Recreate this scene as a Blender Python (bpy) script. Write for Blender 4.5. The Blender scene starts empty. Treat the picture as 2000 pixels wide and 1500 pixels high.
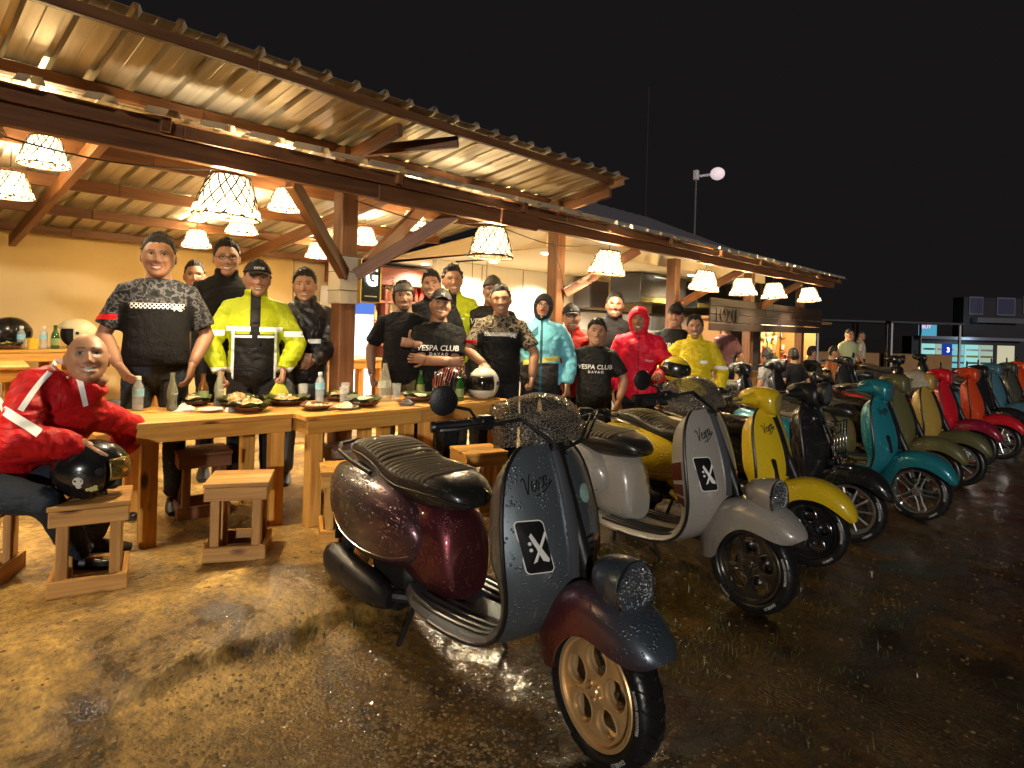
import bpy, bmesh, math, random
import numpy as np
from math import sin, cos, pi, radians, sqrt, exp, atan2
from mathutils import Vector, Matrix, Euler, noise
from mathutils.bvhtree import BVHTree

random.seed(7)
SC = bpy.context.scene
COL = SC.collection

# ---------------------------------------------------------------- camera
# X runs along the front of the eatery, Y runs into it, Z is up
cam_d = bpy.data.cameras.new('camera')
cam = bpy.data.objects.new('camera', cam_d)
COL.objects.link(cam)
cam_d.sensor_width = 36.0
cam_d.lens = 1225.0 / 2000.0 * 36.0
cam_d.shift_y = -0.058
cam_d.clip_start = 0.05
cam_d.clip_end = 500.0
cam.location = (0, 0, 1.5)
cam.rotation_euler = (Matrix.Rotation(radians(-46.6), 3, 'Z') @ Matrix.Rotation(radians(90), 3, 'X')
                      @ Matrix.Rotation(radians(1.65), 3, 'Z')).to_euler()
SC.camera = cam

# ---------------------------------------------------------------- night sky
world = bpy.data.worlds.new('World')
SC.world = world
world.use_nodes = True
wn = world.node_tree.nodes
bg = wn['Background']
bg.inputs['Color'].default_value = (0.0058, 0.0052, 0.0054, 1)
bg.inputs['Strength'].default_value = 1.0

# ---------------------------------------------------------------- weak hard light from the open lot behind the photographer
sun_d = bpy.data.lights.new('sun', 'SUN')
sun = bpy.data.objects.new('sun', sun_d)
COL.objects.link(sun)
sun_d.energy = 0.9
sun_d.angle = radians(1.5)
sun_d.color = (1.0, 0.93, 0.84)
sun_dir = Vector((0.62, 0.70, -0.16)).normalized()       # the way the light travels
sun.rotation_euler = sun_dir.to_track_quat('-Z', 'Y').to_euler()
sun.location = (-6, -7, 5)

vs = SC.view_settings
vs.view_transform = 'Standard'
vs.look = 'None'
vs.exposure = 0.55
vs.gamma = 1.0
SC.cycles.use_denoising = True
SC.cycles.max_bounces = 6
SC.cycles.diffuse_bounces = 3
SC.cycles.glossy_bounces = 3
SC.cycles.transmission_bounces = 4
SC.cycles.transparent_max_bounces = 12
SC.cycles.sample_clamp_indirect = 4.0
SC.cycles.sample_clamp_direct = 0.0
SC.cycles.caustics_reflective = False
SC.cycles.caustics_refractive = False

# ---------------------------------------------------------------- small helpers
def sstep(a, b, x):
    t = min(1.0, max(0.0, (x - a) / (b - a)))
    return t * t * (3 - 2 * t)

def ground_z(x, y):
    """height of the ground: the eatery stands on a low rise above the lot"""
    return 0.25 * sstep(1.9, 3.2, y) * (1 - sstep(3.5, 5.2, x))

class MB:
    """collects geometry for ONE mesh"""
    def __init__(s):
        s.v = []; s.f = []; s.mi = []; s.cur = 0
    def add(s, vs, fs, M=None):
        o = len(s.v)
        if M is not None:
            vs = [M @ Vector(p) for p in vs]
        s.v.extend([tuple(p) for p in vs])
        s.f.extend([tuple(i + o for i in f) for f in fs])
        s.mi.extend([s.cur] * len(fs))
        return s
    def box(s, c, d, M=None, ch=0.0):
        x, y, z = d[0] / 2, d[1] / 2, d[2] / 2
        if ch <= 0:
            vs = [(c[0] + i * x, c[1] + j * y, c[2] + k * z) for i in (-1, 1) for j in (-1, 1) for k in (-1, 1)]
            fs = [(0, 1, 3, 2), (4, 6, 7, 5), (0, 4, 5, 1), (2, 3, 7, 6), (0, 2, 6, 4), (1, 5, 7, 3)]
            return s.add(vs, fs, M)
        vs = []; idx = {}
        for i in (-1, 1):
            for j in (-1, 1):
                for k in (-1, 1):
                    for ax in range(3):
                        p = [i * (x - (ch if ax != 0 else 0)), j * (y - (ch if ax != 1 else 0)), k * (z - (ch if ax != 2 else 0))]
                        idx[(i, j, k, ax)] = len(vs)
                        vs.append((c[0] + p[0], c[1] + p[1], c[2] + p[2]))
        fs = []
        g = lambda i, j, k, ax: idx[(i, j, k, ax)]
        for e in (-1, 1):
            fs.append((g(e, -1, -1, 0), g(e, 1, -1, 0), g(e, 1, 1, 0), g(e, -1, 1, 0)))
            fs.append((g(-1, e, -1, 1), g(-1, e, 1, 1), g(1, e, 1, 1), g(1, e, -1, 1)))
            fs.append((g(-1, -1, e, 2), g(1, -1, e, 2), g(1, 1, e, 2), g(-1, 1, e, 2)))
        for e in (-1, 1):
            for h in (-1, 1):
                fs.append((g(-1, e, h, 1), g(1, e, h, 1), g(1, e, h, 2), g(-1, e, h, 2)))
                fs.append((g(e, -1, h, 0), g(e, 1, h, 0), g(e, 1, h, 2), g(e, -1, h, 2)))
                fs.append((g(e, h, -1, 0), g(e, h, 1, 0), g(e, h, 1, 1), g(e, h, -1, 1)))
        for i in (-1, 1):
            for j in (-1, 1):
                for k in (-1, 1):
                    fs.append((g(i, j, k, 0), g(i, j, k, 1), g(i, j, k, 2)))
        return s.add(vs, fs, M)
    def loft(s, rings, cap=True, closed=True, M=None):
        n = len(rings[0]); vs = [p for r in rings for p in r]; fs = []
        m = n if closed else n - 1
        for i in range(len(rings) - 1):
            for j in range(m):
                a = i * n + j; b = i * n + (j + 1) % n
                fs.append((a, b, b + n, a + n))
        if cap and closed:
            fs.append(tuple(range(n))[::-1]); fs.append(tuple((len(rings) - 1) * n + j for j in range(n)))
        return s.add(vs, fs, M)
    def tube(s, pts, r, seg=8, cap=True, M=None, closed=False, flat=1.0):
        pts = [Vector(p) for p in pts]
        if not hasattr(r, '__len__'): r = [r] * len(pts)
        rings = []; up = None
        n = len(pts)
        for i, p in enumerate(pts):
            if closed: t = pts[(i + 1) % n] - pts[i - 1]
            else: t = pts[min(i + 1, n - 1)] - pts[max(i - 1, 0)]
            if t.length < 1e-9: t = Vector((0, 0, 1))
            t.normalize()
            if up is None:
                up = Vector((0, 0, 1)) if abs(t.z) < 0.9 else Vector((1, 0, 0))
            u = up - t * up.dot(t)
            if u.length < 1e-6: u = t.orthogonal()
            u.normalize(); w = t.cross(u); up = u
            rings.append([tuple(p + (u * cos(2 * pi * k / seg) * flat + w * sin(2 * pi * k / seg)) * r[i]) for k in range(seg)])
        if closed:
            rings.append(rings[0]); cap = False
        return s.loft(rings, cap, True, M)
    def lathe(s, prof, seg=20, M=None, cap=False, a0=0.0, a1=2 * pi):
        full = abs(a1 - a0 - 2 * pi) < 1e-6
        m = seg if full else seg + 1
        vs = []; fs = []
        for (r, z) in prof:
            for k in range(m):
                t = a0 + (a1 - a0) * k / seg
                vs.append((r * cos(t), r * sin(t), z))
        for i in range(len(prof) - 1):
            for k in range(seg):
                a = i * m + k; b = i * m + (k + 1) % m
                fs.append((a, b, b + m, a + m))
        if cap and full:
            fs.append(tuple(range(m))[::-1]); fs.append(tuple((len(prof) - 1) * m + k for k in range(m)))
        return s.add(vs, fs, M)
    def ball(s, c, r, seg=12, rings=8, M=None):
        if not hasattr(r, '__len__'): r = (r, r, r)
        pr = []
        vs = []; fs = []
        for i in range(rings + 1):
            t = pi * i / rings
            for k in range(seg):
                a = 2 * pi * k / seg
                vs.append((c[0] + r[0] * sin(t) * cos(a), c[1] + r[1] * sin(t) * sin(a), c[2] + r[2] * cos(t)))
        for i in range(rings):
            for k in range(seg):
                a = i * seg + k; b = i * seg + (k + 1) % seg
                fs.append((a, a + seg, b + seg, b))
        return s.add(vs, fs, M)
    def mesh(s, name, smooth=False):
        me = bpy.data.meshes.new(name)
        me.from_pydata(s.v, [], s.f)
        me.polygons.foreach_set('material_index', s.mi)
        bm = bmesh.new(); bm.from_mesh(me)
        bmesh.ops.remove_doubles(bm, verts=bm.verts, dist=1e-6)
        bmesh.ops.recalc_face_normals(bm, faces=bm.faces)
        bm.to_mesh(me); bm.free()
        if smooth:
            me.polygons.foreach_set('use_smooth', [True] * len(me.polygons))
        me.update()
        return me
    def build(s, name, mat, parent=None, smooth=False, angle=None):
        me = s.mesh(name, smooth)
        return link(name, me, mat, parent, angle if angle else (35 if smooth else None))

def link(name, me, mat, parent=None, angle=None):
    o = bpy.data.objects.new(name, me)
    COL.objects.link(o)
    mats = mat if isinstance(mat, (list, tuple)) else [mat]
    if len(me.materials) == 0:
        for m in mats: me.materials.append(m)
    else:
        for i, m in enumerate(mats):
            if me.materials[i] != m:
                o.material_slots[i].link = 'OBJECT'; o.material_slots[i].material = m
    if angle and not me.get('sharp_done'):
        me['sharp_done'] = 1
        try: me.set_sharp_from_angle(angle=radians(angle))
        except Exception: pass
    if parent is not None: o.parent = parent
    return o

def tag(o, label, cat, group=None):
    o['label'] = label; o['category'] = cat
    if group: o['group'] = group
    return o

def thing(name, label, cat, loc=(0, 0, 0), rz=0.0, group=None):
    o = bpy.data.objects.new(name, None)
    o.empty_display_size = 0.1
    COL.objects.link(o); o.location = loc; o.rotation_euler = (0, 0, rz)
    return tag(o, label, cat, group)

def structure(o):
    o['kind'] = 'structure'; return o

def copy_tree(o, parent=None):
    c = o.copy(); COL.objects.link(c); c.parent = parent
    for ch in list(o.children): copy_tree(ch, c)
    return c

def loft_curve(ctrl, n):
    """Catmull-Rom through a list of equal-length tuples"""
    P = [np.array(p, float) for p in ctrl]; out = []
    m = len(P) - 1
    for i in range(n):
        t = i / (n - 1) * m; k = min(int(t), m - 1); u = t - k
        p0 = P[max(k - 1, 0)]; p1 = P[k]; p2 = P[k + 1]; p3 = P[min(k + 2, m)]
        out.append(0.5 * ((2 * p1) + (-p0 + p2) * u + (2 * p0 - 5 * p1 + 4 * p2 - p3) * u * u + (-p0 + 3 * p1 - 3 * p2 + p3) * u ** 3))
    return out

# ---------------------------------------------------------------- procedural materials
MATS = {}
def _new(name):
    m = bpy.data.materials.new(name); m.use_nodes = True
    nt = m.node_tree
    return m, nt, nt.nodes, nt.links, nt.nodes['Principled BSDF']

def c4(c): return (c[0], c[1], c[2], 1)

def mat(name, col, rough=0.5, metal=0.0, bump=0.0, bscale=40.0, vary=0.0, vscale=6.0, coat=0.0, spec=0.5, trans=0.0, ior=1.45, alpha=1.0, sheen=0.0, emit=None, estr=0.0, rvary=0.0):
    if name in MATS: return MATS[name]
    m, nt, N, L, B = _new(name)
    B.inputs['Base Color'].default_value = c4(col)
    B.inputs['Roughness'].default_value = rough
    B.inputs['Metallic'].default_value = metal
    B.inputs['Specular IOR Level'].default_value = spec
    B.inputs['Coat Weight'].default_value = coat
    B.inputs['Coat Roughness'].default_value = 0.06
    B.inputs['Transmission Weight'].default_value = trans
    B.inputs['IOR'].default_value = ior
    B.inputs['Alpha'].default_value = alpha
    if sheen: B.inputs['Sheen Weight'].default_value = sheen
    if emit:
        B.inputs['Emission Color'].default_value = c4(emit); B.inputs['Emission Strength'].default_value = estr
    if bump or vary or rvary:
        tc = N.new('ShaderNodeTexCoord')
    if vary or rvary:
        nz = N.new('ShaderNodeTexNoise'); nz.inputs['Scale'].default_value = vscale; nz.inputs['Detail'].default_value = 4
        L.new(tc.outputs['Object'], nz.inputs['Vector'])
    if vary:
        mx = N.new('ShaderNodeMix'); mx.data_type = 'RGBA'
        mx.inputs['A'].default_value = c4([max(0, k * (1 - vary)) for k in col]); mx.inputs['B'].default_value = c4([min(1, k * (1 + vary)) for k in col])
        L.new(nz.outputs['Fac'], mx.inputs['Factor']); L.new(mx.outputs['Result'], B.inputs['Base Color'])
    if rvary:
        mr = N.new('ShaderNodeMapRange'); mr.inputs['To Min'].default_value = max(0.02, rough - rvary); mr.inputs['To Max'].default_value = rough + rvary
        mr.inputs['From Min'].default_value = 0.3; mr.inputs['From Max'].default_value = 0.7
        L.new(nz.outputs['Fac'], mr.inputs['Value']); L.new(mr.outputs['Result'], B.inputs['Roughness'])
    if bump:
        n2 = N.new('ShaderNodeTexNoise'); n2.inputs['Scale'].default_value = bscale; n2.inputs['Detail'].default_value = 3
        L.new(tc.outputs['Object'], n2.inputs['Vector'])
        bp = N.new('ShaderNodeBump'); bp.inputs['Strength'].default_value = bump; bp.inputs['Distance'].default_value = 0.01
        L.new(n2.outputs['Fac'], bp.inputs['Height']); L.new(bp.outputs['Normal'], B.inputs['Normal'])
    MATS[name] = m
    return m

def mat_emit(name, col, s):
    if name in MATS: return MATS[name]
    m, nt, N, L, B = _new(name)
    e = N.new('ShaderNodeEmission'); e.inputs['Color'].default_value = c4(col); e.inputs['Strength'].default_value = s
    L.new(e.outputs[0], N['Material Output'].inputs['Surface']); MATS[name] = m
    return m

def mat_wood(name, c1, c2, rough=0.45, knots=True, dark=(0.10, 0.035, 0.012)):
    """planks: grain along the local X axis, every board its own shift"""
    if name in MATS: return MATS[name]
    m, nt, N, L, B = _new(name)
    tc = N.new('ShaderNodeTexCoord'); oi = N.new('ShaderNodeObjectInfo')
    ad = N.new('ShaderNodeVectorMath'); ad.operation = 'ADD'
    mu = N.new('ShaderNodeVectorMath'); mu.operation = 'SCALE'; mu.inputs[0].default_value = (13.1, 7.7, 5.3)
    L.new(oi.outputs['Random'], mu.inputs['Scale'])
    L.new(tc.outputs['Object'], ad.inputs[0]); L.new(mu.outputs[0], ad.inputs[1])
    mp = N.new('ShaderNodeMapping'); mp.inputs['Scale'].default_value = (1.6, 26, 26)
    L.new(ad.outputs[0], mp.inputs['Vector'])
    n1 = N.new('ShaderNodeTexNoise'); n1.inputs['Scale'].default_value = 1.4; n1.inputs['Detail'].default_value = 6; n1.inputs['Distortion'].default_value = 0.6
    L.new(mp.outputs[0], n1.inputs['Vector'])
    rp = N.new('ShaderNodeValToRGB'); e = rp.color_ramp.elements
    e[0].position = 0.3; e[0].color = c4(c1); e[1].position = 0.72; e[1].color = c4(c2)
    L.new(n1.outputs['Fac'], rp.inputs['Fac'])
    # per-board tone
    hs = N.new('ShaderNodeHueSaturation')
    mr = N.new('ShaderNodeMapRange'); mr.inputs['To Min'].default_value = 0.72; mr.inputs['To Max'].default_value = 1.2
    L.new(oi.outputs['Random'], mr.inputs['Value']); L.new(mr.outputs['Result'], hs.inputs['Value']); L.new(rp.outputs['Color'], hs.inputs['Color'])
    last = hs.outputs['Color']
    if knots:
        vp = N.new('ShaderNodeMapping'); vp.inputs['Scale'].default_value = (3.2, 7.5, 7.5); L.new(ad.outputs[0], vp.inputs['Vector'])
        vo = N.new('ShaderNodeTexVoronoi'); vo.inputs['Scale'].default_value = 1.0; L.new(vp.outputs[0], vo.inputs['Vector'])
        kr = N.new('ShaderNodeValToRGB'); k = kr.color_ramp.elements
        k[0].position = 0.09; k[0].color = (1, 1, 1, 1); k[1].position = 0.19; k[1].color = (0, 0, 0, 1)
        L.new(vo.outputs['Distance'], kr.inputs['Fac'])
        mx = N.new('ShaderNodeMix'); mx.data_type = 'RGBA'; mx.inputs['B'].default_value = c4(dark)
        L.new(kr.outputs['Color'], mx.inputs['Factor']); L.new(last, mx.inputs['A']); last = mx.outputs['Result']
    L.new(last, B.inputs['Base Color'])
    B.inputs['Roughness'].default_value = rough
    bp = N.new('ShaderNodeBump'); bp.inputs['Strength'].default_value = 0.25; bp.inputs['Distance'].default_value = 0.004
    L.new(n1.outputs['Fac'], bp.inputs['Height']); L.new(bp.outputs['Normal'], B.inputs['Normal'])
    MATS[name] = m
    return m

def mat_wet_paint(name, col, rough=0.28, metal=0.55, coat=0.8, drops=1.0, col2=None, ax=(1, 0, 0), lo=-0.2, hi=0.3):
    """scooter paint beaded with rain; col2 = second colour faded in along a local axis, a fixed stand-in for iridescent sheen"""
    if name in MATS: return MATS[name]
    m, nt, N, L, B = _new(name)
    tc = N.new('ShaderNodeTexCoord')
    B.inputs['Base Color'].default_value = c4(col); B.inputs['Roughness'].default_value = rough; B.inputs['Metallic'].default_value = metal
    B.inputs['Coat Weight'].default_value = coat; B.inputs['Coat Roughness'].default_value = 0.05
    if col2:
        dp = N.new('ShaderNodeVectorMath'); dp.operation = 'DOT_PRODUCT'; dp.inputs[1].default_value = ax
        L.new(tc.outputs['Object'], dp.inputs[0])
        mr = N.new('ShaderNodeMapRange'); mr.interpolation_type = 'SMOOTHSTEP'
        mr.inputs['From Min'].default_value = lo; mr.inputs['From Max'].default_value = hi
        L.new(dp.outputs['Value'], mr.inputs['Value'])
        mx = N.new('ShaderNodeMix'); mx.data_type = 'RGBA'; mx.inputs['A'].default_value = c4(col); mx.inputs['B'].default_value = c4(col2)
        L.new(mr.outputs['Result'], mx.inputs['Factor']); L.new(mx.outputs['Result'], B.inputs['Base Color'])
    vo = N.new('ShaderNodeTexVoronoi'); vo.inputs['Scale'].default_value = 70; vo.inputs['Randomness'].default_value = 1.0
    L.new(tc.outputs['Object'], vo.inputs['Vector'])
    nz = N.new('ShaderNodeTexNoise'); nz.inputs['Scale'].default_value = 16; L.new(tc.outputs['Object'], nz.inputs['Vector'])
    th = N.new('ShaderNodeMapRange'); th.inputs['From Min'].default_value = 0.36; th.inputs['From Max'].default_value = 0.66
    th.inputs['To Min'].default_value = 0.08; th.inputs['To Max'].default_value = 0.46
    L.new(nz.outputs['Fac'], th.inputs['Value'])
    su = N.new('ShaderNodeMath'); su.operation = 'SUBTRACT'; L.new(th.outputs['Result'], su.inputs[0]); L.new(vo.outputs['Distance'], su.inputs[1])
    mxx = N.new('ShaderNodeMath'); mxx.operation = 'MAXIMUM'; mxx.inputs[1].default_value = 0; L.new(su.outputs[0], mxx.inputs[0])
    sq = N.new('ShaderNodeMath'); sq.operation = 'POWER'; sq.inputs[1].default_value = 0.5; L.new(mxx.outputs[0], sq.inputs[0])
    bp = N.new('ShaderNodeBump'); bp.inputs['Strength'].default_value = 0.9 * drops; bp.inputs['Distance'].default_value = 0.012
    L.new(sq.outputs[0], bp.inputs['Height'])
    L.new(bp.outputs['Normal'], B.inputs['Coat Normal']); 
    bp2 = N.new('ShaderNodeBump'); bp2.inputs['Strength'].default_value = 0.6 * drops; bp2.inputs['Distance'].default_value = 0.010
    L.new(sq.outputs[0], bp2.inputs['Height']); L.new(bp2.outputs['Normal'], B.inputs['Normal'])
    MATS[name] = m
    return m

def node_math(N, L, op, a, b=None):
    n = N.new('ShaderNodeMath'); n.operation = op
    for i, x in enumerate((a, b)):
        if x is None: continue
        if isinstance(x, (int, float)): n.inputs[i].default_value = x
        else: L.new(x, n.inputs[i])
    return n.outputs[0]

def mat_cloth(name, base, zones=(), rough=0.85, bump=0.5, camo=None, checker=None, vary=0.12, coat=0.0):
    """clothing: base colour, then zones = (colour, dict of local limits) printed on it; camo = (colours, limits); checker = (limits)"""
    if name in MATS: return MATS[name]
    m, nt, N, L, B = _new(name)
    tc = N.new('ShaderNodeTexCoord'); sp = N.new('ShaderNodeSeparateXYZ'); L.new(tc.outputs['Object'], sp.inputs[0])
    ax = {'x': sp.outputs[0], 'y': sp.outputs[1], 'z': sp.outputs[2]}
    ab = node_math(N, L, 'ABSOLUTE', ax['x']); ax['w'] = ab
    def mask(lim):
        r = None
        for k, (lo, hi) in lim.items():
            if k[0] == 's':           # slanted: z + slope*x
                v = node_math(N, L, 'ADD', ax['z'], node_math(N, L, 'MULTIPLY', ax['x'], float(k[1:])))
            else: v = ax[k]
            a = node_math(N, L, 'GREATER_THAN', v, lo); b = node_math(N, L, 'LESS_THAN', v, hi)
            p = node_math(N, L, 'MULTIPLY', a, b)
            r = p if r is None else node_math(N, L, 'MULTIPLY', r, p)
        return r
    nz = N.new('ShaderNodeTexNoise'); nz.inputs['Scale'].default_value = 9; nz.inputs['Detail'].default_value = 3; L.new(tc.outputs['Object'], nz.inputs['Vector'])
    mx = N.new('ShaderNodeMix'); mx.data_type = 'RGBA'; mx.inputs['A'].default_value = c4([k * (1 - vary) for k in base]); mx.inputs['B'].default_value = c4([min(1, k * (1 + vary)) for k in base])
    L.new(nz.outputs['Fac'], mx.inputs['Factor']); last = mx.outputs['Result']
    def over(colsock, msk):
        nonlocal last
        q = N.new('ShaderNodeMix'); q.data_type = 'RGBA'
        L.new(msk, q.inputs['Factor']); L.new(last, q.inputs['A'])
        if isinstance(colsock, tuple): q.inputs['B'].default_value = c4(colsock)
        else: L.new(colsock, q.inputs['B'])
        last = q.outputs['Result']
    if camo:
        cols, lim = camo
        vo = N.new('ShaderNodeTexNoise'); vo.inputs['Scale'].default_value = 22; vo.inputs['Detail'].default_value = 1.5; vo.inputs['Roughness'].default_value = 0.7; L.new(tc.outputs['Object'], vo.inputs['Vector'])
        rp = N.new('ShaderNodeValToRGB'); rp.color_ramp.interpolation = 'CONSTANT'
        els = rp.color_ramp.elements
        while len(els) < len(cols): els.new(0.5)
        for i, c in enumerate(cols): els[i].position = 0.30 + 0.36 * i / len(cols) if i else 0; els[i].color = c4(c)
        L.new(vo.outputs['Fac'], rp.inputs['Fac'])
        for l in (lim if isinstance(lim, list) else [lim]): over(rp.outputs['Color'], mask(l))
    for (c, lim) in zones:
        over(tuple(c), mask(lim))
    if checker:
        ck = N.new('ShaderNodeTexChecker'); ck.inputs['Scale'].default_value = 85
        ck.inputs['Color1'].default_value = (0.75, 0.75, 0.72, 1); ck.inputs['Color2'].default_value = (0.01, 0.01, 0.01, 1)
        cb = N.new('ShaderNodeCombineXYZ'); cb.inputs[1].default_value = 0.003
        L.new(ax['x'], cb.inputs[0]); L.new(ax['z'], cb.inputs[2]); L.new(cb.outputs[0], ck.inputs['Vector'])
        over(ck.outputs['Color'], mask(checker))
    L.new(last, B.inputs['Base Color'])
    B.inputs['Specular IOR Level'].default_value = 0.22 if rough > 0.4 else 0.5
    B.inputs['Roughness'].default_value = rough; B.inputs['Coat Weight'].default_value = coat; B.inputs['Coat Roughness'].default_value = 0.25
    n2 = N.new('ShaderNodeTexNoise'); n2.inputs['Scale'].default_value = 14; n2.inputs['Detail'].default_value = 5; n2.inputs['Distortion'].default_value = 1.2
    mp = N.new('ShaderNodeMapping'); mp.inputs['Scale'].default_value = (1, 1, 0.6); mp.inputs['Rotation'].default_value = (0.3, 0.5, 0); L.new(tc.outputs['Object'], mp.inputs['Vector']); L.new(mp.outputs[0], n2.inputs['Vector'])
    n3 = N.new('ShaderNodeTexNoise'); n3.inputs['Scale'].default_value = 3.4; n3.inputs['Detail'].default_value = 4; n3.inputs['Distortion'].default_value = 1.6
    m3 = N.new('ShaderNodeMapping'); m3.inputs['Scale'].default_value = (1.0, 1.0, 2.0); m3.inputs['Rotation'].default_value = (0.2, 0.45, 0); L.new(tc.outputs['Object'], m3.inputs['Vector']); L.new(m3.outputs[0], n3.inputs['Vector'])
    rdg = node_math(N, L, 'SUBTRACT', 1.0, node_math(N, L, 'MULTIPLY', node_math(N, L, 'ABSOLUTE', node_math(N, L, 'SUBTRACT', n3.outputs['Fac'], 0.5)), 5.0))
    bp = N.new('ShaderNodeBump'); bp.inputs['Strength'].default_value = bump; bp.inputs['Distance'].default_value = 0.03
    L.new(node_math(N, L, 'ADD', n2.outputs['Fac'], node_math(N, L, 'MULTIPLY', rdg, 0.4)), bp.inputs['Height']); L.new(bp.outputs['Normal'], B.inputs['Normal'])
    MATS[name] = m
    return m

def text_mesh(name, s, size, extrude=0.0005, shear=0.0, spacing=1.0, align='CENTER', bold=0.0, res=3):
    cu = bpy.data.curves.new(name, 'FONT')
    cu.body = s; cu.size = size; cu.extrude = extrude; cu.shear = shear; cu.space_character = spacing
    cu.align_x = align; cu.align_y = 'CENTER'; cu.offset = bold; cu.resolution_u = res
    o = bpy.data.objects.new(name, cu); COL.objects.link(o)
    dg = bpy.context.evaluated_depsgraph_get(); dg.update()
    me = bpy.data.meshes.new_from_object(o.evaluated_get(dg))
    bpy.data.objects.remove(o); bpy.data.curves.remove(cu)
    me.name = name
    return me

def plank(name, p0, p1, w, h, m, parent=None, ch=0.004, roll=0.0, world_parent=True):
    """a board whose local X runs from p0 to p1; w sideways, h upwards"""
    p0 = Vector(p0); p1 = Vector(p1); d = p1 - p0; Ln = d.length
    key = ('plank', round(Ln, 4), round(w, 4), round(h, 4), ch)
    me = PL.get(key)
    if me is None:
        me = MB().box((0, 0, 0), (Ln, w, h), ch=ch).mesh(name); PL[key] = me
    o = link(name, me, m)
    x = d.normalized(); up = Vector((0, 0, 1)) if abs(x.z) < 0.95 else Vector((0, 1, 0))
    y = up.cross(x).normalized(); z = x.cross(y)
    Mx = Matrix((x, y, z)).transposed().to_4x4()
    if roll: Mx = Mx @ Matrix.Rotation(roll, 4, 'X')
    Mx.translation = (p0 + p1) / 2
    if parent is not None:
        o.parent = parent
        if world_parent: o.matrix_parent_inverse = parent.matrix_basis.inverted()
    o.matrix_basis = Mx
    return o
PL = {}

def to_parent(o, root):
    """keep world coordinates while belonging to root"""
    o.parent = root; o.matrix_parent_inverse = root.matrix_basis.inverted(); return o
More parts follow.
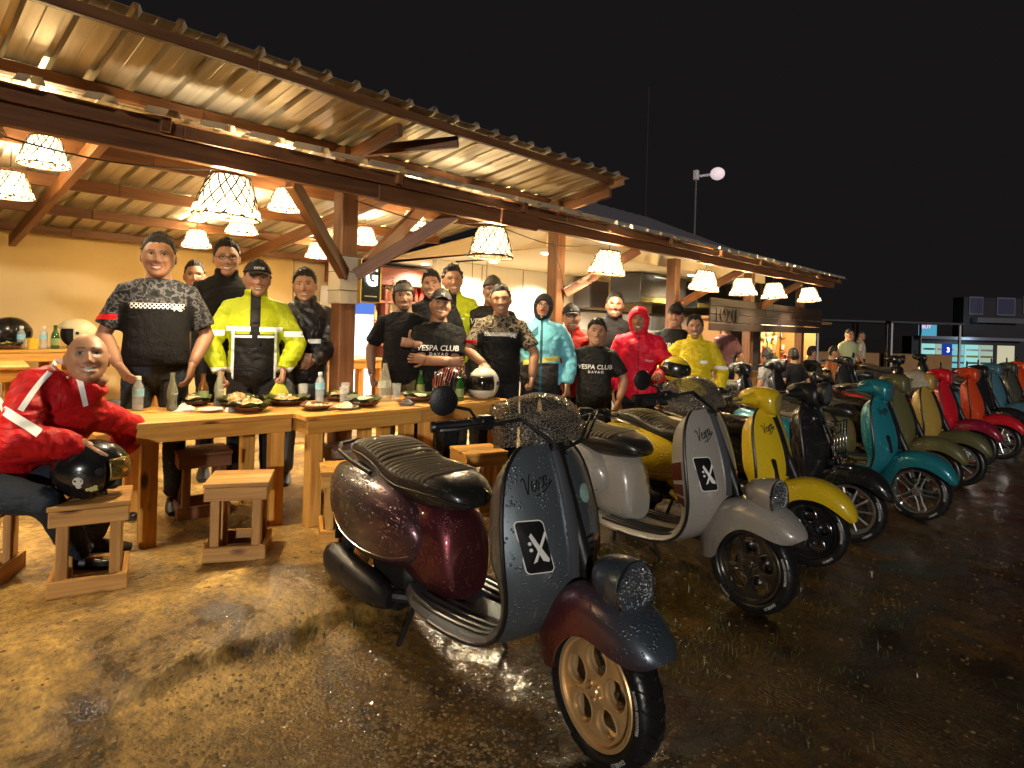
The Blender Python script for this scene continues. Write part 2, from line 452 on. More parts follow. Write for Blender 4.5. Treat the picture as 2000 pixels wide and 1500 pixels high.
# ================================================================ GROUND
def mat_ground():
    m, nt, N, L, B = _new('wet_ground')
    tc = N.new('ShaderNodeTexCoord')
    def nz(s, d=6, r=0.6, dist=0.0):
        n = N.new('ShaderNodeTexNoise'); n.inputs['Scale'].default_value = s; n.inputs['Detail'].default_value = d; n.inputs['Roughness'].default_value = r; n.inputs['Distortion'].default_value = dist
        L.new(tc.outputs['Object'], n.inputs['Vector']); return n.outputs['Fac']
    big, mid, fine, grit = nz(0.55, 4, 0.55, 0.6), nz(3.2, 6, 0.65, 0.5), nz(26, 5, 0.75), nz(120, 3, 0.8)
    rp = N.new('ShaderNodeValToRGB'); e = rp.color_ramp.elements
    e[0].position = 0.33; e[0].color = (0.075, 0.048, 0.018, 1); e[1].position = 0.68; e[1].color = (0.62, 0.41, 0.13, 1)
    k = e.new(0.5); k.color = (0.36, 0.225, 0.065, 1)
    L.new(mid, rp.inputs['Fac'])
    # grit speckle
    g2 = N.new('ShaderNodeMix'); g2.data_type = 'RGBA'; g2.blend_type = 'MULTIPLY'; g2.inputs['Factor'].default_value = 0.75
    gr = N.new('ShaderNodeValToRGB'); q = gr.color_ramp.elements; q[0].position = 0.36; q[0].color = (0.40, 0.36, 0.30, 1); q[1].position = 0.60; q[1].color = (1.5, 1.4, 1.15, 1)
    L.new(fine, gr.inputs['Fac']); L.new(rp.outputs['Color'], g2.inputs['A']); L.new(gr.outputs['Color'], g2.inputs['B'])
    # the open lot is darker soaked gravel; towards the eatery it is packed sandy earth over concrete
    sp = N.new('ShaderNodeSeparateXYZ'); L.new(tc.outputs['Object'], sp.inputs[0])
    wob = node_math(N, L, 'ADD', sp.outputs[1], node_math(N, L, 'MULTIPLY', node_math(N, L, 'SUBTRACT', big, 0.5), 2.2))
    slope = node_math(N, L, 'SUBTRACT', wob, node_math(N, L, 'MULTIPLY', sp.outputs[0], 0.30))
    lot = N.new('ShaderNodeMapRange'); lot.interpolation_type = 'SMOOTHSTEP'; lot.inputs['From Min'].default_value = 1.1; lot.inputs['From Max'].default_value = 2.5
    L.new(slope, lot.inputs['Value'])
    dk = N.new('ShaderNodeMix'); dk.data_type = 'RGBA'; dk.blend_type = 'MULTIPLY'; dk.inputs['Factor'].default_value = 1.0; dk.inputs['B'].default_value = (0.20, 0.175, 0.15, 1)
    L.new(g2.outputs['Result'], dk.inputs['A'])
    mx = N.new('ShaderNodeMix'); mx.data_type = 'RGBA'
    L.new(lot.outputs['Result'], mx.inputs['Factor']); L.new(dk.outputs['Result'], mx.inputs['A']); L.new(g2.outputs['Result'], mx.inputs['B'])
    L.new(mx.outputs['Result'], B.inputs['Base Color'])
    # wetness: film of water lies in the low patches
    wet = N.new('ShaderNodeMapRange'); wet.inputs['From Min'].default_value = 0.40; wet.inputs['From Max'].default_value = 0.62
    wet.inputs['To Min'].default_value = 0.06; wet.inputs['To Max'].default_value = 0.42
    L.new(big, wet.inputs['Value'])
    ro = N.new('ShaderNodeMix'); ro.data_type = 'FLOAT'; L.new(lot.outputs['Result'], ro.inputs['Factor']); L.new(wet.outputs['Result'], ro.inputs['A'])
    w2 = N.new('ShaderNodeMapRange'); w2.inputs['To Min'].default_value = 0.22; w2.inputs['To Max'].default_value = 0.7; w2.inputs['From Min'].default_value = 0.35; w2.inputs['From Max'].default_value = 0.65; L.new(mid, w2.inputs['Value'])
    L.new(w2.outputs['Result'], ro.inputs['B']); L.new(ro.outputs['Result'], B.inputs['Roughness'])
    # relief: strong gravel, damped where water stands
    vo = N.new('ShaderNodeTexVoronoi'); vo.inputs['Scale'].default_value = 62; L.new(tc.outputs['Object'], vo.inputs['Vector'])
    h = node_math(N, L, 'ADD', node_math(N, L, 'MULTIPLY', fine, 0.8), node_math(N, L, 'ADD', node_math(N, L, 'MULTIPLY', grit, 0.35), node_math(N, L, 'MULTIPLY', node_math(N, L, 'SUBTRACT', 1.0, vo.outputs['Distance']), 0.55)))
    damp = N.new('ShaderNodeMapRange'); damp.inputs['From Min'].default_value = 0.36; damp.inputs['From Max'].default_value = 0.55; damp.inputs['To Min'].default_value = 0.22; damp.inputs['To Max'].default_value = 1.0
    L.new(big, damp.inputs['Value'])
    bp = N.new('ShaderNodeBump'); bp.inputs['Distance'].default_value = 0.022
    L.new(node_math(N, L, 'MULTIPLY', damp.outputs['Result'], 1.0), bp.inputs['Strength']); L.new(h, bp.inputs['Height']); L.new(bp.outputs['Normal'], B.inputs['Normal'])
    # a skin of rain water over the grit: sharp glints
    cw = N.new('ShaderNodeMapRange'); cw.inputs['From Min'].default_value = 0.62; cw.inputs['From Max'].default_value = 0.42; cw.inputs['To Min'].default_value = 0.15; cw.inputs['To Max'].default_value = 1.0
    L.new(mid, cw.inputs['Value']); L.new(cw.outputs['Result'], B.inputs['Coat Weight']); B.inputs['Coat Roughness'].default_value = 0.07
    bc = N.new('ShaderNodeBump'); bc.inputs['Distance'].default_value = 0.016
    bs = N.new('ShaderNodeMapRange'); bs.inputs['To Min'].default_value = 0.10; bs.inputs['To Max'].default_value = 0.8; L.new(lot.outputs['Result'], bs.inputs['Value'])
    bs2 = N.new('ShaderNodeMapRange'); bs2.inputs['From Min'].default_value = 0.45; bs2.inputs['From Max'].default_value = 0.65; bs2.inputs['To Min'].default_value = 0.0; bs2.inputs['To Max'].default_value = 0.5; L.new(mid, bs2.inputs['Value'])
    L.new(node_math(N, L, 'ADD', bs.outputs['Result'], bs2.outputs['Result']), bc.inputs['Strength'])
    v3 = N.new('ShaderNodeTexVoronoi'); v3.inputs['Scale'].default_value = 78; L.new(tc.outputs['Object'], v3.inputs['Vector'])
    L.new(node_math(N, L, 'ADD', node_math(N, L, 'MULTIPLY', v3.outputs['Distance'], -0.8), fine), bc.inputs['Height']); L.new(bc.outputs['Normal'], B.inputs['Coat Normal'])
    return m

def axis(stops):
    out = []
    for (a, b, n) in stops:
        out += [a + (b - a) * i / n for i in range(n)]
    return out + [stops[-1][1]]

def surface_z(x, y):
    z = ground_z(x, y)
    if -3 < x < 20 and -2 < y < 9:
        p = Vector((x, y, 0)); amp = 0.35 if y > 3.4 else 1.0
        z += amp * (0.022 * noise.noise(p * 1.3) + 0.012 * noise.noise(p * 4.1) + 0.006 * noise.noise(p * 11))
        # broken edge of the old concrete apron
        e = 2.55 - 0.13 * max(0, x - 1.2) + 0.10 * noise.noise(Vector((x * 2.2, 3.1, 0))) + 0.05 * noise.noise(Vector((x * 7, 1.1, 0)))
        if x < 2.6: z += 0.05 * sstep(e - 0.02, e + 0.02, y) * (1 - sstep(2.0, 2.5, x)) * sstep(0.3, 0.9, x) * (1 - sstep(2.7, 3.3, y))
    return z - 0.004

def make_ground():
    xs = axis([(-260, -20, 8), (-20, -2, 12), (-2, 0.2, 40), (0.2, 2.6, 130), (2.6, 9, 110), (9, 20, 60), (20, 60, 12), (60, 260, 6)])
    ys = axis([(-260, -20, 8), (-20, -1, 16), (-1, 1.5, 60), (1.5, 2.6, 70), (2.6, 6, 60), (6, 14, 20), (14, 60, 12), (60, 260, 6)])
    vs = []; fs = []
    for y in ys:
        for x in xs: vs.append((x, y, surface_z(x, y)))
    n = len(xs)
    for j in range(len(ys) - 1):
        for i in range(n - 1):
            a = j * n + i; fs.append((a, a + 1, a + n + 1, a + n))
    me = bpy.data.meshes.new('ground'); me.from_pydata(vs, [], fs)
    me.polygons.foreach_set('use_smooth', [True] * len(fs)); me.update()
    return structure(link('ground', me, mat_ground()))
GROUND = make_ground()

def make_gravel():
    rng = random.Random(3); mb = MB()
    base = []
    bm = bmesh.new(); bmesh.ops.create_icosphere(bm, subdivisions=1, radius=1.0)
    iv = [v.co.copy() for v in bm.verts]; iff = [[v.index for v in f.verts] for f in bm.faces]; bm.free()
    allv = []; allf = []
    n = 0
    while n < 13000:
        if n < 9000:                                  # loose chippings round the front scooter
            x = rng.gauss(1.12, 0.34); y = rng.gauss(1.45, 0.45)
        else: x = rng.uniform(0.2, 6.5); y = rng.uniform(-0.5, 3.3)
        d = sqrt(x * x + y * y)
        if d < 0.85 or (n >= 9000 and rng.random() > 1.5 / (d * d) + 0.05) or y > 3.3: continue
        r = rng.choice((0.0028, 0.0035, 0.0042, 0.005, 0.006, 0.008)) * rng.uniform(0.7, 1.3) * (1 + 0.1 * d)
        z = surface_z(x, y) - 0.001
        a = rng.uniform(0, 6.28); sx, sy, sz = rng.uniform(0.7, 1.4), rng.uniform(0.7, 1.3), rng.uniform(0.4, 0.75)
        o = len(allv)
        for v in iv:
            k = 1 + rng.uniform(-0.18, 0.18)
            X, Y = v.x * sx * r * k, v.y * sy * r * k
            allv.append((x + X * cos(a) - Y * sin(a), y + X * sin(a) + Y * cos(a), z + v.z * sz * r * k))
        allf += [[i + o for i in f] for f in iff]; n += 1
    me = bpy.data.meshes.new('gravel'); me.from_pydata(allv, [], allf); me.update()
    o = link('gravel', me, mat('wet_stone', (0.20, 0.14, 0.07), 0.06, vary=0.6, vscale=30, spec=0.6))
    o['kind'] = 'stuff'; o['label'] = 'loose wet gravel scattered over the muddy lot'; o['category'] = 'gravel'
make_gravel()

def make_grass():
    rng = random.Random(5); vs = []; fs = []
    spots = [(2.75, 1.55, 0.42, 800), (2.5, 2.0, 0.45, 600), (3.2, 1.9, 0.5, 500), (2.9, 1.1, 0.35, 350), (1.40, 2.50, 0.09, 110), (1.62, 2.42, 0.07, 50),
             (3.9, 1.1, 0.4, 350), (4.5, 1.9, 0.5, 500), (5.4, 1.7, 0.5, 450), (5.9, 2.2, 0.6, 500), (7, 1.9, 0.8, 500), (0.85, 0.75, 0.25, 60), (3.4, 0.6, 0.5, 160), (2.6, 0.75, 0.3, 120)]
    for (cx, cy, r, n) in spots:
        for _ in range(int(n * 0.6)):
            a = rng.uniform(0, 6.28); q = r * sqrt(rng.random()); x = cx + q * cos(a); y = cy + q * sin(a)
            if noise.noise(Vector((x * 5, y * 5, 2))) < -0.12: continue
            z = surface_z(x, y) - 0.002
            h = rng.uniform(0.015, 0.055) * (1.15 - 0.5 * q / r); w = rng.uniform(0.0015, 0.003); b = rng.uniform(0, 6.28); ln = rng.uniform(0.3, 1.1) * h
            dx, dy = cos(b), sin(b); o = len(vs)
            vs += [(x - dy * w, y + dx * w, z), (x + dy * w, y - dx * w, z), (x + dx * ln * 0.4 + dy * w * .7, y + dy * ln * 0.4 - dx * w * .7, z + h * 0.65), (x + dx * ln * 0.4 - dy * w * .7, y + dy * ln * 0.4 + dx * w * .7, z + h * 0.65), (x + dx * ln, y + dy * ln, z + h)]
            fs += [(o, o + 1, o + 2, o + 3), (o + 3, o + 2, o + 4)]
    me = bpy.data.meshes.new('grass'); me.from_pydata(vs, [], fs); me.update()
    o = link('grass', me, mat('grass_blade', (0.075, 0.085, 0.018), 0.35, vary=0.4, vscale=5))
    o['kind'] = 'stuff'; o['label'] = 'patchy short wet grass between the scooters'; o['category'] = 'grass'
make_grass()

# ================================================================ THE EATERY: open timber pavilion
W_PINE = mat_wood('pine_wood', (0.56, 0.25, 0.042), (0.84, 0.46, 0.115), 0.36)
W_BEAM = mat_wood('beam_wood', (0.105, 0.038, 0.014), (0.225, 0.092, 0.032), 0.55, knots=False)
W_DARK = mat_wood('dark_wood', (0.10, 0.038, 0.016), (0.20, 0.085, 0.032), 0.5, knots=True)
W_GREY = mat_wood('weathered_pine_wood', (0.42, 0.20, 0.045), (0.70, 0.38, 0.11), 0.5)

def mat_sheet():
    m, nt, N, L, B = _new('galvanised_sheet')
    tc = N.new('ShaderNodeTexCoord')
    mp = N.new('ShaderNodeMapping'); mp.inputs['Scale'].default_value = (9, 0.5, 9); L.new(tc.outputs['Object'], mp.inputs['Vector'])
    oi = N.new('ShaderNodeObjectInfo')
    ad = N.new('ShaderNodeVectorMath'); ad.operation = 'ADD'; mu = N.new('ShaderNodeVectorMath'); mu.operation = 'SCALE'; mu.inputs[0].default_value = (31, 17, 0)
    L.new(oi.outputs['Random'], mu.inputs['Scale']); L.new(mp.outputs[0], ad.inputs[0]); L.new(mu.outputs[0], ad.inputs[1])
    nz = N.new('ShaderNodeTexNoise'); nz.inputs['Scale'].default_value = 2.2; nz.inputs['Detail'].default_value = 5; L.new(ad.outputs[0], nz.inputs['Vector'])
    rp = N.new('ShaderNodeValToRGB'); e = rp.color_ramp.elements; e[0].position = 0.3; e[0].color = (0.46, 0.42, 0.33, 1); e[1].position = 0.7; e[1].color = (0.68, 0.64, 0.54, 1)
    L.new(nz.outputs['Fac'], rp.inputs['Fac']); L.new(rp.outputs['Color'], B.inputs['Base Color'])
    B.inputs['Metallic'].default_value = 0.6; B.inputs['Roughness'].default_value = 0.30
    bp = N.new('ShaderNodeBump'); bp.inputs['Strength'].default_value = 0.22; bp.inputs['Distance'].default_value = 0.01
    L.new(nz.outputs['Fac'], bp.inputs['Height']); L.new(bp.outputs['Normal'], B.inputs['Normal'])
    return m
M_SHEET = mat_sheet()
M_WALL = mat('ochre_plaster', (0.72, 0.54, 0.25), 0.8, vary=0.14, vscale=1.6, bump=0.12, bscale=18)
M_CREAM = mat('cream_plaster', (0.70, 0.58, 0.40), 0.8, vary=0.08, vscale=2)
M_WHITE = mat('white_plaster', (0.80, 0.76, 0.66), 0.7, vary=0.05, vscale=2)

PAV = thing('eatery_pavilion', 'open timber eatery with corrugated metal roofs and basket lamps along its eave', 'building', (2.6, 4.2, 0.25))
# posts
for (px, top) in ((-0.35, 2.80), (2.575, 2.80), (5.09, 2.80), (7.55, 2.44), (10.0, 2.44), (12.35, 2.44)):
    plank('post', (px, 4.2, ground_z(px, 4.2) - 0.03), (px, 4.2, top), 0.135, 0.135, W_BEAM if px < 5 else W_BEAM, PAV, ch=0.006)
# front (lower) eave beam in lengths scarfed together, plus the board above it
for (x0, x1, dz) in ((-2.2, 2.45, 0), (2.452, 4.0, -0.012), (4.002, 7.1, 0.006), (7.102, 9.6, -0.008), (9.602, 12.3, 0.0)):
    plank('eave_beam', (x0, 3.62, 2.395 + dz), (x1, 3.62, 2.395 + dz), 0.055, 0.13, W_BEAM, PAV)
for (x0, x1) in ((-2.2, 1.2), (1.202, 4.45), (4.452, 8.2), (8.202, 12.6)):
    plank('fascia_board', (x0, 3.575, 2.468), (x1, 3.575, 2.468), 0.028, 0.075, W_DARK, PAV)
plank('lap_joint', (3.62, 3.58, 2.37), (4.06, 3.58, 2.37), 0.03, 0.12, W_BEAM, PAV)
# inner canopy beam on the posts
for (x0, x1) in ((-2.2, 2.4), (2.75, 5.0), (5.18, 8.7), (8.702, 12.4)):
    plank('canopy_beam', (x0, 3.80, 2.545), (x1, 3.80, 2.545), 0.04, 0.06, W_BEAM, PAV)
for x in (-0.35, 1.1, 2.575, 3.85, 5.09, 6.3, 7.55, 8.8, 10.0, 11.2, 12.35):
    plank('canopy_rafter', (x, 3.52, 2.475), (x, 4.25, 2.66), 0.05, 0.075, W_BEAM, PAV)
# braces from the posts up to the eave beam
for (x, dx) in ((2.575, -0.72), (2.575, 0.62), (5.09, 0.72), (7.55, 0.9), (10.0, 0.8), (-0.35, 0.8)):
    s = 1 if dx > 0 else -1
    plank('brace', (x + s * 0.05, 4.12, 1.84), (x + dx, 3.66, 2.34), 0.06, 0.095, W_BEAM, PAV)
plank('brace', (2.62, 4.18, 1.80), (3.30, 4.20, 2.46), 0.06, 0.10, W_BEAM, PAV)
# canopy sheets: one per rib, edge seen from below
def sheet_mesh(name, width, length, rib=0.026, lap=0.0):
    """one pan with a raised rib at its left edge; runs along +Y from the eave, local z up"""
    w = width
    prof = [(0, 0), (w * 0.06, rib), (w * 0.20, rib), (w * 0.26, 0), (w * 0.60, 0), (w * 0.62, 0.002), (w * 0.64, 0), (w + lap, 0)]
    vs = []; fs = []
    ny = 3
    for j in range(ny):
        for (x, z) in prof: vs.append((x, length * j / (ny - 1), z))
    n = len(prof)
    for j in range(ny - 1):
        for i in range(n - 1):
            a = j * n + i; fs.append((a, a + 1, a + n + 1, a + n))
    o = len(vs)                                   # thickness
    vs += [(x, y, z - 0.0022) for (x, y, z) in vs]
    fs += [tuple(k + o for k in f)[::-1] for f in fs]
    for i in range(n - 1):
        fs.append((i + 1, i, i + o, i + 1 + o))
        b = (ny - 1) * n + i; fs.append((b, b + 1, b + 1 + o, b + o))
    me = bpy.data.meshes.new(name); me.from_pydata(vs, [], fs); me.update()
    return me
rng = random.Random(11)
cs = sheet_mesh('canopy_sheet', 0.283, 0.36, 0.034)
ang = math.atan2(0.225, 0.80)
x = -2.32
while x < 12.7:
    o = link('canopy_sheet', cs, M_SHEET); to_parent(o, PAV)
    o.location = (x, 3.47 + rng.uniform(-0.012, 0.012), 2.507 + rng.uniform(-0.004, 0.004)); o.rotation_euler = (ang + rng.uniform(-0.006, 0.006), 0, 0)
    x += 0.2835
# main roof: high at the front, falling to the back wall
SL = -0.138
def roof_z(y): return 2.955 + SL * (y - 3.5)
us = sheet_mesh('roof_sheet', 0.2055, 4.75, 0.034)
x = -2.4
while x < 5.15:
    o = link('roof_sheet', us, M_SHEET); to_parent(o, PAV)
    o.location = (x, 3.42 + rng.uniform(-0.008, 0.008), roof_z(3.42) + rng.uniform(-0.002, 0.002)); o.rotation_euler = (math.atan(SL), 0, 0)
    x += 0.206
for (y, w, h) in ((3.50, 0.04, 0.06), (4.3, 0.07, 0.065), (5.25, 0.05, 0.10), (6.1, 0.05, 0.10), (6.95, 0.05, 0.09), (7.75, 0.05, 0.08)):
    for (x0, x1) in ((-2.2, 1.55), (1.552, 5.06)):
        plank('purlin', (x0, y, roof_z(y) - h / 2 - 0.012), (x1, y, roof_z(y) - h / 2 - 0.012), w, h, W_DARK if y < 5 else W_BEAM, PAV)
for x in (-0.35, 2.575, 5.10):
    plank('rafter', (x, 3.55, roof_z(3.55) - 0.13), (x, 4.23, roof_z(4.23) - 0.13), 0.05, 0.09, W_BEAM, PAV)
for x in (1.1, 3.3):
    plank('rafter', (x, 4.36, roof_z(4.36) - 0.17), (x, 7.9, roof_z(7.9) - 0.16), 0.06, 0.11, W_BEAM, PAV)
plank('barge_board', (5.165, 3.44, roof_z(3.44) - 0.03), (5.165, 4.28, roof_z(4.28) - 0.03), 0.022, 0.085, mat_wood('pale_batten', (0.30, 0.15, 0.07), (0.46, 0.25, 0.12), 0.6, knots=False), PAV)
plank('strut', (2.62, 4.2, 2.78), (3.12, 3.56, 2.86), 0.05, 0.08, W_BEAM, PAV)
# walls of the eatery
def wall(name, pts, y0, y1, m, parent, axisname='y'):
    """prism: outline pts (u, z); axis y: u is x, thickness y0..y1; axis x: u is y, thickness x0..x1"""
    mb = MB(); n = len(pts)
    if axisname == 'y': A = [(u, y0, z) for u, z in pts]; Bv = [(u, y1, z) for u, z in pts]
    else: A = [(y0, u, z) for u, z in pts]; Bv = [(y1, u, z) for u, z in pts]
    fs = [tuple(range(n)), tuple(range(2 * n - 1, n - 1, -1))] + [(i, (i + 1) % n, (i + 1) % n + n, i + n) for i in range(n)]
    mb.add(A + Bv, fs)
    o = mb.build(name, m)
    if parent: to_parent(o, parent)
    return o
wall('back_wall', [(-2.6, 0.1), (4.12, 0.1), (4.12, roof_z(8.0) - 0.02), (-2.6, roof_z(8.0) - 0.02)], 8.0, 8.12, M_WALL, PAV)
wall('back_wall', [(4.16, 0.1), (6.6, 0.1), (6.6, 2.36), (4.16, 2.36)], 8.05, 8.17, M_CREAM, PAV)
wall('gable_wall', [(4.42, 2.36), (8.0, 2.36), (8.0, roof_z(8.0) - 0.02), (4.42, roof_z(4.42) - 0.15)], 5.18, 5.26, M_CREAM, PAV, 'x')
wall('gable_wall', [(5.265, 2.36), (11.2, 2.36), (11.2, 2.53), (5.265, 2.53)], 4.42, 4.50, M_CREAM, PAV)
wall('kitchen_ceiling', [(5.27, 2.37), (11.2, 2.37), (11.2, 2.40), (5.27, 2.40)], 4.505, 8.0, M_WHITE, PAV)
wall('kitchen_wall', [(5.55, 0.1), (11.2, 0.1), (11.2, 2.365), (5.55, 2.365)], 6.7, 6.8, M_WHITE, PAV)
wall('kitchen_wall', [(6.82, 0.1), (8.0, 0.1), (8.0, 2.365), (6.82, 2.365)], 6.55, 6.65, M_CREAM, PAV, 'x')
wall('kitchen_wall', [(4.5, 0.1), (6.7, 0.1), (6.7, 2.365), (4.5, 2.365)], 11.21, 11.29, mat('dark_end_wall', (0.03, 0.025, 0.02), 0.8), PAV, 'x')
# vertical joints of the wall panels in the kitchen
for xx in (6.4, 7.3, 8.2): wall('panel_joint', [(xx, 0.3), (xx + 0.012, 0.3), (xx + 0.012, 2.36), (xx, 2.36)], 6.69, 6.697, mat('joint_grey', (0.3, 0.27, 0.22), 0.8), PAV)
# recessed ceiling lights of the kitchen
M_DL = mat_emit('downlight_lens', (1, 0.92, 0.75), 14.0)
def downlight(x, y, e, where):
    o = tag(MB().lathe([(0.0, 0), (0.05, 0), (0.055, 0.006), (0.06, 0.012)], 16).build('downlight', M_DL), 'small round downlight glowing ' + where, 'ceiling light', 'downlights of the kitchen')
    o.location = (x, y, 2.355)
    l = bpy.data.lights.new('downlight_glow', 'SPOT'); l.energy = e; l.spot_size = radians(150); l.spot_blend = 0.6; l.color = (1, 0.87, 0.66); l.shadow_soft_size = 0.05
    lo = bpy.data.objects.new('downlight_glow', l); COL.objects.link(lo); lo.parent = o; lo.location = (0, 0, -0.02)
for (x, y, w_) in ((5.75, 4.9, 'just inside the kitchen next to the tall post'), (6.15, 6.2, 'close to the white kitchen wall by the bar pendant'), (7.2, 5.0, 'above the glass display case'), (7.5, 6.1, 'near the dark wall cabinet'), (9.2, 4.8, 'before the wide black hood'), (5.9, 7.4, 'over the reddish bar shelving')): downlight(x, y, 230, w_)

# kitchen fittings
def obox(name, label, cat, c, d, m, ch=0.01, group=None, extra=None):
    """a cabinet-like thing: carcass + any extra parts"""
    t = thing(name, label, cat, (c[0], c[1], c[2] - d[2] / 2), 0, group)
    MB().box((0, 0, d[2] / 2), d, ch=ch).build('carcass', m, t)
    if extra: extra(t, d)
    return t
M_BLK = mat('black_enamel', (0.012, 0.012, 0.013), 0.25)
M_STEEL = mat('stainless_steel', (0.62, 0.6, 0.56), 0.3, 1.0)
def hood_x(t, d):
    MB().box((0, -d[1] / 2 - 0.006, d[2] * 0.12), (d[0] * 0.96, 0.012, d[2] * 0.16), ch=0.003).build('lower_band', mat('brass_tint_glass', (0.16, 0.13, 0.03), 0.2), t)
    MB().box((0, -d[1] / 2 - 0.01, d[2] * 0.9), (d[0] * 0.5, 0.02, 0.02), ch=0.003).build('handle', M_STEEL, t)
obox('range_hood', 'wide black extraction hood hanging over the kitchen counter', 'range hood', (8.95, 5.40, 2.12), (1.45, 0.55, 0.46), M_BLK, extra=hood_x)
obox('range_hood', 'shorter black hood behind the timber post beside the wide hood', 'range hood', (10.45, 5.3, 2.10), (1.1, 0.5, 0.46), M_BLK, extra=hood_x)
def fr_x(t, d):
    for z in (0.25, 0.75): MB().box((0, -d[1] / 2 - 0.006, d[2] * z), (d[0] * 0.9, 0.012, d[2] * 0.44), ch=0.003).build('door', mat('grey_panel', (0.085, 0.08, 0.10), 0.35), t)
obox('wall_cabinet', 'small dark grey cabinet fixed high on the bright white kitchen wall', 'cabinet', (8.85, 6.5, 2.06), (0.55, 0.36, 0.46), mat('grey_cab', (0.10, 0.095, 0.115), 0.4), extra=fr_x)
def counter_x(t, d):
    MB().box((0, 0, d[2] + 0.02), (d[0] + 0.06, d[1] + 0.06, 0.04), ch=0.004).build('worktop', M_STEEL, t)
obox('kitchen_counter', 'white front counter of the kitchen behind the standing group', 'counter', (7.3, 4.75, 0.55), (3.4, 0.5, 1.0), mat('counter_white', (0.7, 0.66, 0.58), 0.5), extra=counter_x)
# glass display case on the counter
t = thing('display_case', 'glass display case with dark metal frame on the kitchen counter', 'display case', (7.25, 4.75, 1.09))
for (x, y) in ((-1.5, -0.2), (-0.72, -0.2), (0.02, -0.2), (0.8, -0.2), (1.5, -0.2), (-1.5, 0.2), (1.5, 0.2)):
    MB().box((x, y, 0.30), (0.022, 0.022, 0.6)).build('upright', M_BLK, t)
for y in (-0.2, 0.2): MB().box((0, y, 0.61), (3.02, 0.02, 0.02)).build('rail', M_BLK, t)
MB().box((0, 0, 0.32), (2.96, 0.36, 0.012)).build('shelf', mat('shelf_glass', (0.75, 0.7, 0.5), 0.15), t)
for i, (x0, x1) in enumerate(((-1.48, -0.74), (-0.70, 0.0), (0.04, 0.78), (0.82, 1.48))):
    MB().box(((x0 + x1) / 2, -0.2, 0.30), (x1 - x0, 0.006, 0.56)).build('pane', mat('case_glass', (0.9, 0.93, 0.92), 0.03, alpha=0.16), t)
for i in range(9):
    o = MB().lathe([(0.0, 0), (0.07, 0), (0.11, 0.05), (0.105, 0.055), (0.06, 0.02), (0, 0.018)], 14).build('tray', M_STEEL); tag(o, 'shallow steel tray of food inside the glass display case', 'tray', 'trays in the display case'); o.location = (5.95 + i * 0.33, 4.76, 1.42)
# bar shelf at the back left of the kitchen
SHW = mat_wood('red_shelf_wood', (0.16, 0.04, 0.025), (0.30, 0.085, 0.05), 0.45, knots=False)
t = thing('bar_shelf', 'reddish wooden bar shelving stacked with bottles against the back wall', 'shelf', (5.45, 7.86, 0.1))
for x in (-0.78, 0, 0.78): MB().box((x, 0, 1.0), (0.05, 0.3, 2.0), ch=0.004).build('upright', SHW, t)
for z in (1.05, 1.38, 1.68): MB().box((0, -0.005, z), (1.66, 0.31, 0.035), ch=0.004).build('board', SHW, t)
MB().box((0, -0.02, 2.06), (1.7, 0.36, 0.26), ch=0.006).build('header', SHW, t)
rng = random.Random(8)
GCOL = [(0.05, 0.11, 0.02), (0.30, 0.12, 0.03), (0.6, 0.55, 0.45), (0.35, 0.03, 0.02), (0.55, 0.42, 0.2)]
for z in (1.07, 1.40, 1.70):
    x = -0.72
    while x < 0.72:
        k = rng.randrange(5); hh = rng.uniform(0.15, 0.25); r = rng.uniform(0.028, 0.045)
        if abs(x) > 0.06:
            o = MB().lathe([(0, 0), (r, 0), (r, hh * 0.6), (r * 0.4, hh * 0.78), (r * 0.38, hh), (0, hh)], 10).build('bottle', mat('shelf_bottle_%d' % k, GCOL[k], 0.2), smooth=True)
            tag(o, ['green', 'amber', 'white', 'red', 'tan'][k] + ' bottle on the reddish bar shelving', 'bottle', 'bottles on the bar shelving'); o.location = (5.45 + x, 7.80, 0.1 + z + 0.012)
        x += rng.uniform(0.10, 0.16)
def leaf_plant(name, label, loc, n, R, col, pot=True, leaf=0.07):
    t = thing(name, label, 'plant', loc); r2 = random.Random(int(loc[0] * 100))
    if pot: MB().lathe([(0, 0), (0.06, 0), (0.085, 0.13), (0.075, 0.135), (0.07, 0.11), (0, 0.11)], 14).build('pot', mat('clay_pot', (0.5, 0.2, 0.08), 0.7), t, smooth=True)
    mb = MB()
    for i in range(n):
        a = r2.uniform(0, 6.28); e = r2.uniform(-0.2, 1.3); q = R * r2.uniform(0.35, 1)
        c = Vector((q * cos(a) * cos(e), q * sin(a) * cos(e), 0.15 + q * sin(e))); d = Vector((cos(a), sin(a), r2.uniform(-0.5, 0.6))).normalized(); s = d.cross(Vector((0, 0, 1))).normalized()
        l = leaf * r2.uniform(0.6, 1.3); up = s.cross(d)
        mb.add([c, c + d * l * .5 + s * l * .28, c + d * l, c + d * l * .5 - s * l * .28, c + d * l * .5 + up * 0.008], [(0, 1, 4), (1, 2, 4), (2, 3, 4), (3, 0, 4)])
    mb.build('leaves', mat('leaf_' + name, col, 0.5, vary=0.4), t)
leaf_plant('potted_plant', 'leafy green plant in clay pot on top of the bar shelving', (5.55, 7.75, 1.81), 130, 0.2, (0.06, 0.12, 0.02))
leaf_plant('potted_plant', 'pale trailing plant on the bar shelving near the glowing sign', (5.1, 7.75, 1.81), 90, 0.17, (0.25, 0.22, 0.1))
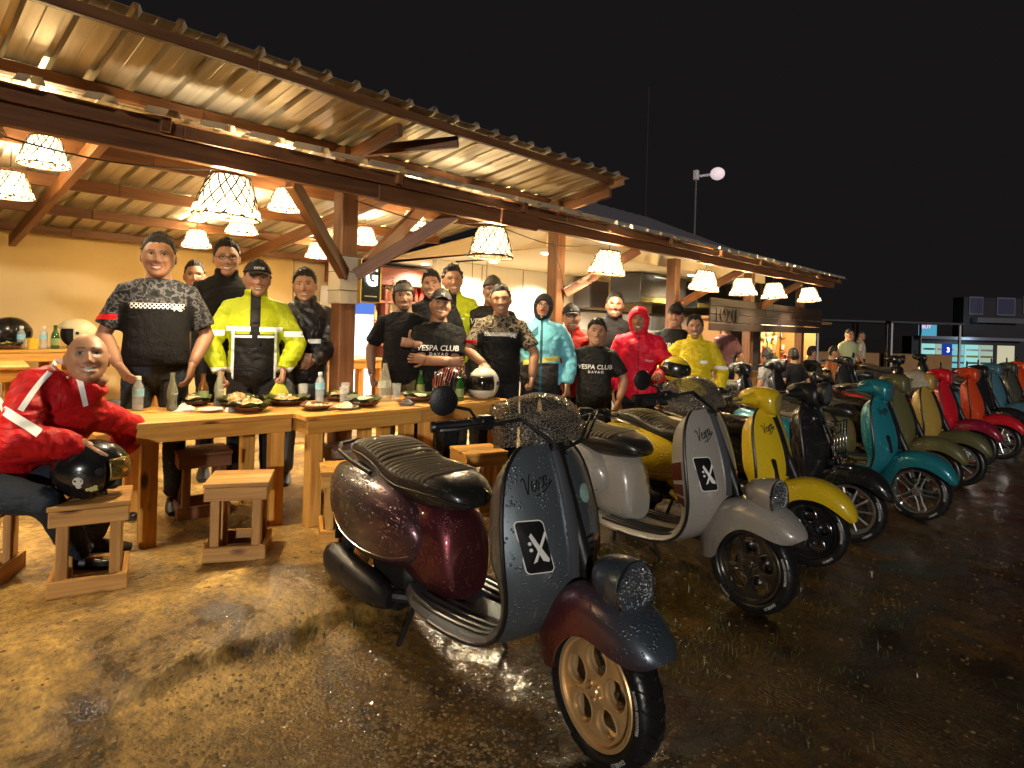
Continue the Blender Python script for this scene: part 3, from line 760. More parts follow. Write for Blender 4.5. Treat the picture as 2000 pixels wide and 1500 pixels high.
# linear pendant over the bar
t = thing('bar_pendant', 'black rail pendant with three small bulbs above the bar', 'pendant lamp', (5.75, 6.2, 2.345))
MB().box((0, 0, 0), (0.03, 0.66, 0.022)).build('rail', M_BLK, t)
for y in (-0.28, 0, 0.28):
    MB().tube([(0, y, -0.01), (0, y, -0.36)], 0.004, 5).build('cord', M_BLK, t)
    c = MB()
    for k in range(8):
        a = k * pi / 4; c.tube([(0.02 * cos(a), y + 0.02 * sin(a), -0.34), (0.05 * cos(a), y + 0.05 * sin(a), -0.42), (0.035 * cos(a), y + 0.035 * sin(a), -0.52)], 0.003, 4)
    c.build('cage', M_BLK, t)
    MB().ball((0, y, -0.42), 0.022, 8, 6).build('bulb', mat_emit('bar_bulb', (1, 0.85, 0.55), 30), t)
# drinks fridge with lit sign
t = thing('drinks_fridge', 'upright drinks fridge with a lit blue header sign', 'fridge', (4.72, 7.6, 0.2))
MB().box((0, 0, 0.88), (0.55, 0.5, 1.76), ch=0.01).build('carcass', mat('fridge_white', (0.75, 0.75, 0.75), 0.35), t)
MB().box((0, -0.256, 0.72), (0.48, 0.012, 1.3)).build('lit_window', mat_emit('fridge_glow', (0.9, 0.95, 1.0), 1.6), t)
MB().box((0, -0.258, 1.56), (0.53, 0.016, 0.34), ch=0.003).build('header_sign', mat_emit('fridge_header', (0.10, 0.20, 0.62), 0.9), t)
me = text_mesh('fridge_letters', 'FUJIDENZO', 0.095, bold=0.002); o = link('lettering', me, mat_emit('letters_white', (1, 1, 1), 1.6), t); o.rotation_euler = (pi / 2, 0, 0); o.location = (0, -0.27, 1.62)
# ================================================================ BASKET LAMPS
M_STRAND = mat('rattan_strand', (0.055, 0.028, 0.010), 0.7)
def mat_liner():
    m, nt, N, L, B = _new('lamp_liner')
    e = N.new('ShaderNodeEmission'); e.inputs['Color'].default_value = (1.0, 0.82, 0.46, 1); e.inputs['Strength'].default_value = 3.4
    tr = N.new('ShaderNodeBsdfTransparent'); tr.inputs['Color'].default_value = (1, 0.86, 0.6, 1)
    mx = N.new('ShaderNodeMixShader'); mx.inputs[0].default_value = 0.30
    L.new(e.outputs[0], mx.inputs[1]); L.new(tr.outputs[0], mx.inputs[2]); L.new(mx.outputs[0], N['Material Output'].inputs['Surface'])
    return m
M_LINER = mat_liner()
M_BAND = mat('lamp_band', (0.85, 0.72, 0.45), 0.7, emit=(1.0, 0.80, 0.42), estr=2.6)
M_BULB = mat_emit('lamp_bulb', (1.0, 0.86, 0.58), 22)
M_CORD = mat('black_cord', (0.01, 0.01, 0.01), 0.5)
LAMP_CACHE = {}
def lamp_meshes():
    if LAMP_CACHE: return LAMP_CACHE
    rng = random.Random(2)
    R0, R1, Hh = 0.105, 0.18, 0.235            # top radius, bottom radius, height; origin at the bottom rim
    def pt(a, t, off=0.0):
        r = (R0 + (R1 - R0) * (1 - t) ** 0.8) + off
        return (r * cos(a), r * sin(a), Hh * t)
    s = MB(); n = 15
    for k in range(n):
        for sg in (1, -1):
            a0 = 2 * pi * k / n + rng.uniform(-0.06, 0.06)
            tw = sg * rng.uniform(0.75, 1.05)
            s.tube([pt(a0 + tw * u, u, 0.003 * sg) for u in (0, .2, .4, .6, .8, 1)], 0.0042, 4, cap=False)
    for t in (0.0, 0.02, 1.0):
        s.tube([pt(2 * pi * k / 24, t) for k in range(24)], 0.006, 5, closed=True)
    LAMP_CACHE['weave'] = s.mesh('weave', True)
    l = MB(); l.lathe([((R0 + (R1 - R0) * (1 - t) ** 0.8) - 0.009, Hh * t) for t in (0.22, 0.4, 0.6, 0.8, 0.97)], 24)
    LAMP_CACHE['liner'] = l.mesh('liner', True)
    # woven band round the rim with diamond holes
    b = MB(); m = 36
    for row in range(2):
        for k in range(m):
            if (k + row) % 3 == 0: continue
            a = 2 * pi * k / m; da = 2 * pi / m * 0.98; z0 = 0.002 + row * 0.026; z1 = z0 + 0.026
            f = lambda z, a_, o: ((R0 + (R1 - R0) * (1 - z / Hh) ** 0.8 + o) * cos(a_), (R0 + (R1 - R0) * (1 - z / Hh) ** 0.8 + o) * sin(a_), z)
            V = [f(z, q, o) for o in (0.004, 0.008) for z in (z0, z1) for q in (a, a + da)]
            b.add(V, [(0, 1, 3, 2), (4, 6, 7, 5), (0, 4, 5, 1), (2, 3, 7, 6), (0, 2, 6, 4), (1, 5, 7, 3)])
    LAMP_CACHE['rim_band'] = b.mesh('rim_band')
    u = MB(); u.lathe([(0, 0.06), (0.02, 0.063), (0.034, 0.08), (0.038, 0.10), (0.03, 0.125), (0.016, 0.145), (0.014, 0.16), (0, 0.16)], 14)
    LAMP_CACHE['bulb'] = u.mesh('bulb', True)
    c = MB(); c.lathe([(0, 0.16), (0.02, 0.16), (0.022, 0.21), (0.008, 0.225), (0, 0.225)], 12)
    LAMP_CACHE['socket'] = c.mesh('socket', True)
    return LAMP_CACHE
def basket_lamp(x, y, z, sc, top, energy, label, group, tilt=(0, 0), rz=0.0):
    C = lamp_meshes()
    t = thing('basket_lamp', label, 'pendant lamp', (x, y, z), rz, group)
    t.rotation_euler = (tilt[0], tilt[1], rz); t.scale = (sc, sc, sc)
    for nm, m in (('weave', M_STRAND), ('liner', M_LINER), ('rim_band', M_BAND), ('bulb', M_BULB), ('socket', M_CORD)):
        link(nm, C[nm], m, t)
    MB().tube([(0, 0, 0.222), (0.004, 0.002, 0.222 + (top - z - 0.222 * sc) / sc * 0.5), (0, 0, (top - z) / sc)], 0.0035 / sc, 5).build('cord', M_CORD, t)
    l = bpy.data.lights.new('lamp_glow', 'POINT'); l.energy = energy; l.color = (1.0, 0.79, 0.49); l.shadow_soft_size = 0.045
    lo = bpy.data.objects.new('lamp_glow', l); COL.objects.link(lo); lo.parent = t; lo.location = (0, 0, 0.115)
    return t
E_F, E_I = 310, 115
g = 'basket lamps hanging along the eave'
for i, (x, z, lab, tl) in enumerate((
    (1.47, 2.065, 'large white-rimmed basket lamp above the first front table', (0.04, 0.05)),
    (3.59, 2.045, 'open-weave basket lamp without white rim, first past the main post', (0.02, 0.02)),
    (5.23, 2.035, 'white-rimmed basket lamp over the man in the red hood, beside a long brace', (0.05, -0.10)),
    (7.33, 2.00, 'basket lamp in front of the wide black hood', (0.03, -0.12)),
    (8.52, 2.00, 'basket lamp between the black hood and the sign wall', (0.02, 0.02)),
    (9.64, 2.01, 'basket lamp over the left half of the wooden sign wall', (0.05, 0.0)),
    (11.19, 2.035, 'last basket lamp at the far end of the eave', (0.03, -0.06)))):
    t = basket_lamp(x, 3.66, z, 1.0 if i != 1 else 1.02, 2.33, E_F * (0.8 if i > 3 else 1), lab, g, tl, i * 0.7)
    if i == 1:
        for ch in list(t.children):
            if ch.name.startswith('rim_band'): bpy.data.objects.remove(ch)
basket_lamp(-0.62, 3.66, 2.06, 1.0, 2.33, E_F, 'added unseen basket lamp on the eave past the seated man', g, (0.03, 0.02), 2.0)  # extra lamp out of view, added to light the left foreground
g = 'basket lamps inside the eatery'
for i, (x, y, z, lab) in enumerate((
    (0.83, 4.9, 2.42, 'basket lamp hanging right under the roof sheets near the left end'),
    (0.76, 5.6, 2.29, 'basket lamp hanging beneath the second purlin near the left end'),
    (2.49, 5.0, 2.40, 'inner basket lamp just left of the main post brace'),
    (2.47, 5.8, 2.265, 'inner basket lamp half hidden behind the large eave lamp'),
    (2.44, 6.8, 2.20, 'small inner basket lamp before the ochre wall between two standing men'),
    (3.80, 6.8, 2.225, 'inner basket lamp above the man in the dark hooded rain jacket'),
    (3.79, 5.8, 2.32, 'inner basket lamp just right of the main post'),
    (3.83, 5.0, 2.42, 'inner basket lamp partly behind the right brace of the main post'))):
    basket_lamp(x, y, z, 0.76, roof_z(y) - 0.01, E_I, lab, g, (0, 0), i)

# thin supply cables sagging along the eave
for (pts, lab) in (([(0.2, 3.70, 2.33), (0.85, 3.70, 2.27), (1.47, 3.68, 2.33)], 'thin black cable sagging to the large basket lamp'), ([(2.6, 4.12, 2.40), (3.1, 3.9, 2.29), (3.59, 3.68, 2.33)], 'thin black cable sagging from the main post to the open-weave lamp'), ([(3.59, 3.68, 2.33), (4.4, 3.68, 2.24), (5.23, 3.68, 2.33)], 'thin black cable sagging between the open-weave lamp and the next one'), ([(4.9, 4.1, 2.36), (5.03, 4.1, 2.1), (5.1, 4.1, 1.9)], 'thin wire running down beside the tall kitchen post')):
    P3 = [tuple(q) for q in loft_curve(pts, 16)]
    tag(MB().tube(P3, 0.0045, 5).build('power_cable', M_CORD), lab, 'cable')
# ================================================================ FURNITURE
def make_table(x, y, rz, Ln, Dp, Ht, label, group, wood=W_PINE, boards=5, z=None):
    t = thing('wooden_table', label, 'table', (x, y, ground_z(x, y) if z is None else z), rz, group)   # origin: front left corner on the ground
    bw = Dp / boards
    for i in range(boards):
        plank('top_board', (-0.015, bw * (i + 0.5), Ht - 0.014), (Ln + 0.015, bw * (i + 0.5), Ht - 0.014), bw - 0.0035, 0.028, wood, t, ch=0.003, world_parent=False)
    za = Ht - 0.028 - 0.042
    plank('apron', (0.003, 0.024, za), (Ln - 0.003, 0.024, za), 0.024, 0.082, wood, t, world_parent=False)
    plank('apron', (0.003, Dp - 0.024, za), (Ln - 0.003, Dp - 0.024, za), 0.024, 0.082, wood, t, world_parent=False)
    plank('apron', (0.014, 0.038, za), (0.014, Dp - 0.038, za), 0.024, 0.082, wood, t, world_parent=False)
    plank('apron', (Ln - 0.014, 0.038, za), (Ln - 0.014, Dp - 0.038, za), 0.024, 0.082, wood, t, world_parent=False)
    for lx in (0.075, Ln - 0.075):
        for ly in (0.078, Dp - 0.078):
            plank('leg', (lx, ly, -0.01), (lx, ly, Ht - 0.0285), 0.082, 0.082, wood, t, world_parent=False)
    return t
def make_stool(x, y, rz, label, wood=W_PINE, Ht=0.40, S=0.30, z=None, group='wooden stools'):
    t = thing('wooden_stool', label, 'stool', (x, y, ground_z(x, y) if z is None else z), rz, group)
    h = S / 2
    for i in range(3):
        yy = -h + S * (i + 0.5) / 3
        plank('seat_board', (-h - 0.006, yy, Ht - 0.011), (h + 0.006, yy, Ht - 0.011), S / 3 - 0.003, 0.022, wood, t, ch=0.003, world_parent=False)
    for s in (-1, 1):
        plank('apron', (-h, s * (h - 0.011), Ht - 0.057), (h, s * (h - 0.011), Ht - 0.057), 0.022, 0.068, wood, t, ch=0.003, world_parent=False)
        plank('apron', (s * (h - 0.011), -h + 0.0235, Ht - 0.057), (s * (h - 0.011), h - 0.0235, Ht - 0.057), 0.022, 0.068, wood, t, ch=0.003, world_parent=False)
        plank('base_rail', (-h, s * (h - 0.011), 0.036), (h, s * (h - 0.011), 0.036), 0.022, 0.075, wood, t, ch=0.003, world_parent=False)
        plank('base_rail', (s * (h - 0.011), -h + 0.0235, 0.036), (s * (h - 0.011), h - 0.0235, 0.036), 0.022, 0.075, wood, t, ch=0.003, world_parent=False)
        for r in (-1, 1):
            plank('leg', (s * (h - 0.05), r * (h - 0.046), 0.0), (s * (h - 0.05), r * (h - 0.046), Ht - 0.0235), 0.045, 0.055, wood, t, ch=0.003, world_parent=False)
    return t
gT = 'wooden tables in the front row'
make_table(1.05, 3.69, radians(-7.4), 0.83, 0.72, 0.67, 'front pine table with a big dark knot in its apron, beside the seated man', gT)
make_table(1.885, 3.42, radians(-3.0), 0.82, 0.70, 0.67, 'front pine table at the main post, holding leaf dishes and a tall clear bottle', gT)
make_table(2.715, 3.375, radians(-3.0), 0.81, 0.70, 0.67, 'front pine table that carries the white full-face helmet', gT)
make_table(0.35, 7.0, 0.0, 1.05, 0.62, 0.90, 'tall side table with helmets and bottles along the ochre wall', 'tables by the back wall', z=0.25)
make_table(1.42, 7.02, 0.0, 1.0, 0.62, 0.90, 'tall side table behind the standing man in the camouflage shirt', 'tables by the back wall', z=0.25)
make_table(0.25, 5.55, radians(-6), 0.62, 0.7, 0.86, 'table with a dark knot standing behind the seated man', 'tables by the back wall', z=0.25)
make_table(3.55, 6.2, 0.0, 0.9, 0.6, 0.80, 'table with leftovers behind the main post', 'tables by the back wall', z=0.25)
make_stool(0.795, 3.40, radians(-17), 'weathered stool carrying the black open-face helmet', W_GREY)
make_stool(1.455, 3.335, radians(-32), 'short stool with a knotted leg standing alone before the front table', W_GREY)
make_stool(0.42, 3.78, radians(-30), 'stool the man in the red rain jacket sits on', W_GREY)
make_stool(1.57, 4.18, radians(-12), 'dark stool pushed under the table with the knot', W_DARK)
make_stool(2.02, 3.20, radians(-28), 'bright pine stool behind the tail of the black and red scooter', W_PINE)
make_stool(2.36, 3.72, radians(-10), 'stool with a pale wet top under the table at the main post', mat_wood('wet_pale_top', (0.26, 0.17, 0.10), (0.42, 0.33, 0.25), 0.18))
make_stool(2.98, 3.10, radians(-20), 'small pine stool showing past the handlebar of the black and red scooter', W_PINE)
make_stool(1.50, 5.85, radians(-20), 'inner stool with a black bag on it, behind the seated man', W_PINE, Ht=0.44)
make_stool(1.28, 5.0, radians(5), 'inner stool between the seated man and the first table', W_PINE, Ht=0.44)
make_stool(3.1, 5.2, radians(10), 'inner stool beyond the main post', W_PINE, Ht=0.44)
# black bag on the inner stool
mb = MB(); mb.ball((0, 0, 0.05), (0.17, 0.12, 0.06), 16, 10); o = mb.build('bag', mat('black_nylon', (0.012, 0.012, 0.013), 0.5, bump=0.6, bscale=15), smooth=True); tag(o, 'soft black bag lying on an inner stool', 'bag'); o.location = (1.50, 5.85, 0.69)

# ================================================================ TABLEWARE
TT = 0.922
def glass_mat(name, col, rough=0.05, alpha=0.35): return mat(name, col, rough, alpha=alpha, spec=0.8, coat=0.5)
G_CLEAR = glass_mat('clear_plastic', (0.75, 0.8, 0.8), 0.06, 0.38)
G_COKE = glass_mat('pale_green_glass', (0.42, 0.44, 0.30), 0.04, 0.5)
G_GREEN = glass_mat('green_glass', (0.02, 0.10, 0.015), 0.04, 0.92)
G_BROWN = glass_mat('amber_glass', (0.16, 0.06, 0.015), 0.05, 0.9)
M_LABELB = mat('pale_blue_label', (0.30, 0.58, 0.70), 0.4, vary=0.3, vscale=60)
M_CAP = mat('white_cap', (0.75, 0.75, 0.72), 0.4)
def water_bottle(x, y, z, label, h=0.205):
    t = thing('water_bottle', label, 'bottle', (x, y, z), 0.4, 'plastic water bottles')
    k = h / 0.205
    MB().lathe([(0, 0), (0.027, 0.001), (0.031, 0.006), (0.031, 0.03), (0.029, 0.036), (0.031, 0.042), (0.031, 0.062), (0.030, 0.066), (0.031, 0.07), (0.031, 0.13), (0.028, 0.15), (0.014, 0.175), (0.013, 0.183), (0, 0.183)], 20, M=Matrix.Scale(k, 4)).build('body', G_CLEAR, t, smooth=True)
    MB().lathe([(0.0318, 0.085), (0.0318, 0.132)], 20, M=Matrix.Scale(k, 4)).build('label_band', M_LABELB, t, smooth=True)
    MB().lathe([(0, 0.184), (0.0155, 0.184), (0.0155, 0.204), (0.013, 0.206), (0, 0.206)], 14, M=Matrix.Scale(k, 4)).build('cap', M_CAP, t, smooth=True)
def wrap_text(s, size, r, z, shear=0.3, rz=0.0):
    me = text_mesh('print', s, size, 0.0, shear, res=2)
    for v in me.vertices:
        a = v.co.x / r + rz - pi / 2; zz = v.co.y + z
        v.co = (r * cos(a), r * sin(a), zz)
    return me
def coke_bottle(x, y, z, label, rz):
    t = thing('soda_bottle', label, 'bottle', (x, y, z), 0, 'glass soda bottles')
    MB().lathe([(0, 0), (0.026, 0.001), (0.029, 0.008), (0.030, 0.03), (0.025, 0.062), (0.0285, 0.085), (0.031, 0.105), (0.030, 0.125), (0.022, 0.155), (0.014, 0.185), (0.0125, 0.215), (0.0145, 0.222), (0.0135, 0.23), (0.011, 0.23)], 22).build('body', G_COKE, t, smooth=True)
    MB().lathe([(0.0, 0.004), (0.0255, 0.006), (0.0275, 0.03), (0.0235, 0.055), (0, 0.055)], 18).build('drink', mat('cola', (0.03, 0.010, 0.004), 0.1), t, smooth=True)
    o = link('print', wrap_text('Coca-Cola', 0.019, 0.0318, 0.106, 0.35), mat('white_print', (0.8, 0.8, 0.76), 0.5), t); o.rotation_euler = (0, 0, rz)
    return t
def beer_bottle(x, y, z, m, label, h=0.19):
    t = thing('beer_bottle', label, 'bottle', (x, y, z), 0, 'beer bottles')
    k = h / 0.19
    MB().lathe([(0, 0), (0.027, 0.001), (0.029, 0.006), (0.029, 0.10), (0.024, 0.125), (0.0135, 0.145), (0.0125, 0.18), (0.0145, 0.182), (0.0145, 0.19), (0, 0.19)], 20, M=Matrix.Scale(k, 4)).build('body', m, t, smooth=True)
    MB().lathe([(0.0297, 0.03), (0.0297, 0.085)], 20, M=Matrix.Scale(k, 4)).build('label_band', mat('paper_label_green', (0.25, 0.32, 0.12), 0.6, vary=0.5, vscale=50), t, smooth=True)
    return t
def tumbler(x, y, z, label, h=0.11, m=None):
    o = MB().lathe([(0, 0.004), (0.026, 0.004), (0.033, h), (0.031, h), (0.0245, 0.012), (0, 0.012)], 18).build('drinking_glass', m or glass_mat('tumbler_glass', (0.8, 0.8, 0.75), 0.03, 0.28), smooth=True)
    tag(o, label, 'glass', 'drinking glasses on the tables'); o.location = (x, y, z)
def food_mat(name, cols):
    if name in MATS: return MATS[name]
    m, nt, N, L, B = _new(name); tc = N.new('ShaderNodeTexCoord')
    vo = N.new('ShaderNodeTexVoronoi'); vo.inputs['Scale'].default_value = 46; L.new(tc.outputs['Object'], vo.inputs['Vector'])
    sp = N.new('ShaderNodeSeparateColor'); L.new(vo.outputs['Color'], sp.inputs[0])
    rp = N.new('ShaderNodeValToRGB'); els = rp.color_ramp.elements
    while len(els) < len(cols): els.new(0.5)
    for i, c in enumerate(cols): els[i].position = i / (len(cols) - 1); els[i].color = c4(c)
    L.new(sp.outputs[0], rp.inputs['Fac']); L.new(rp.outputs['Color'], B.inputs['Base Color']); B.inputs['Roughness'].default_value = 0.4
    bp = N.new('ShaderNodeBump'); bp.inputs['Strength'].default_value = 0.8; bp.inputs['Distance'].default_value = 0.01; L.new(vo.outputs['Distance'], bp.inputs['Height']); L.new(bp.outputs['Normal'], B.inputs['Normal'])
    MATS[name] = m; return m
F_FRIED = food_mat('fried_food', [(0.35, 0.10, 0.02), (0.75, 0.50, 0.22), (0.5, 0.22, 0.04), (0.8, 0.7, 0.45), (0.12, 0.09, 0.02)])
F_RICE = food_mat('rice_food', [(0.8, 0.74, 0.55), (0.75, 0.66, 0.4), (0.7, 0.6, 0.3)])
M_LEAF = mat('banana_leaf', (0.045, 0.055, 0.012), 0.35, vary=0.5, vscale=14)
M_WICK = mat('wicker', (0.16, 0.06, 0.018), 0.6, bump=0.9, bscale=90)
M_PLATE = mat('white_melamine', (0.78, 0.72, 0.6), 0.25)
def blob(r, h, seed, n=14, rings=6, jag=0.25):
    mb = MB(); rr = random.Random(seed); R = []
    for i in range(rings):
        t = i / (rings - 1); q = r * cos(t * pi / 2 * 0.98)
        R.append([(q * cos(2 * pi * k / n) * (1 + rr.uniform(-jag, jag)), q * sin(2 * pi * k / n) * (1 + rr.uniform(-jag, jag)), h * sin(t * pi / 2) * (1 + rr.uniform(-jag, jag))) for k in range(n)])
    return mb.loft(R)
def leaf_dish(x, y, z, label, seed, r=0.11, plate=M_WICK, food=F_FRIED, leaf=True, fh=0.05):
    t = thing('food_dish', label, 'dish', (x, y, z), seed * 1.3, 'dishes of leftovers on the front tables')
    MB().lathe([(0, 0.002), (r * 0.65, 0.002), (r, 0.026), (r * 1.04, 0.028), (r * 1.0, 0.034), (r * 0.62, 0.012), (0, 0.012)], 24).build('plate', plate, t, smooth=True)
    rr = random.Random(seed)
    if leaf:
        n = 20; R = []
        for j, q in enumerate((0.2, 0.6, 0.95, 1.18)):
            R.append([(r * q * cos(2 * pi * k / n), r * q * sin(2 * pi * k / n), 0.016 + 0.03 * q * q + (rr.uniform(-0.012, 0.014) if j > 1 else 0)) for k in range(n)])
        MB().loft(R, cap=False).build('leaf_liner', M_LEAF, t, smooth=False)
    blob(r * 0.72, fh, seed).build('food', food, t, smooth=True).location = (0.01, 0, 0.014)
    for k in range(5):
        a = rr.uniform(0, 6.28); q = r * rr.uniform(0.5, 0.85)
        b = blob(0.02, 0.02, seed + k, 8, 4); o = b.build('scrap', F_FRIED if k % 2 else F_RICE, t, smooth=True); o.location = (q * cos(a), q * sin(a), 0.022)
    return t
def small_plate(x, y, z, label, r=0.075, food=None, seed=1):
    t = thing('plate', label, 'plate', (x, y, z), 0, 'small plates on the front tables')
    MB().lathe([(0, 0.001), (r * 0.6, 0.001), (r, 0.014), (r * 0.98, 0.018), (r * 0.55, 0.006), (0, 0.006)], 24).build('dish', M_PLATE, t, smooth=True)
    if food: blob(r * 0.6, 0.035, seed).build('food', food, t, smooth=True).location = (0, 0, 0.006)
def napkin(x, y, z, label, seed, r=0.05, m=None):
    o = blob(r, r * 0.75, seed, 11, 5, 0.32).build('crumpled_napkin', m or mat('tissue', (0.8, 0.75, 0.62), 0.9)); tag(o, label, 'napkin'); o.location = (x, y, z)
water_bottle(1.20, 4.20, TT, 'half-full water bottle with blue label at the corner nearest the seated man')
coke_bottle(1.35, 4.08, TT, 'ribbed glass soda bottle with white script before the jeans of the tall man', 0.75)
coke_bottle(1.645, 4.13, TT, 'ribbed glass soda bottle beside the amber bottle', 0.75)
beer_bottle(1.60, 4.27, TT, G_BROWN, 'amber bottle close behind a glass soda bottle', 0.2)
napkin(1.405, 4.02, TT, 'crumpled white napkin beside the soda bottle on the first table', 4, 0.055)
napkin(1.60, 3.86, TT, 'small torn napkin at the edge of the first table', 9, 0.03)
o = MB().lathe([(0, 0), (0.03, 0), (0.032, 0.004), (0.026, 0.010), (0, 0.012)], 12).build('lemon_slice', mat('lemon_peel', (0.7, 0.5, 0.06), 0.4)); tag(o, 'squeezed lemon slice lying on the first table', 'lemon'); o.location = (1.235, 4.07, TT)
small_plate(1.515, 3.93, TT, 'empty white saucer on the first table')
leaf_dish(1.53, 4.26, TT, 'leaf-lined dish of scraps behind the white napkin', 3, 0.10)
leaf_dish(1.70, 3.80, TT, 'fried food on a leaf-lined dish at the table edge', 5, 0.105, fh=0.06)
leaf_dish(1.73, 4.05, TT, 'high heaped leaf dish beside the yellow pouch', 6, 0.11, fh=0.07)
leaf_dish(2.03, 3.98, TT, 'wide banana-leaf platter left of the second water bottle', 7, 0.13)
leaf_dish(2.07, 3.66, TT, 'plain wicker plate with crumbs where two tables meet', 8, 0.10, leaf=False, fh=0.02)
small_plate(2.235, 3.58, TT, 'white saucer with a smear at the second table edge', 0.085, F_RICE, 3)
leaf_dish(2.40, 3.62, TT, 'leaf-lined wicker dish with yellow rice', 10, 0.10, food=F_RICE)
leaf_dish(2.43, 3.98, TT, 'leaf dish at the foot of the main post', 11, 0.11)
leaf_dish(2.90, 3.65, TT, 'leaf dish with rice before the crossed-arm man', 12, 0.12, food=F_RICE, fh=0.035)
small_plate(2.93, 3.46, TT, 'white plate with a mound of rice beside a green bottle', 0.08, F_RICE, 5)
water_bottle(2.285, 4.0, TT, 'water bottle with blue label before the dark hooded rain jacket')
water_bottle(3.17, 3.80, TT, 'water bottle beside the red patterned helmet', 0.19)
tumbler(2.50, 4.02, TT, 'clear tumbler at the foot of the main post', 0.12)
tumbler(2.20, 4.08, TT, 'clear tumbler near the yellow pouch', 0.12)
tumbler(2.39, 3.86, TT, 'clear tumbler to one side of the second water bottle', 0.11)
tumbler(2.78, 3.78, TT, 'tumbler of water beside the tall clear bottle', 0.12)
beer_bottle(3.10, 3.90, TT, G_GREEN, 'green beer bottle behind the water bottle by the red helmet', 0.2)
beer_bottle(3.155, 3.50, TT, G_GREEN, 'green beer bottle between the red helmet and the white helmet', 0.2)
napkin(2.66, 3.50, TT, 'ball of crumpled dark and silver foil wrapper', 21, 0.055, mat('foil', (0.35, 0.33, 0.34), 0.25, 0.8, vary=0.8, vscale=30))
# tall clear bottle
t = thing('glass_carafe', 'tall tapered clear glass bottle on the second table', 'bottle', (2.66, 3.76, TT))
MB().lathe([(0, 0), (0.046, 0.001), (0.05, 0.01), (0.05, 0.09), (0.045, 0.14), (0.028, 0.21), (0.017, 0.25), (0.016, 0.275), (0, 0.275)], 24).build('body', glass_mat('carafe_glass', (0.6, 0.55, 0.4), 0.03, 0.42), t, smooth=True)
MB().lathe([(0.0505, 0.10), (0.0455, 0.15)], 24).build('print_band', mat('frost_print', (0.7, 0.66, 0.5), 0.6, vary=0.6, vscale=70, alpha=0.7), t, smooth=True)
# things on the tall side table by the ochre wall
water_bottle(1.08, 7.15, 1.152, 'water bottle by the black helmet at the ochre wall')
water_bottle(1.24, 7.12, 1.152, 'water bottle between the yellow cup and green bottle at the ochre wall')
beer_bottle(1.325, 7.1, 1.152, G_GREEN, 'green beer bottle on the tall side table at the ochre wall', 0.22)
o = MB().lathe([(0, 0.003), (0.04, 0.003), (0.042, 0.10), (0.039, 0.10), (0.036, 0.01), (0, 0.01)], 18).build('cup', mat('yellow_cup', (0.75, 0.5, 0.03), 0.4), smooth=True); tag(o, 'yellow plastic cup on the tall side table', 'cup'); o.location = (1.155, 7.08, 1.152)
leaf_dish(0.98, 7.08, 1.152, 'dish of leftovers before the black helmet at the ochre wall', 31, 0.09)
leaf_dish(3.9, 6.45, 1.052, 'heaped dish on the table behind the main post', 32, 0.11)
napkin(4.15, 6.35, 1.052, 'white napkin heap on the table behind the main post', 33, 0.07)

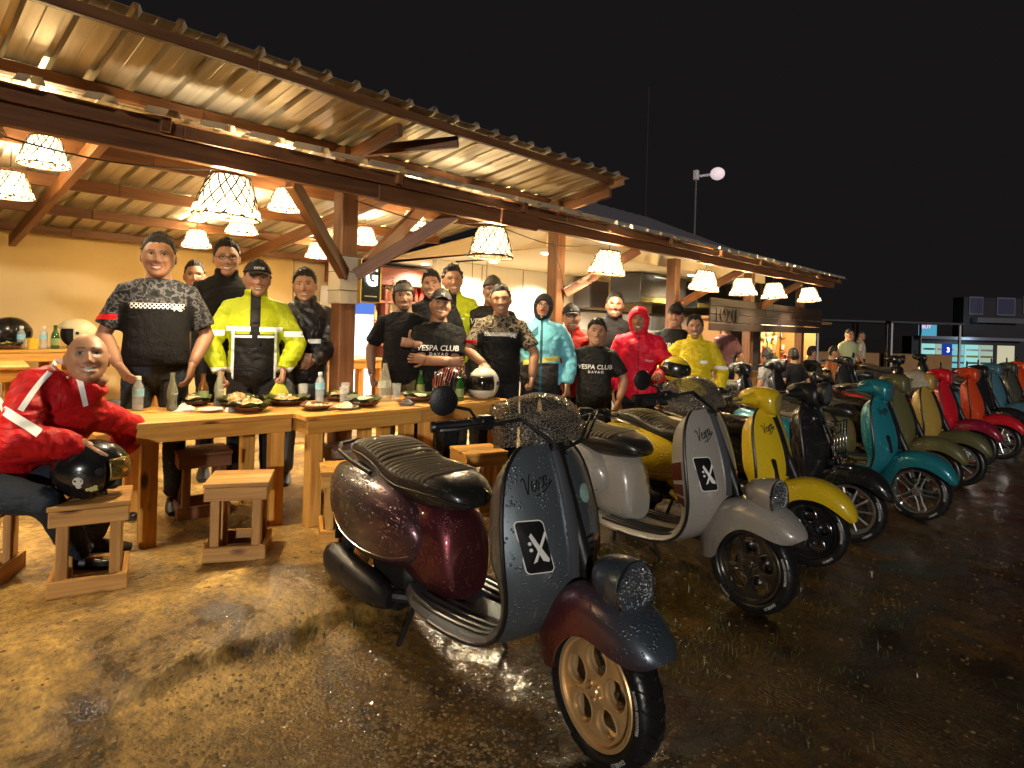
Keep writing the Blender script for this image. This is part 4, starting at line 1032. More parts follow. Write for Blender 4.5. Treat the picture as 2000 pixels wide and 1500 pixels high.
# ================================================================ HELMETS
def helmet(x, y, z, rz, m_shell, label, kind='open', r=0.125, tilt=(0, 0), m_vis=None, extra=None, stripes=None):
    t = thing('helmet', label, 'helmet', (x, y, z), rz, 'motorcycle helmets'); t.rotation_euler = (tilt[0], tilt[1], rz)
    # dome: faces +X; opening cut at the front
    nu, nv = 40, 26; vs = []; fs = []; ok = {}
    def P(u, v):
        a = 2 * pi * u / nu; e = pi * v / nv
        X, Y, Z = sin(e) * cos(a), sin(e) * sin(a), cos(e)
        k = 1.0 + (0.06 if X < 0 else 0) * abs(X) * (1 if Z > -0.3 else 0.6)
        if kind == 'full' and X > 0 and Z < -0.1: k *= 1 + 0.16 * X * min(1, (-Z - 0.1) * 3)
        return (X * r * 1.12 * k, Y * r * 0.93, Z * r * (1.0 if Z > 0 else 1.05) + r * 0.92)
    vs = [P(u, v) for v in range(nv + 1) for u in range(nu)]
    for v in range(nv):
        for u in range(nu):
            a = 2 * pi * (u + .5) / nu; e = pi * (v + .5) / nv; X, Y, Z = sin(e) * cos(a), sin(e) * sin(a), cos(e)
            if Z < -0.86: continue
            if kind == 'open' and X > 0.28 and Z < 0.34: continue
            if kind == 'open' and X > 0.0 and Z < -0.62: continue
            if kind == 'full' and X > 0.33 and -0.34 < Z < 0.42: continue
            a0 = v * nu + u; b0 = v * nu + (u + 1) % nu
            fs.append((a0, a0 + nu, b0 + nu, b0))
    sh = MB().add(vs, fs).build('shell', m_shell, t, smooth=True, angle=60)
    md = sh.modifiers.new('thickness', 'SOLIDIFY'); md.thickness = 0.012; md.offset = -1
    # lining
    MB().ball((-0.008, 0, r * 0.92), (r * 0.93, r * 0.8, r * 0.9), 20, 12).build('lining', mat('helmet_lining', (0.012, 0.011, 0.011), 0.9), t, smooth=True)
    # visor
    V = []; nu2, nv2 = 14, 7
    zl, zh = (-0.40, 0.48) if kind == 'full' else (-0.30, 0.42)
    for j in range(nv2):
        zz = zl + (zh - zl) * j / (nv2 - 1)
        V.append([(sqrt(max(0, 1 - zz * zz)) * cos(q) * r * 1.16, sqrt(max(0, 1 - zz * zz)) * sin(q) * r * 0.955, zz * r + r * 0.92) for q in [(-1.15 + 2.3 * i / (nu2 - 1)) for i in range(nu2)]])
    if m_vis:
        vo = MB().loft(V, cap=False, closed=False).build('visor', m_vis, t, smooth=True); md = vo.modifiers.new('thickness', 'SOLIDIFY'); md.thickness = 0.004
    for s in (-1, 1):
        MB().lathe([(0, 0), (0.016, 0), (0.016, 0.006), (0, 0.007)], 14, M=Matrix.Translation((r * 0.15, s * r * 0.93, r * 0.98)) @ Matrix.Rotation(-s * pi / 2, 4, 'X')).build('pivot', mat('dark_plastic', (0.015, 0.015, 0.016), 0.4), t)
        MB().tube([(r * 0.25, s * r * 0.72, r * 0.15), (r * 0.4, s * r * 0.5, -0.0 + 0.012), (r * 0.42, s * r * 0.1, 0.006)], 0.006, 5, flat=0.4).build('strap', mat('black_strap', (0.012, 0.012, 0.012), 0.8), t)
    if extra: extra(t, r)
    return t
V_SMOKE = mat('smoked_visor', (0.02, 0.018, 0.014), 0.05, alpha=0.8, coat=1.0)
V_GOLD = mat('gold_lens', (0.35, 0.26, 0.06), 0.12, 0.8, coat=1.0)
H_BLACK = mat('black_helmet_gloss', (0.010, 0.010, 0.011), 0.22, coat=0.6)
def dis(t, r, name, pts_a_e, size, m, n=12, k=0.012):
    for (a, e, q) in pts_a_e:
        X, Y, Z = cos(e) * cos(a), cos(e) * sin(a), sin(e)
        c = Vector((X * r * 1.125 * (1.06 if X < 0 else 1), Y * r * 0.935, Z * r + r * 0.92)); nrm = Vector((X / 1.12, Y / 0.93, Z)).normalized()
        M = Matrix.Translation(c) @ nrm.to_track_quat('Z', 'Y').to_matrix().to_4x4()
        MB().lathe([(0, 0.002), (size * q, 0.001), (size * q, -0.002)], n, M=M).build(name, m, t)
def skull_stickers(t, r):
    Wm = mat('sticker_white', (0.7, 0.68, 0.62), 0.5); Dm = mat('sticker_black', (0.01, 0.01, 0.01), 0.5)
    dis(t, r, 'skull_sticker', [(-1.95, -0.22, 1.0)], 0.021, Wm)
    dis(t, r * 1.006, 'skull_eye', [(-2.02, -0.20, 1.0), (-1.87, -0.20, 1.0)], 0.0055, Dm, 8)
    dis(t, r, 'skull_jaw', [(-1.95, -0.40, 1.0)], 0.011, Wm)
    dis(t, r, 'flower_sticker', [(-1.62, -0.52, 1), (-1.52, -0.47, 1), (-1.50, -0.58, 1), (-1.60, -0.62, 1), (-1.72, -0.55, 1)], 0.010, mat('sticker_cream', (0.7, 0.66, 0.3), 0.5), 10)
    MB().tube([(r * 0.3 + 0.06 * cos(q), r * 0.0 + r * 0.9 * sin(q), r * 1.15) for q in [-1.2 + 0.24 * i for i in range(11)]], 0.007, 6, flat=1.6).build('goggle_band', mat('black_strap', (0.012, 0.012, 0.012), 0.8), t)
helmet(0.79, 3.40, ground_z(0.79, 3.4) + 0.402, radians(-10), H_BLACK, 'black open-face helmet with skull and flower stickers under the seated man\'s hand', 'open', 0.135, m_vis=V_GOLD, extra=skull_stickers)
def vents(t, r):
    for z, w in ((1.48, 0.028), (0.72, 0.028)):
        MB().box((-0.01, -r * 0.90 if z > 1.2 else -r * 0.93, r * z), (0.055, 0.012, 0.007), ch=0.002).build('vent', mat('vent_dark', (0.03, 0.03, 0.03), 0.5), t)
    MB().box((-0.03, -r * 0.945, r * 0.42), (0.026, 0.004, 0.012)).build('maker_mark', mat('sticker_black', (0.01, 0.01, 0.01), 0.5), t)
helmet(3.40, 3.50, TT, radians(205), mat('cream_helmet', (0.80, 0.74, 0.58), 0.25, coat=0.6), 'cream white full-face helmet on the front table under a man\'s hand', 'full', 0.128, m_vis=V_SMOKE, extra=vents)
def mat_redhelm():
    m, nt, N, L, B = _new('red_pattern_helmet'); tc = N.new('ShaderNodeTexCoord')
    wv = N.new('ShaderNodeTexWave'); wv.inputs['Scale'].default_value = 7; wv.inputs['Distortion'].default_value = 5; wv.inputs['Detail'].default_value = 1; L.new(tc.outputs['Object'], wv.inputs['Vector'])
    rp = N.new('ShaderNodeValToRGB'); rp.color_ramp.interpolation = 'CONSTANT'; e = rp.color_ramp.elements
    e[0].color = (0.01, 0.01, 0.01, 1); e[1].position = 0.55; e[1].color = (0.45, 0.01, 0.012, 1); k = e.new(0.48); k.color = (0.7, 0.66, 0.6, 1); k = e.new(0.85); k.color = (0.01, 0.01, 0.01, 1)
    L.new(wv.outputs['Fac'], rp.inputs['Fac']); L.new(rp.outputs['Color'], B.inputs['Base Color']); B.inputs['Roughness'].default_value = 0.2; B.inputs['Coat Weight'].default_value = 0.7
    return m
helmet(3.20, 3.66, TT, radians(-60), mat_redhelm(), 'red and black swirl-patterned helmet before the man with crossed arms', 'full', 0.125, m_vis=V_SMOKE)
helmet(1.02, 7.3, 1.152, radians(10), H_BLACK, 'glossy black helmet on the tall side table', 'open', 0.15, m_vis=V_SMOKE)
helmet(1.52, 7.25, 1.152, radians(180), mat('ivory_helmet', (0.74, 0.62, 0.36), 0.3, coat=0.4), 'ivory open-face helmet behind the bald seated man', 'open', 0.15)
# sign board and lit letter on the main post
t = thing('letter_sign', 'black sign box with gold frame and one glowing white letter on the main post', 'sign', (2.74, 4.12, 1.80), radians(8))
MB().box((0, 0, 0), (0.19, 0.05, 0.31), ch=0.003).build('panel', mat('sign_black', (0.012, 0.016, 0.012), 0.3), t)
for s in (-1, 1):
    MB().box((s * 0.098, -0.004, 0), (0.012, 0.058, 0.33), ch=0.002).build('frame', mat('gold_frame', (0.45, 0.28, 0.06), 0.35, 0.6), t)
    MB().box((0, -0.004, s * 0.16), (0.184, 0.058, 0.012), ch=0.002).build('frame', mat('gold_frame', (0.45, 0.28, 0.06), 0.35, 0.6), t)
me = text_mesh('glowing_letter', 'G', 0.22, 0.004, bold=0.005); o = link('glowing_letter', me, mat_emit('neon_white', (1.0, 0.95, 0.82), 5.0), t); o.rotation_euler = (pi / 2, 0, 0); o.location = (0, -0.036, 0.035); o.scale = (0.75, 1, 1)
MB().box((0, -0.0275, -0.115), (0.12, 0.004, 0.008)).build('baseline', mat('sign_line', (0.5, 0.5, 0.42), 0.5), t)
t = thing('paper_wrap', 'white paper sheet tied round the main timber post with wire', 'paper', (2.575, 4.2, 1.62))
MB().box((0, 0, 0.18), (0.172, 0.172, 0.36), ch=0.004).build('sheet', mat('pale_paper', (0.62, 0.52, 0.36), 0.8, vary=0.15, bump=0.3, bscale=12), t)
for z in (0.10, 0.24, 0.355):
    MB().tube([(0.088 * sx, 0.088 * sy, z) for sx, sy in ((-1, -1), (1, -1), (1, 1), (-1, 1))], 0.003, 5, closed=True).build('wire', M_CORD, t)
# ================================================================ PEOPLE
def remesh(mb, voxel, smooth=4, name='cloth'):
    me = mb.mesh(name); o = bpy.data.objects.new(name, me); COL.objects.link(o)
    md = o.modifiers.new('r', 'REMESH'); md.mode = 'VOXEL'; md.voxel_size = voxel
    if smooth:
        ms = o.modifiers.new('s', 'SMOOTH'); ms.iterations = smooth; ms.factor = 0.5
    dg = bpy.context.evaluated_depsgraph_get(); dg.update()
    out = bpy.data.meshes.new_from_object(o.evaluated_get(dg))
    bpy.data.objects.remove(o); bpy.data.meshes.remove(me)
    out.polygons.foreach_set('use_smooth', [True] * len(out.polygons)); out.name = name
    return out
def wrinkle(me, amp, sc=9.0, seed=0):
    n = len(me.vertices); nr = [v.normal.copy() for v in me.vertices]
    for v, nn in zip(me.vertices, nr):
        p = Vector((v.co.x * sc * 0.8 + seed, v.co.y * sc * 0.8, v.co.z * sc * 1.35 + v.co.x * sc * 0.5))
        d = noise.noise(p + Vector((0, 0, noise.noise(p * 0.6) * 1.5)))
        d = 1 - abs(d) * 2.4
        v.co += nn * (amp * d * 0.6 + amp * 0.5 * noise.noise(p * 2.6))
    me.update()
def ring(c, rx, ry, n=18, pw=2.3, M=None):
    out = []
    for k in range(n):
        a = 2 * pi * k / n; ca, sa = cos(a), sin(a)
        x = rx * math.copysign(abs(ca) ** (2 / pw), ca); y = ry * math.copysign(abs(sa) ** (2 / pw), sa)
        p = Vector((c[0] + x, c[1] + y, c[2]))
        out.append(tuple(M(p)) if M else tuple(p))
    return out
def ik(S, W, l1, l2, hint):
    S, W = Vector(S), Vector(W); d = W - S; L = min(d.length, (l1 + l2) * 0.998); dn = d.normalized()
    W = S + dn * L
    a = (l1 * l1 - l2 * l2 + L * L) / (2 * L); h = sqrt(max(1e-8, l1 * l1 - a * a))
    hv = Vector(hint); hv = (hv - dn * hv.dot(dn)).normalized()
    return S + dn * a + hv * h, W
def g2(x, z, cx, cz, sx, sz): return exp(-((x - cx) / sx) ** 2 - ((z - cz) / sz) ** 2)

SKIN = (0.345, 0.178, 0.102)
def head_geo(seed, smile=1.0, wide=1.0, jaw=1.0, beard=0.0, tone=1.0, openm=1.0, nu=84):
    rng = random.Random(seed)
    es = [radians(a) for a in [55 * (i / 13) for i in range(13)] + [55 + 97 * i / 54 for i in range(54)] + [152 + 28 * i / 6 for i in range(7)]]
    V = []; Cc = []; D = []
    sk = [c * tone for c in SKIN]
    nw = rng.uniform(0.9, 1.15); ew = rng.uniform(0.95, 1.06); bz = rng.uniform(-0.002, 0.003)
    for e in es:
        for i in range(nu):
            u = -1 + 2 * i / nu; a = pi * math.copysign(abs(u) ** 1.35, u)
            X, Y, Z = sin(e) * sin(a), -sin(e) * cos(a), cos(e)
            x = X * 0.0775 * wide; z = Z * 0.118
            y = (math.copysign(abs(Y) ** 0.9, Y)) * (0.088 if Y < 0 else 0.102)
            t = max(0, -Z)
            x *= 1 - 0.24 * t ** 1.7 / jaw
            if Z > 0: x *= 1 + 0.03 * sin(pi * Z)
            y -= 0.042 * sstep(0.3, 1.0, t)
            if Y > 0 and Z < 0: y -= 0.035 * t * Y
            fw = sstep(0.0, 0.35, -Y)
            ax = abs(x); d = 0
            zm = -0.056 + smile * 0.010 * (x / 0.028) ** 2
            mm = 1 - sstep(0.024, 0.034, ax)
            d += 0.0045 * g2(ax, z, 0.028, 0.037 + bz, 0.026, 0.010)
            d -= 0.0125 * g2(ax, z, 0.031 * ew, 0.019, 0.017, 0.011)
            d += 0.020 * exp(-(x / (0.0105 * nw)) ** 2) * sstep(0.036, -0.016, z) * (1 - sstep(-0.022, -0.034, z)) if z < 0.036 and z > -0.04 else 0
            d += 0.008 * g2(x, z, 0, -0.018, 0.012 * nw, 0.010)
            d += 0.008 * g2(ax, z, 0.0145 * nw, -0.024, 0.008, 0.008)
            d += 0.008 * smile * g2(ax, z, 0.043, -0.018, 0.019, 0.017)
            d -= 0.006 * smile * g2(ax, z, 0.036, -0.046, 0.007, 0.018)
            d += 0.006 * g2(x, z, 0, -0.055, 0.032, 0.026)
            d += mm * (0.0035 * exp(-((z - zm - 0.009) / 0.004) ** 2) + 0.005 * exp(-((z - zm + 0.011) / 0.005) ** 2) - 0.0035 * openm * exp(-((z - zm) / 0.005) ** 2))
            d += 0.007 * g2(x, z, 0, -0.098, 0.024, 0.014)
            V.append(Vector((x, y - d * fw, z))); D.append((a, e, X, Y, Z, x, z))
            # colouring
            c = list(sk); k = 1 + 0.10 * noise.noise(Vector((x * 60 + seed, y * 60, z * 60)))
            c = [q * k for q in c]
            if fw > 0.1:
                r = g2(ax, z, 0.042, -0.018, 0.022, 0.02) * 0.35 + 0.35 * g2(x, z, 0, -0.02, 0.016, 0.012)
                c = [c[0] * (1 + 0.12 * r), c[1] * (1 - 0.12 * r), c[2] * (1 - 0.12 * r)]
                lipm = mm * exp(-((z - zm) / 0.0125) ** 4)
                c = [c[j] * (1 - lipm) + (0.33, 0.105, 0.075)[j] * tone * lipm for j in range(3)]
                if openm > 0.2 and ax < 0.0235:
                    hh = 0.0065 * openm * (1 - (x / 0.0240) ** 2)
                    if abs(z - zm) < hh + 0.0010: c = [0.62, 0.57, 0.47]
                    elif abs(z - zm) < hh + 0.0026: c = [0.10, 0.03, 0.025]
                bw = exp(-((z - (0.041 + bz - 6.0 * (ax - 0.030) ** 2)) / 0.0042) ** 4) * sstep(0.009, 0.014, ax) * (1 - sstep(0.044, 0.052, ax))
                c = [c[j] * (1 - bw * 0.9) + (0.018, 0.012, 0.008)[j] * bw * 0.9 for j in range(3)]
                dx = ax - 0.031 * ew; hz = 0.0042 * max(0, 1 - (dx / 0.0155) ** 2); dz = z - 0.0185
                if abs(dx) < 0.0155:
                    if abs(dz) < hz: c = [0.012, 0.009, 0.007] if abs(dx) < 0.0065 else [0.48, 0.44, 0.38]
                    elif hz <= dz < hz + 0.0032 or -hz - 0.0016 < dz <= -hz: c = [0.045, 0.024, 0.016]
                if beard:
                    b = beard * (0.55 * sstep(-0.045, -0.075, z) * (1 - 0.6 * lipm) + 0.8 * exp(-((z - zm - 0.019) / 0.006) ** 2) * (1 - sstep(0.022, 0.034, ax)) + 0.8 * g2(x, z, 0, -0.088, 0.022, 0.02))
                    b = min(0.92, b); c = [c[j] * (1 - b) + (0.02, 0.014, 0.01)[j] * b for j in range(3)]
            Cc.append(c)
    F = []
    for v in range(len(es) - 1):
        for i in range(nu):
            a0 = v * nu + i; b0 = v * nu + (i + 1) % nu
            F.append((a0, a0 + nu, b0 + nu, b0))
    return V, F, Cc, D, nu

def shell(geo, mask, th, namp=0.0, nsc=60, seed=0, inner=0.004, name='hair', stretch=(1, 1, 1), extra=None):
    """a layer over the head (hair, cap, hood): thickness th where mask is 1, diving under the skin where it falls to 0"""
    V, F, C, D, nu = geo; P = []; Mk = []
    for p, d in zip(V, D):
        m = mask(d); Mk.append(m)
        q = Vector((p.x / 0.0775 ** 2, p.y / 0.095 ** 2, p.z / 0.118 ** 2)).normalized()
        k = -inner + (inner + th) * m
        if namp: k += namp * m * noise.noise(Vector((p.x * nsc * stretch[0] + seed, p.y * nsc * stretch[1], p.z * nsc * stretch[2])))
        r = p + q * k
        if extra: r = extra(r, d, m)
        P.append(r)
    Fs = [f for f in F if max(Mk[i] for i in f) > 0.02]
    used = sorted({i for f in Fs for i in f}); idx = {j: n for n, j in enumerate(used)}
    mb = MB(); mb.add([P[i] for i in used], [tuple(idx[i] for i in f) for f in Fs])
    return mb

def hair_mask(line=0.062, side=-0.005, back=-0.06, recede=0.0):
    def f(d):
        a, e, X, Y, Z, x, z = d
        fr = max(0.0, -Y)                       # 1 at the front
        aa = abs(a)
        if aa < 0.95: h = line - 0.008 * (aa / 0.95) ** 2 + recede * math.exp(-((aa - 0.55) / 0.25) ** 2)
        elif aa < 1.35: h = line - 0.008 + (side - line + 0.008) * (aa - 0.95) / 0.4
        elif aa < 1.75: h = side + 0.03 * sstep(1.35, 1.55, aa)
        else: h = side + 0.03 + (back - side - 0.03) * sstep(1.75, 2.5, aa)
        h += 0.007 * noise.noise(Vector((a * 9, z * 30, line * 900))) + 0.004 * noise.noise(Vector((a * 26, 1, line * 900)))
        return sstep(h - 0.002, h + 0.016, z)
    return f
def cap_mask(tilt=0.25, base=0.045):
    def f(d):
        a, e, X, Y, Z, x, z = d
        h = base - tilt * 0.08 * (Y + 0.2)
        return sstep(h - 0.004, h + 0.002, z)
    return f
def face_open_mask(rx=0.058, zc=-0.015, rz=0.075):
    def f(d):
        a, e, X, Y, Z, x, z = d
        if Y > -0.05: return 1.0
        q = (x / rx) ** 2 + ((z - zc) / rz) ** 2
        return sstep(0.9, 1.12, q)
    return f

M_SKIN = None
def skin_mat():
    global M_SKIN
    if M_SKIN: return M_SKIN
    m, nt, N, L, B = _new('skin'); at = N.new('ShaderNodeAttribute'); at.attribute_name = 'tint'
    L.new(at.outputs['Color'], B.inputs['Base Color']); B.inputs['Roughness'].default_value = 0.48
    B.inputs['Subsurface Weight'].default_value = 0.25; B.inputs['Subsurface Radius'].default_value = (1.0, 0.35, 0.2); B.inputs['Subsurface Scale'].default_value = 0.012
    tc = N.new('ShaderNodeTexCoord'); nz = N.new('ShaderNodeTexNoise'); nz.inputs['Scale'].default_value = 220; L.new(tc.outputs['Object'], nz.inputs['Vector'])
    bp = N.new('ShaderNodeBump'); bp.inputs['Strength'].default_value = 0.12; bp.inputs['Distance'].default_value = 0.004; L.new(nz.outputs['Fac'], bp.inputs['Height']); L.new(bp.outputs['Normal'], B.inputs['Normal'])
    M_SKIN = m; return m

def hand_into(mb, W, fdir, pn, side, pose, s=1.0):
    """five fingers: W wrist, fdir along the fingers, pn palm normal (the way the palm faces), side +1/-1 puts the thumb"""
    f = Vector(fdir).normalized(); n = Vector(pn); n = (n - f * n.dot(f)).normalized(); t = f.cross(n) * side   # t: towards the thumb
    M = Matrix((f, t, n)).transposed().to_4x4(); M.translation = W
    P = lambda x, y, z: (x * s, y * s, z * s)
    R = []
    for (x, w, h) in ((-0.01, 0.026, 0.022), (0.02, 0.034, 0.020), (0.05, 0.040, 0.018), (0.078, 0.040, 0.015), (0.092, 0.036, 0.010)):
        R.append([P(x, w * cos(2 * pi * k / 10), h * sin(2 * pi * k / 10)) for k in range(10)])
    mb.loft(R, M=M)
    curl = {'relaxed': (0.35, 0.5, 0.4), 'flat': (0.05, 0.12, 0.1), 'fist': (1.3, 1.5, 1.0), 'grip': (0.7, 0.9, 0.6), 'drape': (0.35, 0.35, 0.3), 'thumb': (1.35, 1.5, 1.0)}[pose]
    for i, (y, L0) in enumerate(((0.029, 0.072), (0.010, 0.082), (-0.010, 0.076), (-0.028, 0.060))):
        p = Vector((0.085, y, 0)); ang = 0; pts = [(0.06, y * 0.95, 0), tuple(p)]; rad = [0.0095, 0.0095]
        spread = (0.10, 0.03, -0.04, -0.12)[i] * (1.6 if pose in ('drape', 'flat') else 0.6)
        for j, fr in enumerate((0.45, 0.32, 0.23)):
            ang += curl[j]
            p = p + Vector((cos(ang) * cos(spread), sin(spread), sin(ang))) * L0 * fr
            pts.append(tuple(p)); rad.append((0.0088, 0.0080, 0.0066)[j])
        mb.tube([P(*q) for q in pts], [r * s for r in rad], 7, M=M)
    if pose == 'thumb': tp = [(0.02, 0.028, 0.004), (0.04, 0.05, 0.004), (0.045, 0.085, 0.0), (0.040, 0.112, -0.002)]
    elif pose in ('fist', 'grip'): tp = [(0.02, 0.026, 0.006), (0.045, 0.046, 0.016), (0.07, 0.038, 0.032), (0.088, 0.018, 0.038)]
    else: tp = [(0.015, 0.024, 0.004), (0.04, 0.050, 0.010), (0.062, 0.064, 0.014), (0.084, 0.068, 0.016)]
    mb.tube([P(*q) for q in tp], [0.013 * s, 0.0115 * s, 0.010 * s, 0.0075 * s], 8, M=M)

DEF_R = dict(w=(-0.245, -0.04, 0.87), hint=(-0.5, 0.6, 0), hand='relaxed', pn=(1, 0, 0))
def person(label, x, y, H, top, legs, R=None, L=None, sleeve='short', bulk=0.0, belly=0.0, hair='short', hair_col=(0.012, 0.010, 0.009), face=None, face_yaw=0.0, head_rot=(0, 0, 0), yaw=None,
           lean=(0, 0), drop=0.0, cap=None, hood=None, glasses=False, texts=(), collar=False, shoes=(0.015, 0.014, 0.014), headk=1.08, z=None, vox=0.014, foot=None, wr=0.006, seat=None, group='people posing for the photograph', strips=(), low=False, recede=0.0, hem=0.80):
    seed = int(abs(x * 131 + y * 977)) + 5
    headk = 1 + (headk - 1) * 0.55
    rf = random.Random(seed + 1); face = dict(dict(smile=rf.uniform(0.6, 1.15), openm=rf.choice((0.3, 0.7, 0.9, 1.1)), wide=rf.uniform(0.97, 1.06), jaw=rf.uniform(0.9, 1.3)), **(face or {})); geo = head_geo(seed, nu=48 if low else 84, **face)
    R = dict(DEF_R, **(R or {})); Ld = dict(DEF_R, w=(0.245, -0.04, 0.87), hint=(0.5, 0.6, 0), pn=(-1, 0, 0)); Ld.update(L or {}); L = Ld
    rr0 = random.Random(seed); head_rot = (head_rot[0] + rr0.uniform(-0.05, 0.05), head_rot[1] + rr0.uniform(-0.10, 0.10), head_rot[2] + rr0.uniform(-0.14, 0.14))
    bm = MB()
    hipz = 0.89 - drop
    lx, ly = lean
    def U(p, full=False):
        """bend of the upper body about the hips"""
        p = Vector(p); p.z -= drop
        if lx == 0 and ly == 0: return p
        k = 1.0 if full else sstep(0.86 - drop, 1.16 - drop, p.z)
        piv = Vector((0, 0, hipz))
        return piv + Matrix.Rotation(ly * k, 3, 'Y') @ (Matrix.Rotation(lx * k, 3, 'X') @ (p - piv))
    TOR = [(0.80, 0.10, 0.085, 0.0), (0.86, 0.148, 0.110, 0.0), (0.95, 0.156, 0.114, -0.004), (1.05, 0.147, 0.106, -0.006), (1.15, 0.150, 0.110, -0.008), (1.24, 0.160, 0.118, -0.004), (1.335, 0.160, 0.108, 0.004), (1.395, 0.146, 0.094, 0.012), (1.432, 0.112, 0.080, 0.014), (1.462, 0.072, 0.066, 0.012), (1.48, 0.055, 0.058, 0.01)]
    def torso(mb, ex, z0, z1, n=22, pw=2.15, top_in=0.0):
        rs = []
        for (zz, rx, ry, cy) in loft_curve(TOR, 26):
            if zz < z0 - 0.02 or zz > z1: continue
            b = belly * exp(-((zz - 1.02) / 0.14) ** 2)
            rs.append(ring((0, cy - b * 0.6, zz), rx + ex + b * 0.45, ry + ex * 0.9 + b * 0.6, n, pw, U))
        mb.loft(rs)
    torso(bm, -0.012, 0.80, 1.46, 14)
    # neck
    bm.loft([ring((0, 0.012 - 0.012 * i / 4, 1.42 + 0.03 * i), 0.062 + 0.022 * (1 - i / 4) ** 2, 0.064 + 0.012 * (1 - i / 4), 14, 2.0, lambda p: U(p, True)) for i in range(5)])
    Sh = {-1: U((-0.170, 0.010, 1.358), True), 1: U((0.170, 0.010, 1.358), True)}
    arms = {}
    for s, A in ((-1, R), (1, L)):
        E, W = ik(Sh[s], Vector(A['w']) - Vector((0, 0, drop * A.get('dropk', 1))), 0.285, 0.25, A['hint'])
        arms[s] = (Sh[s], E, W)
        bm.tube([Sh[s] + Vector((-s * 0.06, 0, 0.0)), Sh[s], Sh[s].lerp(E, 0.35), Sh[s].lerp(E, 0.8), E, E.lerp(W, 0.3), E.lerp(W, 0.75), W], [0.05, 0.053, 0.050, 0.045, 0.044, 0.046, 0.036, 0.029], 12)
        if A['hand']:
            fd = A.get('fd') or (W - E).normalized()
            hand_into(bm, W, fd, A['pn'], A.get('side', s), A['hand'], 1.04)
    # legs
    kn = []
    for s in (-1, 1):
        hp = Vector((s * 0.088, 0, hipz))
        an = Vector((s * 0.115, 0.02, 0.085)) if not seat else Vector(seat[s])
        k, an = ik(hp, an, 0.415, 0.40, (s * 0.15, -1, 0) if not seat else (s * 0.25, -1, 0.6)); kn.append((hp, k, an))
        bm.tube([hp + Vector((0, 0, 0.05)), hp, k, an], [0.07, 0.075, 0.05, 0.036], 8)
    o_body = len(bm.v)
    # head + ears
    hc = Vector((0, -0.018, 1.566)); nk = Vector((0, 0.01, 1.47))
    HM = Matrix.Translation(nk) @ Euler(head_rot, 'XYZ').to_matrix().to_4x4() @ Matrix.Translation(hc - nk) @ Matrix.Scale(headk, 4)
    HM = Matrix.Translation((0, 0, 0.012 * (headk - 1) / 0.08)) @ HM
    UU = lambda p: U(p, True)
    hv = [UU(HM @ p) for p in geo[0]]
    bm.add(hv, geo[1])
    for s in (-1, 1):
        e = MB(); e.ball((s * 0.078 * face.get('wide', 1.0), 0.008, 0.0), (0.010, 0.018, 0.031), 10, 8)
        bm.add([UU(HM @ Vector(p)) for p in e.v], e.f)
    # one mesh: body
    me = bpy.data.meshes.new('person'); me.from_pydata(bm.v, [], bm.f)
    b2 = bmesh.new(); b2.from_mesh(me); bmesh.ops.recalc_face_normals(b2, faces=b2.faces); b2.to_mesh(me); b2.free()
    me.polygons.foreach_set('use_smooth', [True] * len(me.polygons))
    ca = me.color_attributes.new('tint', 'FLOAT_COLOR', 'POINT'); tn = face.get('tone', 1.0)
    cols = np.ones((len(me.vertices), 4), np.float32); cols[:, :3] = np.array(SKIN) * tn * 0.96
    cols[o_body:o_body + len(geo[2]), :3] = np.array(geo[2]); ca.data.foreach_set('color', cols.ravel())
    root = link('person', me, skin_mat()); tag(root, label, 'person', group)
    root.location = (x, y, ground_z(x, y) if z is None else z); k = H / 1.70
    root.scale = (k, k, k); root.rotation_euler = (0, 0, (atan2(-x, y) if yaw is None else yaw) + face_yaw)
    # top garment
    sm = MB(); bulk *= 0.6; ex = 0.014 + bulk
    torso(sm, ex, hem, 1.452)
    for s in (-1, 1):
        S_, E, W = arms[s]
        ins = S_ + Vector((-s * 0.10, 0, 0.012))
        if sleeve == 'short':
            c = S_.lerp(E, 0.40); e2 = S_.lerp(E, 0.80)
            sm.tube([ins, S_ + Vector((0, 0, -0.005)), c, e2], [0.066 + bulk, 0.064 + bulk, 0.063 + bulk, 0.068 + bulk], 14)
        else:
            sm.tube([ins, S_ + Vector((0, 0, -0.003)), S_.lerp(E, 0.4), S_.lerp(E, 0.85), E + (E - S_.lerp(W, 0.5)).normalized() * 0.006, E.lerp(W, 0.25), E.lerp(W, 0.7), E.lerp(W, 0.96)], [0.066 + bulk, 0.065 + bulk, 0.061 + bulk, 0.057 + bulk, 0.057 + bulk, 0.056 + bulk, 0.048 + bulk, 0.038 + bulk * 0.5], 14)
    if collar:
        sm.loft([ring((0, 0.006 - 0.012 * i, 1.40 + 0.035 * i), (0.094, 0.080, 0.078, 0.080)[i], (0.084, 0.076, 0.076, 0.08)[i], 16, 2.0, lambda p: U(p, True)) for i in range(4)])
    sme = remesh(sm, vox, 4, 'shirt')
    wrinkle(sme, wr * (1.1 if sleeve == 'short' else 1.7), 6.5 if sleeve == 'short' else 8.5, seed)
    shirt = link('shirt' if sleeve == 'short' else 'jacket', sme, top, root)
    # trousers
    tm = MB()
    rs = [ring((0, 0, zz - drop), rx, ry, 18, 2.3) for zz, rx, ry in ((0.80, 0.12, 0.10), (0.86, 0.168, 0.128), (0.95, 0.170, 0.126), (1.0, 0.160, 0.118))]
    tm.loft(rs)
    for (hp, kk, an) in kn:
        tm.tube([hp + Vector((0, 0, 0.04)), hp + (kk - hp) * 0.12, hp.lerp(kk, 0.6), kk, kk.lerp(an, 0.4), an + (kk - an).normalized() * 0.01], [0.092, 0.096, 0.080, 0.068, 0.064, 0.056], 12)
    tme = remesh(tm, 0.018, 4, 'trousers'); wrinkle(tme, 0.005, 10, seed)
